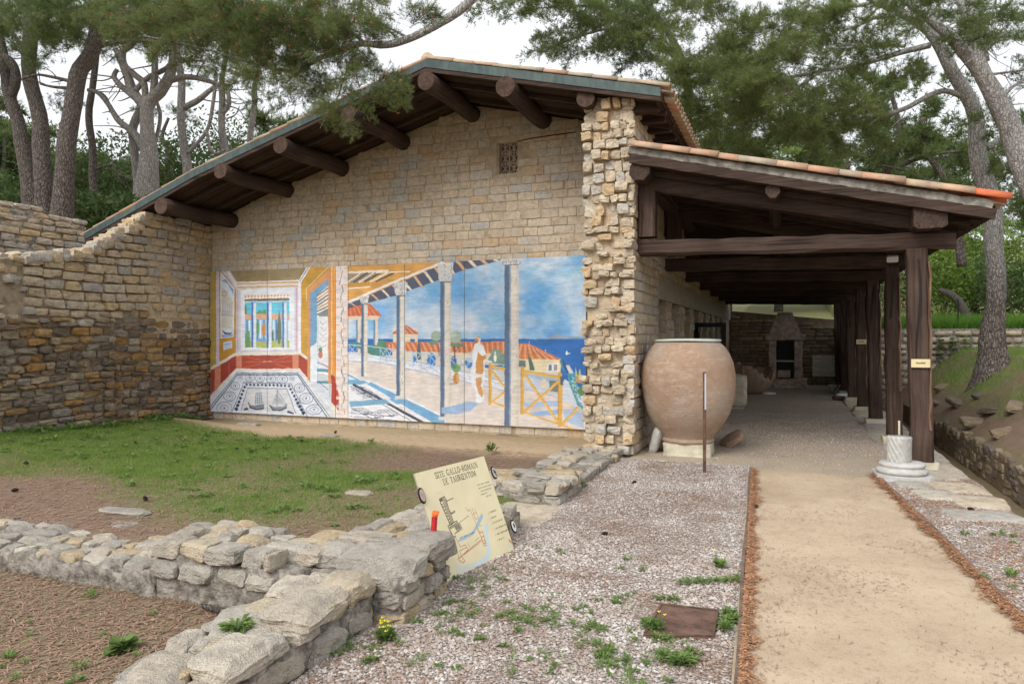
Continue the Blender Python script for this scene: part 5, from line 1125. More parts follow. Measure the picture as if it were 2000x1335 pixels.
# ------------------------------------------------------------------ leaning site board
TL, BL, BR = Vector((-2.345, 4.21, .690)), Vector((-2.06, 4.21, .006)), Vector((-1.908, 5.03, .006))
eu = (BR - BL); sw = eu.length; eu.normalize(); ev = (BL - TL); ev = ev - eu * ev.dot(eu); sh = ev.length; ev.normalize()
b_ = Paint(TL, eu, ev, sw, sh, 330, (236, 224, 186))
b_.A += (vnoise(*np.meshgrid(np.arange(b_.W), np.arange(b_.H)), 120, 3, 2)[..., None] - .5) * np.array((.03, .03, .05))
GL = {  # strokes in a unit-high cell: (polyline, heavy?)
 'S': (.62, [([(.58, .80), (.50, .96), (.30, 1), (.10, .92), (.06, .76), (.18, .60), (.44, .44), (.57, .28), (.52, .08), (.30, 0), (.10, .06), (.04, .22)], 1)]),
 'I': (.30, [([(.15, 0), (.15, 1)], 1), ([(.02, 0), (.28, 0)], 0), ([(.02, 1), (.28, 1)], 0)]),
 'T': (.70, [([(.35, 0), (.35, 1)], 1), ([(.04, .82), (.06, 1), (.64, 1), (.66, .82)], 0), ([(.2, 0), (.5, 0)], 0)]),
 'E': (.64, [([(.14, 0), (.14, 1)], 1), ([(.02, 0), (.56, 0), (.60, .2)], 0), ([(.02, 1), (.54, 1), (.56, .82)], 0), ([(.14, .52), (.42, .52)], 0)]),
 'G': (.78, [([(.66, .80), (.56, .96), (.40, 1), (.18, .90), (.06, .62), (.06, .38), (.18, .10), (.40, 0), (.62, .08), (.64, .40)], 1), ([(.48, .42), (.76, .42)], 0)]),
 'A': (.78, [([(.12, 0), (.38, 1)], 0), ([(.38, 1), (.66, 0)], 1), ([(.2, .34), (.56, .34)], 0), ([(.0, 0), (.24, 0)], 0), ([(.54, 0), (.78, 0)], 0)]),
 'L': (.62, [([(.14, 0), (.14, 1)], 1), ([(.02, 0), (.54, 0), (.58, .24)], 0), ([(.02, 1), (.28, 1)], 0)]),
 'O': (.78, [([(.38, 1), (.16, .90), (.06, .62), (.06, .38), (.16, .10), (.38, 0), (.60, .10), (.70, .38), (.70, .62), (.60, .90), (.38, 1)], 1)]),
 'R': (.72, [([(.14, 0), (.14, 1)], 1), ([(.02, 1), (.40, 1), (.56, .90), (.58, .70), (.48, .54), (.14, .50)], 0), ([(.36, .5), (.68, 0)], 1), ([(.02, 0), (.28, 0)], 0)]),
 'M': (.96, [([(.12, 0), (.14, 1)], 0), ([(.14, 1), (.46, .12)], 1), ([(.46, .12), (.78, 1)], 0), ([(.80, 1), (.82, 0)], 1), ([(.0, 0), (.24, 0)], 0), ([(.70, 0), (.94, 0)], 0)]),
 'N': (.80, [([(.12, 0), (.12, 1)], 0), ([(.12, 1), (.66, 0)], 1), ([(.66, 0), (.66, 1)], 0), ([(.0, 0), (.24, 0)], 0), ([(.54, 1), (.78, 1)], 0)]),
 'D': (.78, [([(.14, 0), (.14, 1)], 1), ([(.02, 1), (.40, 1), (.62, .82), (.70, .5), (.62, .18), (.40, 0), (.02, 0)], 0)]),
 'U': (.78, [([(.14, 1), (.14, .24), (.24, .04), (.40, 0), (.56, .06), (.64, .26), (.64, 1)], 1), ([(.02, 1), (.26, 1)], 0), ([(.54, 1), (.76, 1)], 0)]),
 'Q': (1.08, [([(.36, 1), (.16, .90), (.06, .62), (.06, .38), (.16, .10), (.36, 0), (.56, .08)], 1), ([(.58, 0), (.58, 1)], 1), ([(.36, 1), (1.0, 1), (1.02, .84)], 0), ([(.36, 0), (1.02, 0), (1.04, .2)], 0), ([(.58, .52), (.86, .52)], 0)]),   # OE ligature
 '-': (.44, [([(.08, .42), (.34, .42)], 1)]), ' ': (.46, [])}
def title(p, txt, x0, y0, x1, y1, h, col=(58, 56, 46)):
    """text between two photo points, h metres tall"""
    a, b = p.uv(x0, y0), p.uv(x1, y1); a = Vector(a) / p.k; b = Vector(b) / p.k; a.y = b.y = (a.y + b.y) / 2
    tot = sum(GL[c][0] + .10 for c in txt) - .10; k = (b.x - a.x) / tot; x = a.x
    for c in txt:
        w, st = GL[c]
        for P, hv in st: p.line([(x + q[0] * k, a.y - q[1] * h) for q in P], (5.6 if hv else 3.0), col, .95, True)
        x += (w + .10) * k
title(b_, 'SITE GALLO-ROMAIN', 851.5, 934, 933.5, 911.5, .040); title(b_, 'DE TAURQNTUM', 867, 946, 930.5, 928.5, .040)
def C3(*P): return [(780 + x / 4.768, 880 + y / 4.768) for x, y in P]
def C6(*P): return [(830 + x / 7.853, 950 + y / 7.853) for x, y in P]
def scrib(p, x0, y0, x1, y1, h, col=(150, 142, 112), seed=0):
    """a line of small illegible print"""
    q = random.Random(seed); a, b = Vector(p.uv(x0, y0)) / p.k, Vector(p.uv(x1, y1)) / p.k; a.y = b.y = (a.y + b.y) / 2; x = a.x
    while x < b.x:
        w = q.uniform(.003, .006); p.line([(x, a.y - q.uniform(0, .3) * h), (x + w * .6, a.y - h * q.uniform(.6, 1))], 3.0, col, .9, True); x += w
        if q.random() < .15: x += .006
for i, (a, b, c, d) in enumerate(((726, 325, 838, 292), (740, 355, 866, 316), (752, 382, 858, 350), (762, 412, 818, 395), (812, 428, 858, 412))): scrib(b_, *C3((a, b))[0], *C3((c, d))[0], .010, (140, 134, 104), i)
for i, (a, b, c, d) in enumerate(((845, 580, 902, 556), (860, 632, 905, 612), (878, 676, 962, 642), (896, 730, 998, 690), (912, 780, 1008, 742), (930, 832, 978, 812))): scrib(b_, *C3((a, b))[0], *C3((c, d))[0], .015, (132, 126, 96), i + 9); b_.line(C3((a - 16, b + 6), (a - 14, b - 8)), 3.5, (150, 142, 110))
scrib(b_, *C3((408, 806))[0], *C3((428, 800))[0], .008, (110, 104, 84), 30); scrib(b_, *C3((414, 830))[0], *C3((428, 824))[0], .010, (60, 56, 44), 31)
def L3(w, col, *P, closed=False): b_.line(C6(*P), w, col, closed=closed)
WL, BK = (206, 222, 226), (70, 66, 56)
for k in range(7): b_.line(C6((480, 1190 + 26 * k), (600, 1215 + 22 * k), (720, 1180 + 22 * k), (860, 1110 + 14 * k), (960, 1000 + 30 * k), (980, 860 + 20 * k), (930 + 6 * k, 700), (915 + 8 * k, 560)), 5, WL)
b_.poly(C6((900, 560), (935, 640), (1000, 900), (1020, 1040), (960, 1130), (840, 1180), (720, 1215), (760, 1190), (900, 1100), (950, 1000), (930, 860), (905, 700)), (204, 224, 230), .75)
b_.poly(C6((870, 395), (892, 455), (840, 570), (790, 650), (740, 730), (600, 810), (510, 838), (512, 800), (620, 750), (720, 690), (775, 600), (815, 500)), (168, 192, 210)); scrib(b_, *C6((545, 795))[0], *C6((760, 690))[0], .008, (70, 96, 120), 44)
L3(6, BK, (218, 190), (300, 145), (440, 545), (385, 585), closed=True); L3(4.5, BK, (262, 172), (408, 575)); L3(4, BK, (285, 160), (428, 555)); b_.poly(C6((218, 190), (262, 170), (275, 215), (236, 235)), (110, 104, 88)); b_.poly(C6((268, 165), (292, 152), (430, 545), (412, 560)), (150, 144, 124), .7)
for k in range(7): L3(4.5, BK, (258 + 19 * k, 270 + 48 * k), (290 + 18 * k, 252 + 48 * k), (303 + 18 * k, 290 + 48 * k)); L3(3.5, BK, (270 + 19 * k, 300 + 48 * k), (300 + 19 * k, 285 + 48 * k))
L3(6, BK, (235, 240), (390, 590)); L3(5, BK, (310, 180), (340, 215), (430, 172)); L3(4.5, BK, (340, 215), (335, 260), (398, 405), (460, 360)); L3(4.5, BK, (398, 420), (465, 380)); L3(4, BK, (378, 185), (390, 195))
L3(6, BK, (350, 600), (485, 520), (500, 545), (372, 625)); L3(5, BK, (350, 600), (440, 770), (470, 750)); L3(5, BK, (385, 640), (530, 555), (560, 620), (455, 720)); L3(4, BK, (372, 650), (430, 770)); b_.poly(C6((450, 610), (525, 570), (550, 620), (480, 670)), (120, 112, 92), .8); L3(3.5, (130, 116, 92), (530, 545), (670, 440)); L3(3.5, (120, 110, 90), (450, 720), (575, 640))
RO = (176, 96, 74)
L3(4, RO, (430, 780), (520, 1080)); L3(4, RO, (460, 760), (545, 920), (620, 885), (660, 960), (560, 1060), (530, 980), (640, 920)); L3(5, RO, (500, 1105), (860, 810)); L3(4, RO, (520, 1120), (590, 1160), (610, 1130), (570, 1070)); L3(3.5, (206, 140, 110), (600, 1040), (870, 830)); L3(3.5, (150, 120, 96), (650, 855), (690, 930)); L3(3.5, (150, 120, 96), (765, 830), (830, 770))
L3(3.5, (170, 120, 92), (625, 320), (660, 370), (690, 345), (790, 580), (850, 720)); L3(3.5, (176, 126, 100), (720, 325), (770, 480)); L3(3.5, (176, 126, 100), (760, 325), (820, 470), (790, 500), (740, 410), (785, 390)); L3(4, RO, (790, 620), (880, 800)); L3(4.5, (182, 90, 66), (840, 700), (880, 680), (940, 890), (905, 900), (860, 770), (910, 750)); L3(4, (182, 90, 66), (880, 830), (925, 815)); L3(4, (182, 90, 66), (890, 870), (935, 850)); L3(3.5, (150, 150, 140), (830, 600), (875, 590))
b_.poly(C3((1015, 815), (1040, 835), (1075, 880), (1070, 925), (1050, 870), (1020, 840)), (184, 120, 60)); b_.poly(C3((1020, 830), (1060, 860), (1065, 900), (1035, 900), (1010, 890)), (206, 216, 196), .6)
for k in range(4): b_.line(C3((340 + 18 * k, 400 + 6 * k), (385 + 18 * k, 375 + 6 * k)), 3, (222, 210, 176))
board = thing('site_board', 'cream site plan board leaning on the low wall', 'sign', BL)
b_.panel('plate', board, M['print'], 0, 1, .012, .95, M['concrete'])
def medallion(x, y, cols, r=.055, sy=1.0):
    u, v = b_.uv(x, y); c = TL + eu * (u / b_.k) + ev * (v / b_.k); nn = -b_.nrm.normalized()
    def disc(r0, t0, t1, n=20):
        vv = [c + (eu * .55 * math.cos(6.283 * k / n) + ev * math.sin(6.283 * k / n) * sy) * r0 + nn * t for t in (t0, t1) for k in range(n)]
        return vv, [tuple(range(n)), tuple(reversed(range(n, 2 * n)))] + [(k, k + n, (k + 1) % n + n, (k + 1) % n) for k in range(n)]
    d = obj('medallion', mesh('medallion', *disc(r, .003, .012), M[cols[0]]), board)
    obj('medallion_face', mesh('medallion_face', *disc(r * .78, .0125, .016), M[cols[1]]), d)
    ps = []
    q = random.Random(int(x))
    for k in range(5):
        a = q.uniform(0, 6.28); p0 = c + (eu * .5 * math.cos(a) + ev * math.sin(a)) * r * q.uniform(.05, .5) + nn * .0185; s_ = r * q.uniform(.12, .22)
        ps.append(([p0 + eu * s_ * .6 * math.cos(t) + ev * s_ * 1.6 * math.sin(t) for t in (0, 1.3, 2.4, 3.6, 5.0)], [(0, 1, 2, 3, 4)]))
    obj('medallion_relief', mesh('medallion_relief', *join(*ps), M[cols[2]]), d)
medallion(822.5, 968, ('black', 'hearth', 'greystone')); medallion(963, 923, ('black', 'greystone', 'black'), .052); medallion(1001, 1028, ('black', 'white', 'black'), .052)
# ------------------------------------------------------------------ objects on show under the porch
jar = thing('storage_jar', 'huge round terracotta storage jar on a stone plinth beside the pillar', 'jar', (-1.30, 10.05, 0))
JP = [(.30, .195), (.34, .20), (.345, .24), (.385, .30), (.49, .44), (.565, .60), (.612, .78), (.636, .96), (.634, 1.10), (.606, 1.26), (.555, 1.39), (.495, 1.48), (.455, 1.52), (.43, 1.545), (.38, 1.53)]
from_prof = []
for (r0, z0), (r1, z1) in zip(JP, JP[1:]):
    for t in (0, .5): from_prof.append((r0 + (r1 - r0) * t, z0 + (z1 - z0) * t))
from_prof.append(JP[-1])
v, f = lathe(from_prof, 64)
v = [Vector(p) * 1.0 for p in v]
for p in v:
    k = 1 + .022 * mnoise.noise(Vector((p.x * 2, p.y * 2, p.z * 2))) + .004 * mnoise.noise(p * 9); p.x *= k; p.y *= k
obj('body', mesh('body', v, f, M['jar'], True), jar, WO[jar.name])
v, f = lathe([(.30, .17), (.345, .175), (.36, .205), (.345, .235), (.30, .24)], 48); obj('foot_ring', mesh('foot_ring', v, f, M['jar'], True), jar, WO[jar.name])
v, f = lathe([(.02, 1.556), (.435, 1.553), (.45, 1.562), (.445, 1.58), (.30, 1.59), (.02, 1.595)], 48)
v = [(x, y, z + .012 * math.sin(3 * math.atan2(y, x)) * math.hypot(x, y)) for x, y, z in v]; obj('lid', mesh('lid', v, f, M['lid'], True), jar, WO[jar.name])
pl = tag(obj('plinth', mesh('plinth', *hewn((-1.28, 10.03, -.02), (-1.28, 10.03, .172), .62, .60, 3, .08, .01, 3, (0, 1, 0)), M['cream'])), 'squat cream stone plinth under the big jar', 'plinth')
sh = tag(obj('pottery_shard', mesh('pottery_shard', *rock_mesh('s', 44, 5, 3, .15), M['greystone'], True), None, (-1.72, 10.0, .2), (.2, .3, .1), (.14, .26, .52)), 'grey stone fragment leaning behind the jar by the pillar', 'fragment')
sh2 = tag(obj('pottery_shard', mesh('pottery_shard', *[(a, b) for a, b in [rock_mesh('s', 45, 5, 3, .15)]][0], M['jar'], True), None, (-.78, 11.0, .10), (.1, .9, .3), (.12, .5, .36)), 'curved terracotta shard lying behind the big jar', 'fragment')
# information post seen edge-on
ip = thing('label_post', 'slim rusty post carrying a panel seen edge-on in front of jar', 'post', at(1376, 925, Z=0)); c = WO[ip.name]
obj('post', mesh('post', *box(c.x - .017, c.x + .017, c.y - .02, c.y + .02, -.05, 1.2), M['rust']), ip)
obj('panel', mesh('panel', *box(c.x + .004, c.x + .022, c.y - .032, c.y - .022, .76, 1.185), M['whitepanel']), ip)
# spiral column fragment on a moulded base
cf = thing('column_base', 'pale marble column base on the ledge near the first porch post', 'column base', (1.20, 9.12, .0)); c = WO[cf.name]
v, f = join(hewn((0, 0, -.01), (0, 0, .07), .56, .54, 8, .10, .012, 3, (0, 1, 0))); obj('base_slab', mesh('base_slab', v, f, M['greystone'], False), cf, c, (0, 0, .05))
v, f = lathe([(.20, .07), (.25, .072), (.268, .095), (.262, .12), (.235, .135), (.225, .15), (.235, .158), (.24, .175), (.225, .195), (.17, .20)], 40)
v = [Vector((x, y, z)) * (1 + .02 * mnoise.noise(Vector((x * 6, y * 6, z * 9)))) for x, y, z in v]; obj('torus', mesh('torus', v, f, M['greystone'], True), cf, c)
v, f = [], []; n, rows = 72, 14
for j in range(rows + 1):
    for k in range(n):
        a = 2 * math.pi * k / n; z = .195 + .285 * j / rows; fl_ = .5 + .5 * math.cos(14 * (a + z * 5)); r = .132 - .022 * (1 - fl_) + .003 * mnoise.noise(Vector((math.cos(a) * 3, math.sin(a) * 3, z * 20)))
        v.append((r * math.cos(a), r * math.sin(a), z + (.012 * mnoise.noise(Vector((math.cos(a) * 2, math.sin(a) * 2, 3))) if j == rows else 0)))
for j in range(rows):
    for k in range(n): a, b = j * n + k, j * n + (k + 1) % n; f.append((a, b, b + n, a + n))
f.append(tuple(range(rows * n, rows * n + n)))
sf = obj('spiral_shaft', mesh('spiral_shaft', v, f, M['greystone'], True), None, c + Vector((-.03, .02, 0)), (.01, .015, 0)); tag(sf, 'short spiral-fluted marble column stump on the moulded base', 'column')
tag(obj('stake', mesh('stake', *box(1.215, 1.235, 9.52, 9.54, .0, .62), M['cream'])), 'thin pale wooden stake behind the spiral column stump', 'stake')
# carved block, broken jar, hearth, board at the far end
blk = thing('carved_block', 'upright weathered limestone block with carving behind the jar', 'block', at(1437, 800, Z=0)); c = at(1436, 800, Z=0)
obj('body', mesh('body', *rock_mesh('cb', 77, 6, 12, .05, 2.5), M['cream'], False), blk, (c.x, c.y + .25, .42), (0, 0, .06), (.46, .55, .70))
obj('support', mesh('support', *rock_mesh('cb', 79, 3, 6, .1), M['greystone'], True), blk, (c.x, c.y + .25, .04), None, (.36, .4, .1))
def shell(prof, a0, a1, n, rag, seed, th=.035):
    """broken piece of a thick jar wall"""
    r_ = random.Random(seed); v, f = [], []; m_ = len(prof)
    for k in range(n + 1):
        a = a0 + (a1 - a0) * k / n; cut = 1 - rag * (.5 + .5 * mnoise.noise(Vector((k * .35, seed, 0)))) * (1 + 1.4 * math.sin(math.pi * k / n))
        for t in (0, th):
            for i, (r, z) in enumerate(prof): zz = prof[0][1] + (z - prof[0][1]) * cut; v.append(((r - t) * math.cos(a), (r - t) * math.sin(a), zz))
    w = 2 * m_
    for k in range(n):
        for i in range(m_ - 1):
            a = k * w + i; f.append((a, a + w, a + w + 1, a + 1)); b = a + m_; f.append((b, b + 1, b + w + 1, b + w))
        e = k * w + m_ - 1; f.append((e, e + w, e + w + m_, e + m_))
    for k in (0, n):
        for i in range(m_ - 1): a = k * w + i; f.append((a, a + 1, a + m_ + 1, a + m_))
    return v, f
bj = thing('broken_jar', 'broken lower half of a large terracotta jar in the porch', 'jar', at(1462, 772, Z=0)); c = WO[bj.name]
BP = [(.12, .0), (.30, .04), (.46, .22), (.58, .48), (.66, .74), (.69, .92)]
obj('wall', mesh('wall', *shell(BP, -1.75, .55, 26, .30, 3), M['jar'], True), bj, (c.x - .05, c.y + .7, 0), (0, .12, 0))
obj('wall', mesh('wall', *shell(BP, .55, 4.4, 30, .16, 6), M['jar'], True), bj, (c.x - .05, c.y + .7, 0), (0, .12, 0))
tag(obj('marble_fragment', mesh('marble_fragment', *rock_mesh('mf', 12, 4, 5, .14), M['white'], True), None, at(1502, 768, Z=.02), (0, 0, .2), (.36, .3, .07)), 'small white fragment on the floor by the broken jar', 'fragment')
he = thing('hearth', 'pink stone hearth with tapered hood against the end wall', 'hearth', at(1533, 757, Z=0)); c = at(1533, 757, Z=0) + Vector((0, .35, 0)); w = .46
he_m = lambda *p: mesh('hearth_part', *join(*p), M['hearth'])
obj('base_slab', he_m(hewn((c.x - .66, c.y, .14), (c.x + .66, c.y, .14), .8, .30, 3, .08, .03, 8)), he)
obj('jamb', he_m(hewn((c.x - .38, c.y, .28), (c.x - .38, c.y, 1.52), .24, .5, 5, .1, .02, 8, (0, 1, 0))), he)
obj('jamb', he_m(hewn((c.x + .40, c.y, .28), (c.x + .40, c.y, 1.52), .26, .5, 6, .1, .02, 8, (0, 1, 0))), he)
obj('lintel', he_m(hewn((c.x - .58, c.y, 1.62), (c.x + .62, c.y, 1.62), .66, .2, 7, .15, .025, 8)), he)
hv = [(c.x + sx * q[0], c.y + sy * q[1], q[2]) for q in ((.50, .28, 1.71), (.40, .24, 1.95), (.30, .2, 2.2), (.22, .16, 2.44)) for sx, sy in ((-1, -1), (1, -1), (1, 1), (-1, 1))]
obj('hood', mesh('hood', hv, [(j * 4 + k, j * 4 + (k + 1) % 4, j * 4 + 4 + (k + 1) % 4, j * 4 + 4 + k) for j in range(3) for k in range(4)] + [(12, 13, 14, 15)], M['hearth']), he)
obj('back', mesh('back', *box(c.x - .3, c.x + .3, c.y + .2, c.y + .24, .28, 1.52), M['black']), he)
obj('shelf', mesh('shelf', *box(c.x - .27, c.x + .27, c.y - .22, c.y + .19, .83, .88), M['cream']), he)
obj('fire_block', he_m(hewn((c.x - .22, c.y - .05, .43), (c.x + .16, c.y - .05, .43), .3, .26, 9, .12, .03, 5)), he)
tag(obj('stone_bar', mesh('stone_bar', *hewn((c.x - .3, c.y - .62, .04), (c.x + .26, c.y - .62, .04), .1, .09, 11, .15, .01, 3), M['cream'])), 'pale stone bar lying on the floor before the hearth', 'bar')
ib = thing('info_board', 'white text board on wooden legs beside the hearth', 'sign', at(1614, 752, Z=0)); c = at(1614, 752, Z=0)
p_ = at(1587, 693, Y=c.y); q_ = at(1641, 735, Y=c.y)
tb = Paint((p_.x, c.y, p_.z), (1, 0, 0), (0, 0, -1), q_.x - p_.x, p_.z - q_.z, 150, (240, 237, 226))
for k, (a, b, h) in enumerate(((.30, .70, .018), (.06, .92, .03), (.25, .72, .026), (.08, .92, .03), (.08, .90, .03), (.10, .80, .028), (.30, .66, .026), (.04, .92, .04), (.18, .80, .034))):
    q = random.Random(k); x = a; y = .09 + k * .098 + (.04 if k > 6 else 0)
    while x < b: tb.line([(x * tb.wm, y * tb.hm), (x * tb.wm + .02, y * tb.hm - h * q.uniform(.3, 1))], 7, (110, 112, 106), .8, True); x += q.uniform(.016, .03)
for x in (.72, .80, .86): tb.line([(x * tb.wm, 0), (x * tb.wm, .22 * tb.hm)], 12, (90, 84, 76), .8, True)
tb.panel('panel', ib, M['print'], 0, 1, .03, .9, M['concrete'])
for x, dx in ((1600, -16), (1615, 0), (1630, 12)):
    a, b = at(x, 733, Y=c.y + .06), at(x + dx, 758 if dx else 752, Y=c.y - .1 if dx else c.y + .1); b.z = 0
    obj('leg', mesh('leg', *hewn(a, b, .05, .05, 2, .1, .004, 3, (0, 1, 0)), M['sapwood']), ib)
fc = thing('folded_chair', 'folded metal-tube chair leaning against the far porch posts', 'chair', at(1640, 768, Z=0)); c = at(1638, 768, Z=0)
def P3(x, y, dy=0): return at(x, y, Y=c.y + dy)
obj('seat', mesh('seat', [P3(1626, 764), P3(1639, 768), P3(1652, 748), P3(1640, 745), P3(1627, 763, .05), P3(1640, 767, .05), P3(1653, 747, .05), P3(1641, 744, .05)], [(0, 1, 2, 3), (7, 6, 5, 4), (0, 4, 5, 1), (1, 5, 6, 2), (2, 6, 7, 3), (3, 7, 4, 0)], M['seat']), fc)
obj('frame', mesh('frame', *tube(smooth_path([P3(1630, 768, -.05), P3(1644, 748, -.05), P3(1650, 749, -.05), P3(1648, 755, -.05), P3(1637, 769, -.05)], [.014] * 5)[0], .014, 6), M['metal'], True), fc)
for i, (x, y, sx, rz) in enumerate(((1645, 772, .34, .2), (1652, 770, .24, .8), (1641, 777, .36, .1), (1624, 754, .16, .5))):
    tag(obj('stone_fragment', mesh('stone_fragment', *rock_mesh('sf', 70 + i, 4, 6, .12), M[('white', 'cream', 'rust', 'white')[i]], True), None, at(x, y, Z=.06), (0, 0, rz), (sx, .22, .11)), ('white carved fragment below the folded chair', 'small pale fragment at the foot of a far porch post', 'rusty brown slab fragment beneath the white carved piece', 'little white fragment behind the folded chair')[i], 'fragment')
# glazed door standing open under the porch
gd = thing('glass_door', 'black framed glass door standing open at the museum windows', 'door', (-1.9, 17.0, 0))
x0, x1, yd, z1 = at(1340, 640, Y=17.0).x, at(1418, 640, Y=17.0).x, 17.0, at(1400, 630, Y=17.0).z
obj('frame', mesh('frame', *join(box(x0, x0 + .10, yd - .03, yd + .03, .05, z1 - .1), box(x1 - .11, x1, yd - .03, yd + .03, .05, z1 - .1), box(x0, x1, yd - .03, yd + .03, z1 - .1, z1), box(x0 + .1, x1 - .11, yd - .03, yd + .03, .05, .2)), M['black']), gd)
obj('pane', mesh('pane', *box(x0 + .1, x1 - .11, yd - .006, yd + .006, .2, z1 - .1), M['clearglass']), gd)
# red conduit sticking out of the low wall
rc = thing('conduit', 'red corrugated conduit with frayed orange end in the low wall', 'conduit', at(844, 1056, X=-2.12)); c = at(845, 1056, X=-2.12); t = at(849, 1008, X=-2.12); n = 17
v, f = tube([c.lerp(t, k / (2 * n)) - Vector((0, 0, .02 * (1 - k / (2 * n)))) for k in range(2 * n + 1)], [.021 if k % 2 else .017 for k in range(2 * n + 1)], 14); obj('pipe', mesh('pipe', v, f, M['red'], True), rc)
v, f = tube([t, t + Vector((.004, .006, .016)), t + Vector((.006, .01, .034))], [.020, .025, .022], 12, .25, 4); obj('plug', mesh('plug', v, f, M['orange']), rc)
# rusty cover plate in the gravel
mc = thing('cover_plate', 'rusty square cover plate set in the gravel beside the path', 'cover', at(1332, 1211, Z=.02)); P_ = [at(x, y, Z=.028) for x, y in ((1256, 1240), (1395, 1243), (1404, 1191), (1290, 1178))]
v = [p + Vector((0, 0, -.03)) for p in P_] + P_; obj('plate', mesh('plate', v, [(3, 2, 1, 0), (4, 5, 6, 7)] + [(k, (k + 1) % 4, (k + 1) % 4 + 4, k + 4) for k in range(4)], M['rustplate']), mc)
v = [];cc = sum(P_, Vector()) / 4; rim_in = [cc + (p - cc) * .93 + Vector((0, 0, .006)) for p in P_]; rim_out = [p + Vector((0, 0, .006)) for p in P_]
v = [p + Vector((0, 0, -.004)) for p in rim_out] + rim_out + rim_in + [p - Vector((0, 0, .0055)) for p in rim_in]
obj('rim', mesh('rim', v, [(k + o, (k + 1) % 4 + o, (k + 1) % 4 + 4 + o, k + 4 + o) for k in range(4) for o in (0, 4, 8)], M['rust']), mc)
# dead logs and a stake on the terrace
tag(obj('fallen_branch', mesh('fallen_branch', *tube(*smooth_path([at(1832, 566, Y=24), at(1850, 572, Y=24), at(1866, 582, Y=24), at(1882, 604, Y=24), at(1900, 650, Y=24)], [.06, .10, .11, .12, .12], 4), 9, .1, 3), M['deadwood'], True)), 'grey crooked fallen branch on the grassy terrace', 'branch')
tag(obj('iron_stake', mesh('iron_stake', *box(*[q for q in (4.05, 4.08, 21.15, 21.18, 1.7, 2.6)]), M['black'])), 'thin dark stake standing in the terrace grass', 'stake')
# ------------------------------------------------------------------ pines
def needle_spray(seed, n_tuft=62, n_need=15, L=.105, W=.0075, cones=0, spread=.42, length=.75):
    """one branch end: twigs carrying brushes of needles; arrays V (n,3), F (m,3), material index"""
    r = np.random.default_rng(seed); V, Fc, Mi = [], [], []
    def tri(a, b, c, m): i = len(V); V.extend((a, b, c)); Fc.append((i, i + 1, i + 2)); Mi.append(m)
    for t in range(n_tuft):
        u = r.random() ** .7; ax = np.array((u * length, 0, .10 * u * math.sin(u * 3) - .12 * u * u)); off = r.normal(0, 1, 3); off[0] = abs(off[0]) * .4; off[2] *= .55
        tip = ax + off / np.linalg.norm(off) * spread * (.25 + .75 * r.random()) * (1.05 - .55 * u)
        d = tip - ax; dn = d / (np.linalg.norm(d) + 1e-6); d0 = dn * .55 + np.array((.35, 0, .35)); d0 /= np.linalg.norm(d0)
        s = np.cross(dn, (0, 0, 1.0)); s = s / (np.linalg.norm(s) + 1e-6) * .004
        tri(ax - s, ax + s, tip, 1)
        for k in range(n_need):
            b = tip - dn * r.random() * .10 - d0 * .01; q = d0 * .75 + r.normal(0, .55, 3); q /= np.linalg.norm(q); w = np.cross(q, r.normal(0, 1, 3)); w = w / (np.linalg.norm(w) + 1e-6) * W * .5
            tri(b - w, b + w, b + q * L * (.7 + .5 * r.random()), 0)
        if cones and r.random() < cones:
            for k in range(7):
                b = tip + d0 * .02 + r.normal(0, .010, 3); q = r.normal(0, 1, 3); q /= np.linalg.norm(q); w = np.cross(q, r.normal(0, 1, 3)); w = w / np.linalg.norm(w) * .010; tri(b - w, b + w, b + q * .028, 2)
    for k in range(6): a = np.array((length * k / 6, 0, -.12 * (k / 6) ** 2)); b = np.array((length * (k + 1) / 6, 0, -.12 * ((k + 1) / 6) ** 2)); tri(a + (0, .008, 0), a - (0, .008, 0), b, 1); tri(a + (0, 0, .008), a - (0, 0, .008), b, 1)
    return np.array(V), np.array(Fc), np.array(Mi)
SPR_NEAR = [needle_spray(10 + i, 64, 18, .085, .0048, .07) for i in range(4)]
SPR_MID = [needle_spray(30 + i, 58, 15, .115, .0082) for i in range(5)]
SPR_FAR = [needle_spray(50 + i, 46, 9, .17, .022) for i in range(4)]
def crown_mesh(name, places, sprays, mats, seed):
    """places: list of (pos, heading vector, scale)"""
    r = np.random.default_rng(seed); Vs, Fs, Ms = [], [], []; n = 0
    for pos, hd, sc in places:
        V, Fc, Mi = sprays[r.integers(len(sprays))]
        x = np.array(hd, float); x /= np.linalg.norm(x) + 1e-9; up = np.array((0, 0, 1.0)) + r.normal(0, .25, 3); y = np.cross(up, x); y /= np.linalg.norm(y) + 1e-9; z = np.cross(x, y)
        Vs.append((V * sc) @ np.array((x, y, z)) + np.array(pos)); Fs.append(Fc + n); Ms.append(Mi); n += len(V)
    return npmesh(name, np.vstack(Vs), np.vstack(Fs), mats, np.concatenate(Ms))
NM = [M['needle'], M['twig'], M['cone']]; NMD = [M['needle_dk'], M['twig'], M['cone']]
def fol(zones, seed, center=None):
    """zones: (px, py, depth, rx px, ry px, rdepth m, count, scale) -> sprays spread over an ellipsoid"""
    r = random.Random(seed); out = []
    for px, py, d, rx, ry, rd, n, sc in zones:
        for _ in range(n):
            while True:
                a, b, c = r.uniform(-1, 1), r.uniform(-1, 1), r.uniform(-1, 1)
                if a * a + b * b + c * c <= 1: break
            p = at(px + a * rx, py + b * ry, d=d + c * rd); cen = at(px, py + ry * .3, d=d)
            h = (p - cen); h.z *= .4; h = h.normalized() + Vector((r.uniform(-.6, .6), r.uniform(-.6, .6), r.uniform(-.35, .25)))
            out.append((p, h, sc * r.uniform(.75, 1.25)))
    return out
PXM = 1 / F
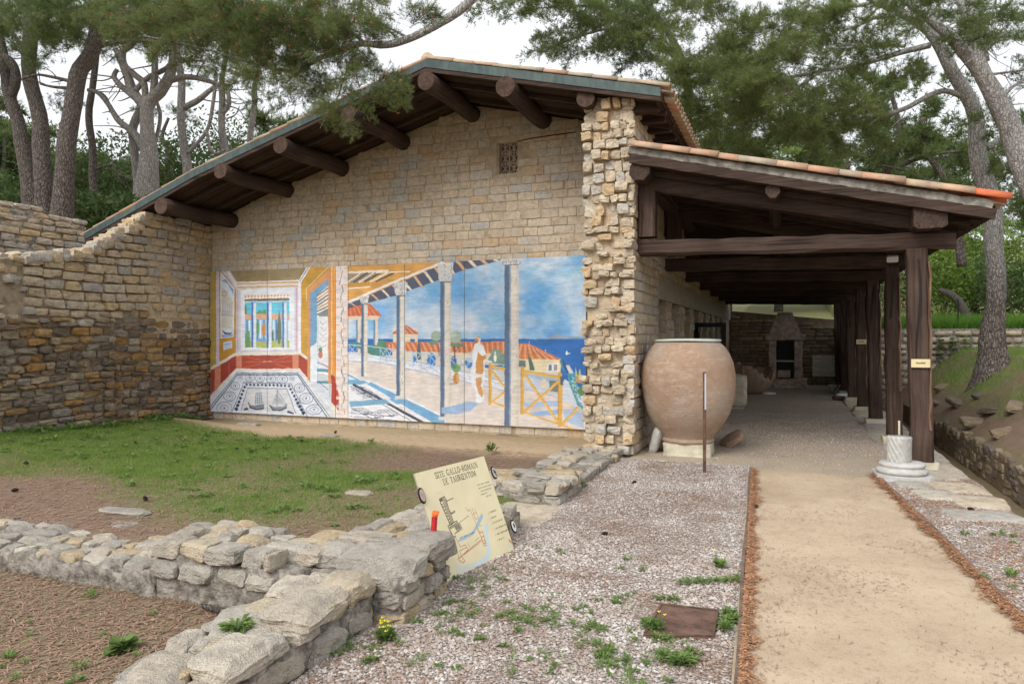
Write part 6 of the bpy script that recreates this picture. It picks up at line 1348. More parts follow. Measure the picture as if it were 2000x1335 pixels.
def limb(pts, d, seg=10, wob=.05, seed=0, sub=4, dd=None):
    """pts: (px, py, width px[, depth offset])"""
    P = [at(p[0], p[1], d=d + (p[3] if len(p) > 3 else 0)) for p in pts]; rd = [p[2] * .46 * PXM * d for p in pts]
    a, b = smooth_path(P, rd, sub)
    a = [q + Vector((mnoise.noise(q * .9 + Vector((seed, 0, 0))), mnoise.noise(q * .9 + Vector((0, seed, 0))), 0)) * min(.06, rr) for q, rr in zip(a, b)]
    return tube(a, b, seg, wob, seed)
def pine(name, label, limbs, d, bark_, zones, sprays, mats, seed, group=None, base=None):
    rs = random.Random(seed * 3); extra = []
    for l in limbs[1:]:                                # thin bare side branches
        for q in range(3 if d > 15 else 6):
            k = rs.randrange(len(l) - 1); t_ = rs.random(); x = l[k][0] + (l[k + 1][0] - l[k][0]) * t_; y = l[k][1] + (l[k + 1][1] - l[k][1]) * t_; w = max(1.6, min(3.6, l[k][2] * .35)); a = rs.uniform(-1.2, 1.2) + (math.pi if l[-1][0] < l[0][0] else 0); L = rs.uniform(25, 80)
            extra.append([(x, y, w), (x + math.cos(a) * L * .5 + rs.uniform(-8, 8), y - math.sin(a) * L * .45 + rs.uniform(-8, 8), w * .75, rs.uniform(-.3, .3)), (x + math.cos(a) * L, y - math.sin(a) * L * .8 + rs.uniform(-10, 14), w * .4, rs.uniform(-.6, .6))])
    V = [limb(l, d, 12 if l[0][2] > 20 else (8 if l[0][2] > 5 else 5), .05, seed + i, 5) for i, l in enumerate(limbs + extra)]
    b = at(limbs[0][0][0], limbs[0][0][1], d=d)
    t = thing(name, label, 'tree', b, group)
    obj('trunk', mesh('trunk', *V[0], M[bark_], True), t)
    if len(V) > 1: obj('limbs', mesh('limbs', *join(*V[1:]), M[bark_], True), t)
    if zones: obj('crown', crown_mesh('crown', fol(zones, seed), sprays, mats, seed), t)
    return t
TG = 'pines behind the museum'
# left group behind the crest wall
pine('pine_tree', 'leftmost dark pine trunk bending out at the photo edge', [[(66, 430, 46), (62, 385, 36), (38, 252, 27), (16, 185, 24), (3, 110, 20), (-12, 20, 17), (-20, -120, 12)], [(20, 192, 20), (30, 150, 20), (18, 118, 18), (-10, 100, 15), (-40, 70, 9)]], 17.5, 'bark_dark', [(-20, 60, 17.5, 130, 70, 2.2, 26, 1.15), (60, 160, 18.5, 90, 50, 1.6, 9, 1.0)], SPR_MID, NMD, 201, TG)
pine('pine_tree', 'tall straight dark pine, middle of the three trunks on the left', [[(92, 440, 54), (86, 392, 38), (77, 245, 31), (58, 140, 27), (59, 52, 27), (52, -30, 22), (60, -150, 14)], [(58, 60, 12), (110, 20, 9), (170, -20, 6)], [(60, 120, 9), (20, 60, 7), (-10, 20, 5)]], 17, 'bark_dark', [(90, 10, 17, 140, 70, 2.2, 44, 1.1), (160, 70, 18, 80, 40, 1.5, 14, 1.0)], SPR_MID, NMD, 202, TG)
pine('pine_tree', 'stout forked pine trunk standing closest to the crest wall', [[(118, 450, 62), (124, 410, 44), (133, 280, 36), (152, 150, 33), (180, 100, 30), (196, 30, 27), (205, -60, 22), (215, -150, 14)], [(188, 70, 20), (212, 34, 16), (240, 24, 14), (290, 16, 11), (340, 2, 8)], [(170, 118, 16), (200, 75, 14), (230, 10, 12), (236, -40, 9)], [(142, 160, 8), (110, 152, 7), (72, 146, 5), (40, 156, 3)], [(140, 172, 8), (105, 170, 6), (78, 164, 4)], [(185, 92, 10), (250, 80, 8), (330, 84, 6), (400, 92, 4)]], 16.3, 'bark_dark', [(250, 0, 16, 130, 60, 2, 34, 1.0), (300, 60, 17, 90, 40, 1.5, 12, .9)], SPR_MID, NMD, 203, TG)
pine('pine_tree', 'slim grey pine trunk between the dark trio and the forked grey pine', [[(188, 440, 22), (185, 400, 17), (180, 300, 15), (174, 210, 14), (188, 120, 12), (190, 30, 10), (192, -60, 7)], [(172, 176, 8), (200, 185, 7), (214, 205, 6), (215, 220, 4)], [(184, 330, 6), (220, 322, 6), (232, 340, 5), (262, 352, 4)]], 20.5, 'bark_dark', [(170, 40, 21, 90, 50, 1.5, 16, 1.1)], SPR_MID, NMD, 204, TG)
pine('pine_tree', 'pale grey many-limbed pine rising above the left roof slope', [[(282, 440, 66), (286, 375, 50), (291, 300, 36), (290, 250, 28), (290, 205, 26), (318, 172, 24), (336, 140, 20), (340, 100, 16), (322, 40, 11), (300, -20, 8)], [(288, 300, 22), (262, 262, 15), (235, 238, 13), (222, 220, 11), (212, 204, 10), (192, 182, 8), (172, 175, 6)], [(290, 215, 22), (268, 190, 20), (258, 180, 19), (248, 150, 16), (232, 112, 14), (222, 95, 10)], [(256, 185, 13), (230, 162, 12), (222, 148, 11), (228, 135, 8)], [(284, 205, 14), (282, 165, 14), (262, 145, 14), (242, 125, 14), (240, 100, 13), (258, 85, 12), (252, 55, 11), (240, 20, 10), (235, -20, 8)], [(330, 158, 15), (360, 150, 13), (395, 154, 11), (430, 166, 8)], [(300, 190, 16), (304, 130, 13), (298, 70, 12), (290, 20, 10)], [(262, 180, 12), (290, 150, 11), (320, 135, 11), (330, 125, 8)]], 19.5, 'bark_grey', [(340, 30, 19, 150, 55, 2.0, 40, 1.0), (240, 60, 20, 90, 40, 1.5, 12, .95), (400, 110, 19, 60, 40, 1.2, 12, .9)], SPR_MID, NM, 205, TG)
pine('pine_tree', 'pale companion trunk close beside the many-limbed grey pine', [[(274, 440, 26), (270, 370, 20), (262, 290, 17), (260, 250, 18), (275, 205, 15), (262, 170, 12), (250, 130, 9)], [(268, 310, 10), (300, 290, 9), (312, 230, 8), (306, 200, 7)]], 19.9, 'bark_grey', [], SPR_MID, NM, 206, TG)
pine('pine_tree', 'upright grey pine trunk with a raised side arm beyond the roof', [[(375, 400, 30), (366, 325, 19), (358, 270, 17), (355, 205, 16), (354, 150, 15), (346, 100, 14), (350, 40, 10), (350, -40, 7)], [(358, 210, 14), (385, 196, 13), (405, 180, 11), (420, 165, 9), (420, 140, 7)], [(350, 110, 9), (365, 120, 7), (376, 108, 5)], [(366, 300, 9), (396, 265, 8), (412, 230, 8), (420, 170, 8)], [(404, 255, 7), (412, 290, 7), (425, 300, 6), (440, 292, 4)]], 22, 'bark_grey', [(420, 60, 21, 110, 55, 2, 28, 1.0)], SPR_MID, NM, 207, TG)
pine('pine_tree', 'short stretch of pale trunk above the lower left roof slope', [[(442, 380, 22), (438, 290, 15), (434, 235, 14), (434, 195, 14), (432, 160, 12), (440, 100, 9), (450, 30, 6)], [(436, 222, 11), (447, 205, 11), (446, 180, 9), (440, 165, 7)], [(443, 232, 4), (460, 224, 3), (468, 207, 2)]], 23, 'bark_grey', [(470, 90, 22, 90, 60, 2, 26, 1.0)], SPR_MID, NM, 208, TG)
pine('pine_tree', 'thin pale trunk furthest right along the left roof slope', [[(488, 360, 18), (490, 270, 13), (496, 210, 12), (500, 160, 10), (510, 90, 7)]], 24, 'bark_grey', [(540, 90, 23, 90, 70, 2, 26, 1.0), (600, 40, 22, 80, 50, 2, 20, 1.0)], SPR_MID, NM, 209, TG)
pine('pine_tree', 'thin dark leaning trunk low between the grey pines', [[(330, 420, 16), (328, 340, 12), (326, 290, 10), (318, 265, 8), (330, 230, 6)], [(326, 300, 7), (345, 285, 6), (352, 280, 4)]], 25, 'bark_dark', [(330, 200, 26, 50, 40, 1.5, 10, .9)], SPR_MID, NMD, 210, TG)
# the limb hanging over the roof from a tree beside the camera
pine('overhanging_pine', 'pine limb with orange male cones hanging over the roof from above', [[(985, -70, 26), (924, 0, 20), (875, 36, 18), (805, 73, 16), (752, 88, 15), (700, 86, 13), (650, 104, 12), (610, 118, 10), (560, 140, 7)], [(710, 84, 9), (690, 66, 8), (660, 68, 7), (620, 72, 6), (560, 60, 5), (500, 52, 3)], [(640, 106, 8), (600, 130, 6), (560, 160, 4)], [(690, 66, 5), (650, 56, 4), (590, 62, 3), (560, 40, 2)], [(800, 75, 6), (770, 60, 5), (745, 45, 3)], [(700, 90, 5), (680, 130, 4), (660, 190, 3)], [(560, 140, 6), (480, 120, 5), (380, 90, 4), (280, 70, 3)]], 8.6, 'bark_right', [(480, 55, 8.8, 190, 62, .9, 100, .62), (330, 30, 9.0, 130, 45, .8, 46, .6), (620, 30, 8.6, 110, 48, .8, 44, .6), (640, 165, 8.4, 110, 45, .6, 34, .58), (560, 115, 8.6, 110, 35, .7, 26, .6), (770, 60, 8.5, 45, 40, .4, 9, .55), (715, 190, 8.3, 60, 36, .4, 10, .52), (660, 215, 8.2, 30, 30, .3, 5, .5)], SPR_NEAR, NM, 220)
# right group
pine('pine_tree', 'grey pine on the bank behind the first porch post, leaning left', [[(1940, 790, 130), (1940, 730, 84), (1940, 700, 58), (1944, 600, 38), (1940, 500, 36), (1938, 420, 36), (1918, 315, 36), (1903, 222, 30), (1862, 140, 26), (1812, 62, 22), (1750, 20, 18), (1690, -10, 14)], [(1812, 90, 14), (1760, 102, 12), (1690, 122, 11), (1620, 136, 8), (1545, 150, 6)], [(1885, 190, 14), (1850, 178, 12), (1820, 184, 11), (1760, 215, 10), (1705, 226, 9), (1650, 232, 7), (1600, 240, 4)], [(1770, 90, 8), (1720, 88, 7), (1670, 92, 6), (1620, 96, 4)], [(1745, 30, 10), (1700, 36, 9), (1670, 52, 7), (1640, 60, 5)], [(1700, 5, 8), (1650, 16, 7), (1600, 24, 6), (1540, 32, 5)], [(1700, 222, 6), (1660, 190, 5), (1630, 172, 4)], [(1545, 150, 5), (1560, 180, 4), (1525, 205, 3)], [(1928, 290, 14), (1955, 270, 12), (1975, 262, 10)], [(1600, 140, 6), (1560, 170, 5), (1520, 180, 3)]], 13.2, 'bark_right', [(1560, 150, 13, 190, 110, 1.8, 105, .85), (1400, 120, 13.5, 120, 110, 1.6, 62, .85), (1680, 60, 13, 150, 70, 1.6, 34, .8), (1480, 235, 13.5, 110, 60, 1.3, 34, .8), (1640, 260, 14, 110, 50, 1.5, 20, .8)], SPR_MID, NM, 231)
pine('pine_tree', 'pine leaning in from the right edge with pale upper limbs', [[(2110, 740, 60), (2080, 560, 48), (2030, 400, 44), (1996, 315, 44), (1966, 228, 42), (1924, 150, 34), (1880, 100, 26), (1856, 74, 22), (1800, 24, 16), (1740, -20, 12)], [(1930, 160, 24), (1905, 100, 22), (1890, 40, 19), (1870, -20, 15)], [(1860, 78, 16), (1880, 50, 14), (1900, 10, 12), (1915, -30, 10)], [(1925, 120, 14), (1915, 60, 13), (1902, 20, 12), (1880, -30, 10)], [(1965, 215, 8), (1958, 190, 7), (1985, 165, 6), (2010, 150, 5)], [(1940, 145, 6), (1975, 140, 5), (2010, 135, 4)], [(1925, 100, 7), (1950, 80, 6), (2010, 70, 5)], [(1920, 95, 6), (1930, 50, 5), (1945, 0, 4)]], 11.8, 'bark_right', [(1960, 60, 11.5, 90, 90, 1.4, 30, .75), (1990, 230, 12.5, 60, 60, 1, 16, .75), (1830, 20, 12, 110, 50, 1.4, 22, .75)], SPR_MID, NMD, 232)
pine('pine_tree', 'dark pine behind the museum ridge, right of the bare sky', [[(1330, 420, 30), (1330, 300, 24), (1345, 200, 20), (1330, 110, 16), (1290, 40, 12), (1240, -20, 9)], [(1335, 130, 10), (1270, 70, 8), (1200, 56, 6), (1130, 72, 5), (1060, 100, 3)], [(1300, 60, 8), (1220, 30, 6), (1140, 12, 5), (1060, 16, 3)]], 16, 'bark_dark', [(1160, 78, 16, 130, 36, 1.5, 30, .8), (1290, 60, 16, 120, 75, 1.8, 62, .9), (1080, 8, 15.5, 130, 28, 1.2, 40, .75), (1190, 30, 15.8, 90, 40, 1.2, 26, .8), (1350, 190, 17, 110, 80, 1.6, 40, .9), (1010, 18, 15, 60, 26, 1, 8, .7)], SPR_MID, NMD, 233, TG)
pine('pine_tree', 'far dark pine with slanting trunks beyond the porch roof', [[(1700, 480, 22), (1712, 400, 18), (1735, 330, 16), (1752, 280, 13), (1750, 220, 10), (1730, 150, 7)], [(1720, 360, 10), (1770, 320, 9), (1830, 300, 7), (1880, 296, 5)], [(1690, 420, 9), (1660, 350, 8), (1650, 290, 6), (1610, 240, 4)]], 19, 'bark_dark', [(1640, 270, 19, 170, 60, 2.2, 44, .95), (1800, 240, 20, 140, 90, 2.2, 52, .95), (1500, 250, 20, 130, 70, 2, 40, .95)], SPR_FAR, NMD, 234, TG)
pine('pine_tree', 'far tangled pine behind the right-hand trunks', [[(1880, 520, 20), (1870, 420, 16), (1840, 340, 14), (1815, 300, 12), (1800, 230, 9)], [(1850, 360, 8), (1800, 350, 7), (1760, 330, 5), (1710, 322, 3)], [(1872, 420, 9), (1910, 360, 8), (1960, 340, 6), (2010, 330, 4)]], 18, 'bark_dark', [(1880, 300, 19, 150, 90, 2, 40, .9), (1990, 360, 18, 70, 70, 1.5, 14, .85)], SPR_FAR, NMD, 235, TG)
# wood beyond: further pines, all of one kind
bgm = None; rb = random.Random(12)
def far_pine(x, y, z, h, first):
    t = thing('far_pine', 'distant dark green pine in the wood beyond the museum', 'tree', (x, y, z), 'distant pines in the wood beyond')
    if first is None:
        rr = random.Random(3); pl_ = []
        for _ in range(70):
            a = rr.uniform(0, 6.28); q = rr.random(); zz = 2.2 + 6.2 * q; rad = (2.6 * math.sin(math.pi * min(1, .18 + q * .85)) + .3) * math.sqrt(rr.random())
            pl_.append((Vector((rad * math.cos(a), rad * math.sin(a), zz)), Vector((math.cos(a), math.sin(a), rr.uniform(-.3, .4))), rr.uniform(1.3, 2.1)))
        cme = crown_mesh('crown', pl_, SPR_FAR, NMD, 9)
        lm = [tube([(0, 0, -.4), (.1, .05, 2), (-.1, .1, 5), (.05, 0, 8)], [.20, .16, .11, .04], 9, .06, 3)]
        for k in range(7): a = k * 2.2; zz = 2.6 + k * .75; lm.append(tube([(0, 0, zz), (math.cos(a) * 1.0, math.sin(a) * 1.0, zz + .3), (math.cos(a) * 2.0, math.sin(a) * 2.0, zz + .5)], [.06, .04, .02], 5))
        tme = mesh('trunk', *join(*lm), M['bark_dark'], True)
        first = (tme, cme)
    rz = rb.uniform(0, 6.28)
    for nm, me in zip(('trunk', 'crown'), first): obj(nm, me, t, (x, y, z), (0, 0, rz), (h / 9 * 1.15, h / 9 * 1.15, h / 9))
    return first
FP = None
for px, d, h in ((10, 26, 6.5), (175, 25, 5), (300, 30, 6), (520, 30, 8), (-30, 36, 8), (610, 31, 8.5), (-60, 30, 8.5), (40, 34, 8), (130, 29, 5.5), (215, 33, 7), (300, 36, 7), (390, 31, 5.5), (470, 35, 7.5), (560, 33, 8), (650, 36, 9), (740, 40, 10), (1330, 40, 11), (1420, 34, 9), (1520, 36, 9.5), (1640, 36, 8), (1780, 40, 9), (1930, 40, 9), (-140, 27, 8), (250, 27, 4.5), (360, 40, 7)):
    p = at(px, 660, d=d); FP = far_pine(p.x, p.y, zg(p.x, p.y) - .1, h, FP)
# ------------------------------------------------------------------ shrubs on the terrace and behind the crest wall
def shrub(name, label, c, rx, ry, rz, n, mat, leafL, seed, group=None, stems=5, up=.3):
    r = np.random.default_rng(seed); V, Fc = [], []
    P = r.normal(0, 1, (n, 3)); P /= np.linalg.norm(P, axis=1)[:, None]; P *= (r.random((n, 1)) ** .4); lum = np.array([1 + .35 * mnoise.noise(Vector(p) * 2.1 + Vector((seed, 0, 0))) for p in P])[:, None]; P = P * lum * np.array((rx, ry, rz)) + np.array((0, 0, rz))
    D = r.normal(0, 1, (n, 3)); D[:, 2] = abs(D[:, 2]) * .6 + up; D /= np.linalg.norm(D, axis=1)[:, None]; Wd = np.cross(D, r.normal(0, 1, (n, 3))); Wd /= np.linalg.norm(Wd, axis=1)[:, None]; l = leafL * (.6 + .8 * r.random((n, 1)))
    q = np.stack([P, P + D * l * .5 + Wd * l * .22, P + D * l, P + D * l * .5 - Wd * l * .22], 1).reshape(-1, 3); Fq = np.arange(4 * n).reshape(-1, 4)
    t = thing(name, label, 'shrub', c, group); obj('foliage', npmesh('foliage', q, Fq, [M[mat]]), t, c)
    rr = random.Random(seed); obj('stems', mesh('stems', *join(*[tube([(0, 0, -.05), (rr.uniform(-.4, .4) * rx, rr.uniform(-.4, .4) * ry, rz * .8), (rr.uniform(-.8, .8) * rx, rr.uniform(-.8, .8) * ry, rz * 1.5)], [.03, .02, .008], 5) for _ in range(stems)]), M['twig']), t, c)
    return t
SG = 'shrubs on the grassy terrace'
for i, (px, d, rx, rz, mt, lab) in enumerate(((1840, 26, 1.1, 1.5, 'brightleaf', 'bright yellow-green shrub just right of the first porch post'), (1905, 27, 1.2, 1.2, 'shrub', 'dark leafy shrub behind the bank pine trunk'), (1985, 25, 1.3, 1.1, 'shrub', 'dark shrub at the right edge of the terrace'), (1960, 30, 1.6, 1.9, 'brightleaf', 'tall light green shrub at the right edge above the terrace'), (1750, 30, 1.4, 1.4, 'shrub', 'dark shrub glimpsed between the porch posts'), (1875, 31, 1.5, 2.0, 'brightleaf', 'tall pale green shrub furthest back on the terrace'))):
    p = at(px, 660, d=d); shrub('shrub', lab, (p.x, p.y, zg(p.x, p.y)), rx, rx * .8, rz, 2600, mt, .16, 300 + i, SG)
for i, (px, py, d, rx, rz, mt, lab) in enumerate(((215, 420, 18, 1.1, .55, 'shrub', 'low dark shrub at the foot of the slim grey pine'), (20, 400, 21, 1.5, .9, 'shrub', 'dark bush behind the crest wall at the left edge'), (345, 330, 24, 1.6, 1.0, 'shrub', 'dark green bush low between the grey pines'), (165, 360, 22, 1.3, 1.0, 'shrub', 'dark olive bush between the dark trunks'), (250, 330, 27, 2.4, 1.6, 'shrub', 'broad dark bush behind the slim grey pine'), (90, 330, 27, 2.6, 1.8, 'shrub', 'broad dark bush filling the gap behind the dark trio'), (430, 300, 28, 2.2, 1.5, 'shrub', 'broad dark bush above the lower roof slope'))):
    p = at(px, py, d=d); shrub('shrub', lab, (p.x, p.y, p.z - rz), rx, rx, rz, 2400, mt, .15, 330 + i, 'undergrowth behind the crest wall')
# ------------------------------------------------------------------ ground cover, gravel, litter
def scatter_blades(name, label, cat, pts, hr, wr, mat, seed, lean=.5):
    r = np.random.default_rng(seed); P = np.array(pts, np.float32); n = len(P); a = r.random(n) * 6.283; h = hr[0] + (hr[1] - hr[0]) * r.random(n) ** 1.5; w = wr[0] + (wr[1] - wr[0]) * r.random(n)
    dx, dy = np.cos(a), np.sin(a); b = r.random(n) * 6.283; ln = lean * r.random(n) * h
    A = P + np.stack([-dx * w / 2, -dy * w / 2, np.zeros(n)], 1); B = P + np.stack([dx * w / 2, dy * w / 2, np.zeros(n)], 1); C = P + np.stack([np.cos(b) * ln, np.sin(b) * ln, h], 1)
    V = np.stack([A, B, C], 1).reshape(-1, 3)
    return tag(obj(name, npmesh(name, V, np.arange(3 * n).reshape(-1, 3), [M[mat]]), kind='stuff'), label, cat)
rg = random.Random(31); pts = []
while len(pts) < 110000:
    x, y = rg.uniform(-10.5, -2.5), rg.uniform(3.85, 10.2); d = grass_d(x, y)
    if rg.random() < d * d and rg.random() < .5 + .5 * (.5 + mnoise.noise(Vector((x * 5, y * 5, 0)))): pts.append((x, y, zg(x, y) - .004))
scatter_blades('lawn_grass', 'patchy short green grass in the walled plot', 'grass', pts, (.012, .06), (.004, .009), 'grass', 1, .9)
pts = []
while len(pts) < 16000:
    x, y = rg.uniform(2.55, 6.5), rg.uniform(6, 20.8)
    if rg.random() < grass_d(x, y): pts.append((x, y, zg(x, y) - .01))
scatter_blades('bank_grass', 'grass growing on the earth bank beside the trench', 'grass', pts, (.03, .13), (.006, .014), 'grass', 2, .9)
pts = [(x, y, zg(x, y) - .02) for x, y in ((rg.uniform(1.9, 12), 20.98 + 5.5 * rg.random() ** 1.8) for _ in range(26000))]
scatter_blades('terrace_grass', 'tall bright green grass on the terrace above the rubble wall', 'grass', pts, (.18, .5), (.012, .026), 'tallgrass', 3, .6)
# fallen needles
def needles(name, label, area, n, seed, mat='litter', L=(.03, .075), w=.0028, dens=None):
    r = random.Random(seed); V = []
    while len(V) < n * 4:
        x, y = r.uniform(*area[0]), r.uniform(*area[1])
        if dens and r.random() > dens(x, y): continue
        z = zg(x, y) + (.018 if x > -2.1 else .006); a = r.uniform(0, 6.283); l = r.uniform(*L) / 2; c, s = math.cos(a), math.sin(a); dz = r.uniform(0, .008); ww = w * r.uniform(.6, 1.2)
        V += [(x - c * l - s * ww, y - s * l + c * ww, z), (x - c * l + s * ww, y - s * l - c * ww, z), (x + c * l + s * ww, y + s * l - c * ww, z + dz), (x + c * l - s * ww, y + s * l + c * ww, z + dz)]
    return tag(obj(name, npmesh(name, V, np.arange(len(V)).reshape(-1, 4), [M[mat]]), kind='stuff'), label, 'litter')
needles('fallen_needles', 'brown pine needles carpeting the near sunken room', ((-5.6, -2.62), (1.4, 3.3)), 11000, 4, 'litter_brown')
needles('fallen_needles', 'brown pine needles strewn over the walled grass plot', ((-9, -2.9), (3.85, 9.3)), 16000, 5, 'litter_brown', (.03, .08), .003, lambda x, y: .25 + .75 * (1 - grass_d(x, y)))
needles('fallen_needles', 'pine needles and scales scattered on the pale gravel', ((-2.1, -.3), (2.4, 9.2)), 8000, 6, 'litter_brown', (.012, .05), .0026, lambda x, y: sm(-.1, .35, nz(x, y, 1.3, 6)) + .06)
needles('fallen_needles', 'scattered brown needles and crumbs on the sand path', ((-.4, 1.3), (2.4, 9.0)), 3600, 7, 'litter_brown', (.006, .034), .0018, lambda x, y: (.12 + sm(.0, .4, nz(x, y, 1.4, 3))) if pathL(y) + .05 < x < pathR(y) - .05 else 0)
needles('fallen_needles', 'orange needles lying on the limestone ledge and verge', ((1.05, 1.92), (4.6, 10.5)), 4000, 8, 'litter', (.012, .045), .003, lambda x, y: (sm(-.1, .3, nz(x, y, 2.2, 9)) + .1) if x > pathR(y) + .03 else 0)
# pebbles
def pebbles(name, label, n, inside, area, sz, seed, z0=.012):
    r = np.random.default_rng(seed); P = []
    rr = random.Random(seed)
    while len(P) < n:
        x, y = rr.uniform(*area[0]), rr.uniform(*area[1])
        if inside(x, y): P.append((x, y))
    P = np.array(P); n = len(P); s = sz[0] + (sz[1] - sz[0]) * r.random(n) ** 2.2
    base = np.array([(1, 0, 0), (.3, .95, 0), (-.8, .6, 0), (-.8, -.6, 0), (.3, -.95, 0), (0, 0, .75), (0, 0, -.5)]); nv = 7
    a = r.random(n) * 6.283; sx = .75 + .6 * r.random(n); Vb = base[None] * (1 + .25 * (r.random((n, nv, 1)) - .5)); Vb[:, 5, :2] += (r.random((n, 2)) - .5) * .7
    x = (Vb[..., 0] * sx[:, None]) * np.cos(a)[:, None] - Vb[..., 1] * np.sin(a)[:, None]; y = (Vb[..., 0] * sx[:, None]) * np.sin(a)[:, None] + Vb[..., 1] * np.cos(a)[:, None]
    V = np.stack([P[:, 0:1] + x * s[:, None] / 2, P[:, 1:2] + y * s[:, None] / 2, z0 + (Vb[..., 2] + .25) * s[:, None] / 2], 2).reshape(-1, 3)
    Ft = np.array([(0, 1, 5), (1, 2, 5), (2, 3, 5), (3, 4, 5), (4, 0, 5)]); Fc = (Ft[None] + (np.arange(n) * nv)[:, None, None]).reshape(-1, 3)
    return tag(obj(name, npmesh(name, V, Fc, [M['pebble']]), kind='stuff'), label, 'gravel')
def gin_(x, y): return x < pathL(y) - .02 and not (-.82 < x < -.36 and 3.90 < y < 4.28)
def pdens(x, y): return gin_(x, y) and random.random() < .30 + .9 * (.5 + nz(x, y, 1.6, 6) * -1.0)
random.seed(4)
pebbles('loose_pebbles', 'loose white and pinkish pebbles of the gravel strip', 30000, pdens, ((-2.13, -.2), (2.5, 5.6)), (.008, .026), 11)
pebbles('loose_pebbles', 'pebbles in the far part of the gravel strip near the pillar', 16000, gin_, ((-2.1, -.25), (5.6, 9.3)), (.010, .024), 12)
pebbles('loose_pebbles', 'pebbles along the verge between edging and ledge', 6000, lambda x, y: x > pathR(y) + .03, ((1.0, 1.75), (4.4, 8.6)), (.009, .024), 13)
pebbles('loose_pebbles', 'fine pebbles on the porch floor behind the path', 7000, lambda x, y: random.random() < sm(8.8, 12.5, y) + .12, ((-1.85, 1.25), (9.1, 16)), (.010, .026), 14)
# ------------------------------------------------------------------ weeds
def herb(seed, n, size, up=.6, long_=1.0, wid=.28):
    r = np.random.default_rng(seed); a = r.random(n) * 6.283; e = up * (.3 + .9 * r.random(n)); D = np.stack([np.cos(a) * np.cos(e), np.sin(a) * np.cos(e), np.sin(e)], 1)
    B = np.stack([np.cos(a), np.sin(a), np.zeros(n)], 1) * (size * .35 * r.random(n))[:, None] + np.stack([np.zeros(n), np.zeros(n), size * .5 * up * r.random(n)], 1); l = size * (.5 + .6 * r.random(n))[:, None] * long_
    Wd = np.cross(D, np.stack([np.zeros(n), np.zeros(n), np.ones(n)], 1)); Wd /= np.linalg.norm(Wd, axis=1)[:, None] + 1e-9; T = B + D * l - np.array((0, 0, 1)) * l * .25
    return np.stack([B, B + D * l * .55 + Wd * l * wid, T, B + D * l * .55 - Wd * l * wid], 1).reshape(-1, 3)
def weed_obj(name, label, p, V, mat='weed', flowers=0, seed=0, cat='plant'):
    t = thing(name, label, cat, p); obj('leaves', npmesh('leaves', V, np.arange(len(V)).reshape(-1, 4), [M[mat]]), t, p)
    if flowers:
        r = random.Random(seed); ps = []; st = []
        for _ in range(flowers):
            x, y, h = r.uniform(-.04, .04), r.uniform(-.04, .04), r.uniform(.07, .12); st.append(tube([(x * .3, y * .3, 0), (x, y, h)], .0025, 4))
            for k in range(5): a = k * 1.257; ps.append(([(x, y, h), (x + .012 * math.cos(a), y + .012 * math.sin(a), h + .006), (x + .014 * math.cos(a + .6), y + .014 * math.sin(a + .6), h + .004)], [(0, 1, 2)]))
        obj('flowers', mesh('flowers', *join(*ps), M['yellow']), t, p); obj('stalks', mesh('stalks', *join(*st), M['weed']), t, p)
    return t
weed_obj('leafy_weed', 'bright leafy plant growing in the needles of the near sunken room', at(238, 1268, Z=.0), herb(1, 60, .085, .8, 1, .40))
weed_obj('flowering_spurge', 'yellow-green flowering spurge at the foot of the near wall corner', at(752, 1252, Z=.012), herb(2, 90, .07, 1.1), flowers=9, seed=1)
weed_obj('flowering_weed', 'small weed with one yellow flower by the path edging', at(1405, 1108, Z=.015), herb(3, 60, .06, 1.0), flowers=2, seed=2)
weed_obj('leafy_weed', 'feathery weed spilling over the corner of the cover plate', at(1296, 1228, Z=.02), np.vstack([herb(4 + k, 60, .055, 1.0, 1, .13) + np.array((random.uniform(-.09, .09), random.uniform(-.04, .04), 0)) for k in range(3)]), flowers=2, seed=3)
weed_obj('leafy_weed', 'weed clump squeezed between cover plate and path edging', at(1424, 1222, Z=.015), np.vstack([herb(14 + k, 60, .055, 1.1, 1, .14) + np.array((random.uniform(-.02, .02), (k - 1) * .07, 0)) for k in range(4)]))
weed_obj('leafy_weed', 'large dark green weed low on the gravel near the bottom edge', at(1318, 1292, Z=.015), np.vstack([herb(24 + k, 60, .06, .8, 1, .15) + np.array((random.uniform(-.07, .07), random.uniform(-.04, .04), 0)) for k in range(4)]))
weed_obj('leafy_weed', 'trailing green weed reaching the path edging', at(1385, 1145, Z=.015), np.vstack([herb(34 + k, 40, .045, .7, 1.2, .12) + np.array((-.16 + .055 * k, .03 * k, 0)) for k in range(7)]))
weed_obj('roof_weed', 'yellow-flowered weed sprouting on the porch roof tiles', at(1530, 305, Y=9.75), np.vstack([herb(54 + k, 30, .10, 1.3, 1, .12) + np.array((.06 * k, 0, 0)) for k in range(4)]), flowers=3, seed=9)
weed_obj('leafy_weed', 'small fern-like weed rooted in the top of the near wall', at(465, 1225, Z=.22), herb(61, 60, .07, .5, 1.2, .15))
weed_obj('leafy_weed', 'green tuft beside the apron below the mural', at(960, 884, Z=.02), herb(62, 50, .13, 1.2, 1, .12))
weed_obj('leafy_weed', 'small grey-green weed at the foot of the wall stub', at(1135, 950, Z=.015), herb(63, 40, .07, 1.0, 1, .25))
wv = []; rr = random.Random(8)
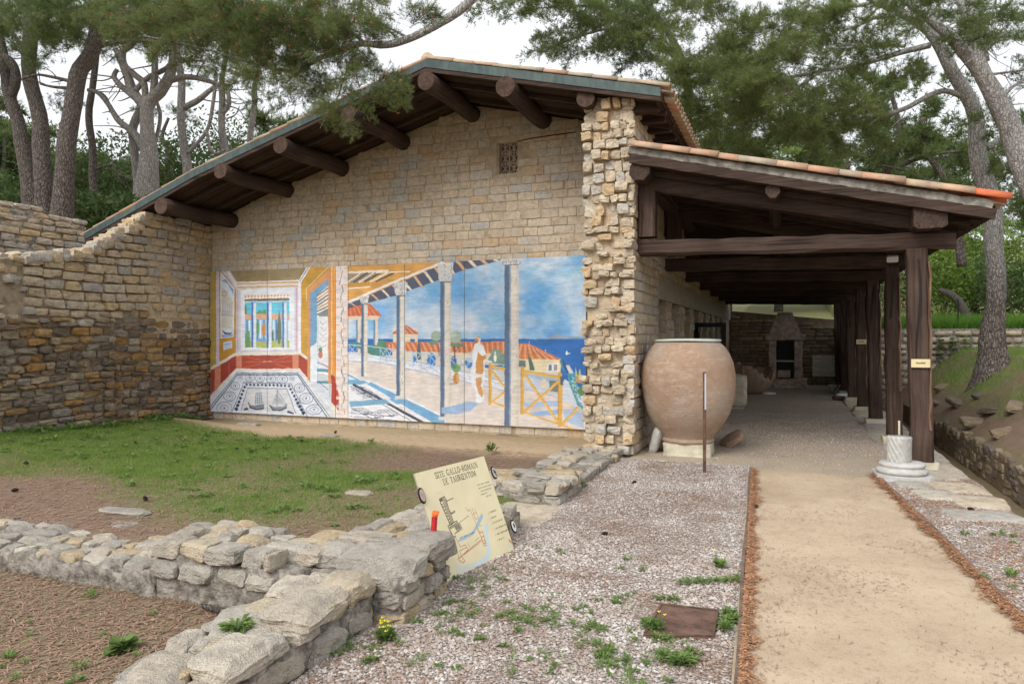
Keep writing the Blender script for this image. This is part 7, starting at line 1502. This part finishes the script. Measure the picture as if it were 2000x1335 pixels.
for px, py, n, s in ((1265, 1170, 3, .05), (1205, 1187, 3, .05), (1215, 1240, 3, .05), (1180, 1236, 3, .05), (1050, 1182, 4, .05), (1080, 1200, 4, .05), (1040, 1212, 4, .05), (900, 1192, 4, .05), (872, 1202, 4, .05), (990, 1272, 4, .05), (1035, 1300, 3, .05), (950, 1135, 4, .045), (925, 1140, 4, .045), (700, 1258, 4, .05), (680, 1272, 3, .05), (1120, 1222, 3, .05), (1250, 1312, 5, .06), (1150, 1262, 3, .05), (1065, 1160, 2, .04), (1230, 1100, 2, .04), (1330, 1262, 4, .06), (1180, 1300, 3, .05), (860, 1240, 3, .05), (770, 1300, 3, .05), (1280, 1270, 3, .05), (1105, 1290, 3, .045), (1010, 1190, 3, .045), (1945, 1050, 3, .06), (1975, 1140, 3, .06), (1060, 1080, 2, .04)):
    c = at(px, py, Z=.014)
    for k in range(n * 2): wv.append(herb(rr.randint(0, 9999), rr.randint(10, 34), s * rr.uniform(.4, 1.0), rr.uniform(.4, 1.2), 1, rr.uniform(.08, .2)) + np.array((c.x + rr.gauss(0, .10), c.y + rr.gauss(0, .10), c.z)))
for _ in range(420):
    x, y = rr.uniform(-10.3, -2.9), rr.uniform(4.2, 10.0)
    if rr.random() < grass_d(x, y) ** 2: wv.append(herb(rr.randint(0, 9999), 16, rr.uniform(.04, .085), rr.uniform(.5, 1.0), 1, .26) + np.array((x, y, zg(x, y))))
for _ in range(46):
    x, y = rr.uniform(-5.2, -2.8), rr.uniform(1.9, 3.2); wv.append(herb(rr.randint(0, 9999), 14, rr.uniform(.02, .05), .8, 1, .25) + np.array((x, y, .004)))
for _ in range(90):
    y = rr.uniform(6.9, 10.3); wv.append(herb(rr.randint(0, 9999), 26, rr.uniform(.06, .12), rr.uniform(.8, 1.2), 1, .22) + np.array((-10.45 + rr.uniform(-.1, .35), y, zg(-10.4, y) - .01)))
WVV = np.vstack(wv); tag(obj('ground_weeds', npmesh('ground_weeds', WVV, np.arange(len(WVV)).reshape(-1, 4), [M['weed']]), kind='stuff'), 'small scattered green weeds in gravel and grass', 'weeds')
# wall plants hanging on the terrace wall
for i, (px, py) in enumerate(((1838, 665), (1862, 662), (1888, 658))):
    p = at(px, py, Y=20.8); V = np.vstack([herb(80 + i * 9 + k, 26, .12, .4, 1, .25) * np.array((1, .5, 1)) + np.array((0, 0, -.09 * k)) for k in range(6)])
    weed_obj('wall_plant', ('first hanging plant on the terrace wall beside the porch post', 'middle hanging plant on the terrace wall', 'hanging plant on the terrace wall nearest the pine trunk')[i], p, V)
# ------------------------------------------------------------------ pine cones and loose stones
def cone_mesh():
    ps = []
    for j in range(7):
        z = j / 6; r = .5 * math.sin(math.pi * (.16 + .74 * z)) + .05
        for k in range(8):
            a = 2 * math.pi * (k + .5 * (j % 2)) / 8; c, s = math.cos(a), math.sin(a)
            ps.append(([(c * r * .55 - s * .13, s * r * .55 + c * .13, z - .05), (c * r * .55 + s * .13, s * r * .55 - c * .13, z - .05), (c * r * 1.1, s * r * 1.1, z + .08), (c * r * .6, s * r * .6, z + .12)], [(0, 1, 2), (0, 2, 3), (1, 3, 2), (0, 3, 1)]))
    ps.append(lathe([(.05, -.02), (.25, .1), (.34, .4), (.25, .75), (.05, 1.05)], 8)); v, f = join(*ps)
    return mesh('pine_cone', [((x) * .055, y * .055, (z - .4) * .07) for x, y, z in v], f, M['pinecone'])
CM = cone_mesh()
for px, py, lab in ((285, 1003, 'pine cone lying against the back of the low cross wall'), (28, 985, 'pine cone in the grass near the left edge'), (463, 878, 'left pine cone of a pair on the thin grass'), (490, 885, 'right pine cone of a pair on the thin grass'), (590, 861, 'pine cone on the sand apron below the mural'), (655, 844, 'pine cone by a flat stone close under the mural'), (1238, 942, 'pine cone on the gravel near the pillar'), (1898, 995, 'pine cone on the limestone ledge'), (1474, 990, 'pine cone in the litter at the path edge'), (1180, 1043, 'pine cone on the open gravel behind the site board'), (52, 925, 'pine cone in the green grass at far left'), (265, 872, 'pine cone in the grass below the ruined wall')):
    z = .02; p = at(px, py, Z=z)
    p.z = zg(p.x, p.y) + .022; tag(obj('pine_cone', CM, None, p, (rr.uniform(.8, 1.6), 0, rr.uniform(0, 6)), (.75, .75, .75)), lab, 'pine cone', 'fallen pine cones')
for i, (px, py, s, lab) in enumerate(((1840, 760, .34, 'flat stone on the bank nearest the porch post'), (1870, 790, .4, 'broken slab lying on the bank above the trench'), (1905, 830, .42, 'dark slab in the soil above the trench wall'), (1935, 808, .36, 'tilted stone in the brown soil of the bank'), (1960, 850, .3, 'stone low on the bank near the right edge'), (1985, 800, .36, 'stone half buried at the right edge of the bank'), (1915, 775, .26, 'small stone near the grass of the bank'), (1830, 790, .26, 'little stone on the rim of the trench wall'))):
    r0 = ray(px, py); best = None
    for k in range(400):                              # where the view ray meets the bank
        d = 7 + k * .04; p = r0 * d
        if p.z + HE < zg(p.x, p.y): best = p; break
    if best is None: continue
    tag(obj('bank_stone', BV[(i * 5) % 6], None, (best.x, best.y, zg(best.x, best.y) + .03), (rr.uniform(-.4, .4), rr.uniform(-.3, .3), rr.uniform(0, 3)), (s, s * .7, s * .26)), lab, 'stone')
tag(obj('flat_stone', LOWR[2], None, at(880, 838, Z=.03) if False else at(485, 829, Z=.03), (0, 0, .1), (.42, .2, .07)), 'flat stone on the sand apron at the left foot of the mural', 'stone')
tag(obj('flat_stone', LOWR[4], None, at(645, 850, Z=.02), (0, 0, -.1), (.3, .16, .03)), 'thin flat stone on the sand apron under the mural', 'stone')
for px, py, sx, lab in ((700, 968, .28, 'thin buried stone showing in the middle of the grass'), (240, 1008, .5, 'long buried stone showing behind the cross wall')):
    p = at(px, py, Z=.1); tag(obj('buried_stone', LOWR[6], None, (p.x, p.y, zg(p.x, p.y)), (0, 0, .1), (sx, .18, .05)), lab, 'stone')
tag(obj('dead_stick', mesh('dead_stick', *tube([at(395, 1182, Z=.03), at(430, 1190, Z=.035), at(470, 1196, Z=.03)], [.016, .02, .016], 7, .15, 2), M['deadwood'], True)), 'brown stick lying at the foot of the cross wall', 'stick')
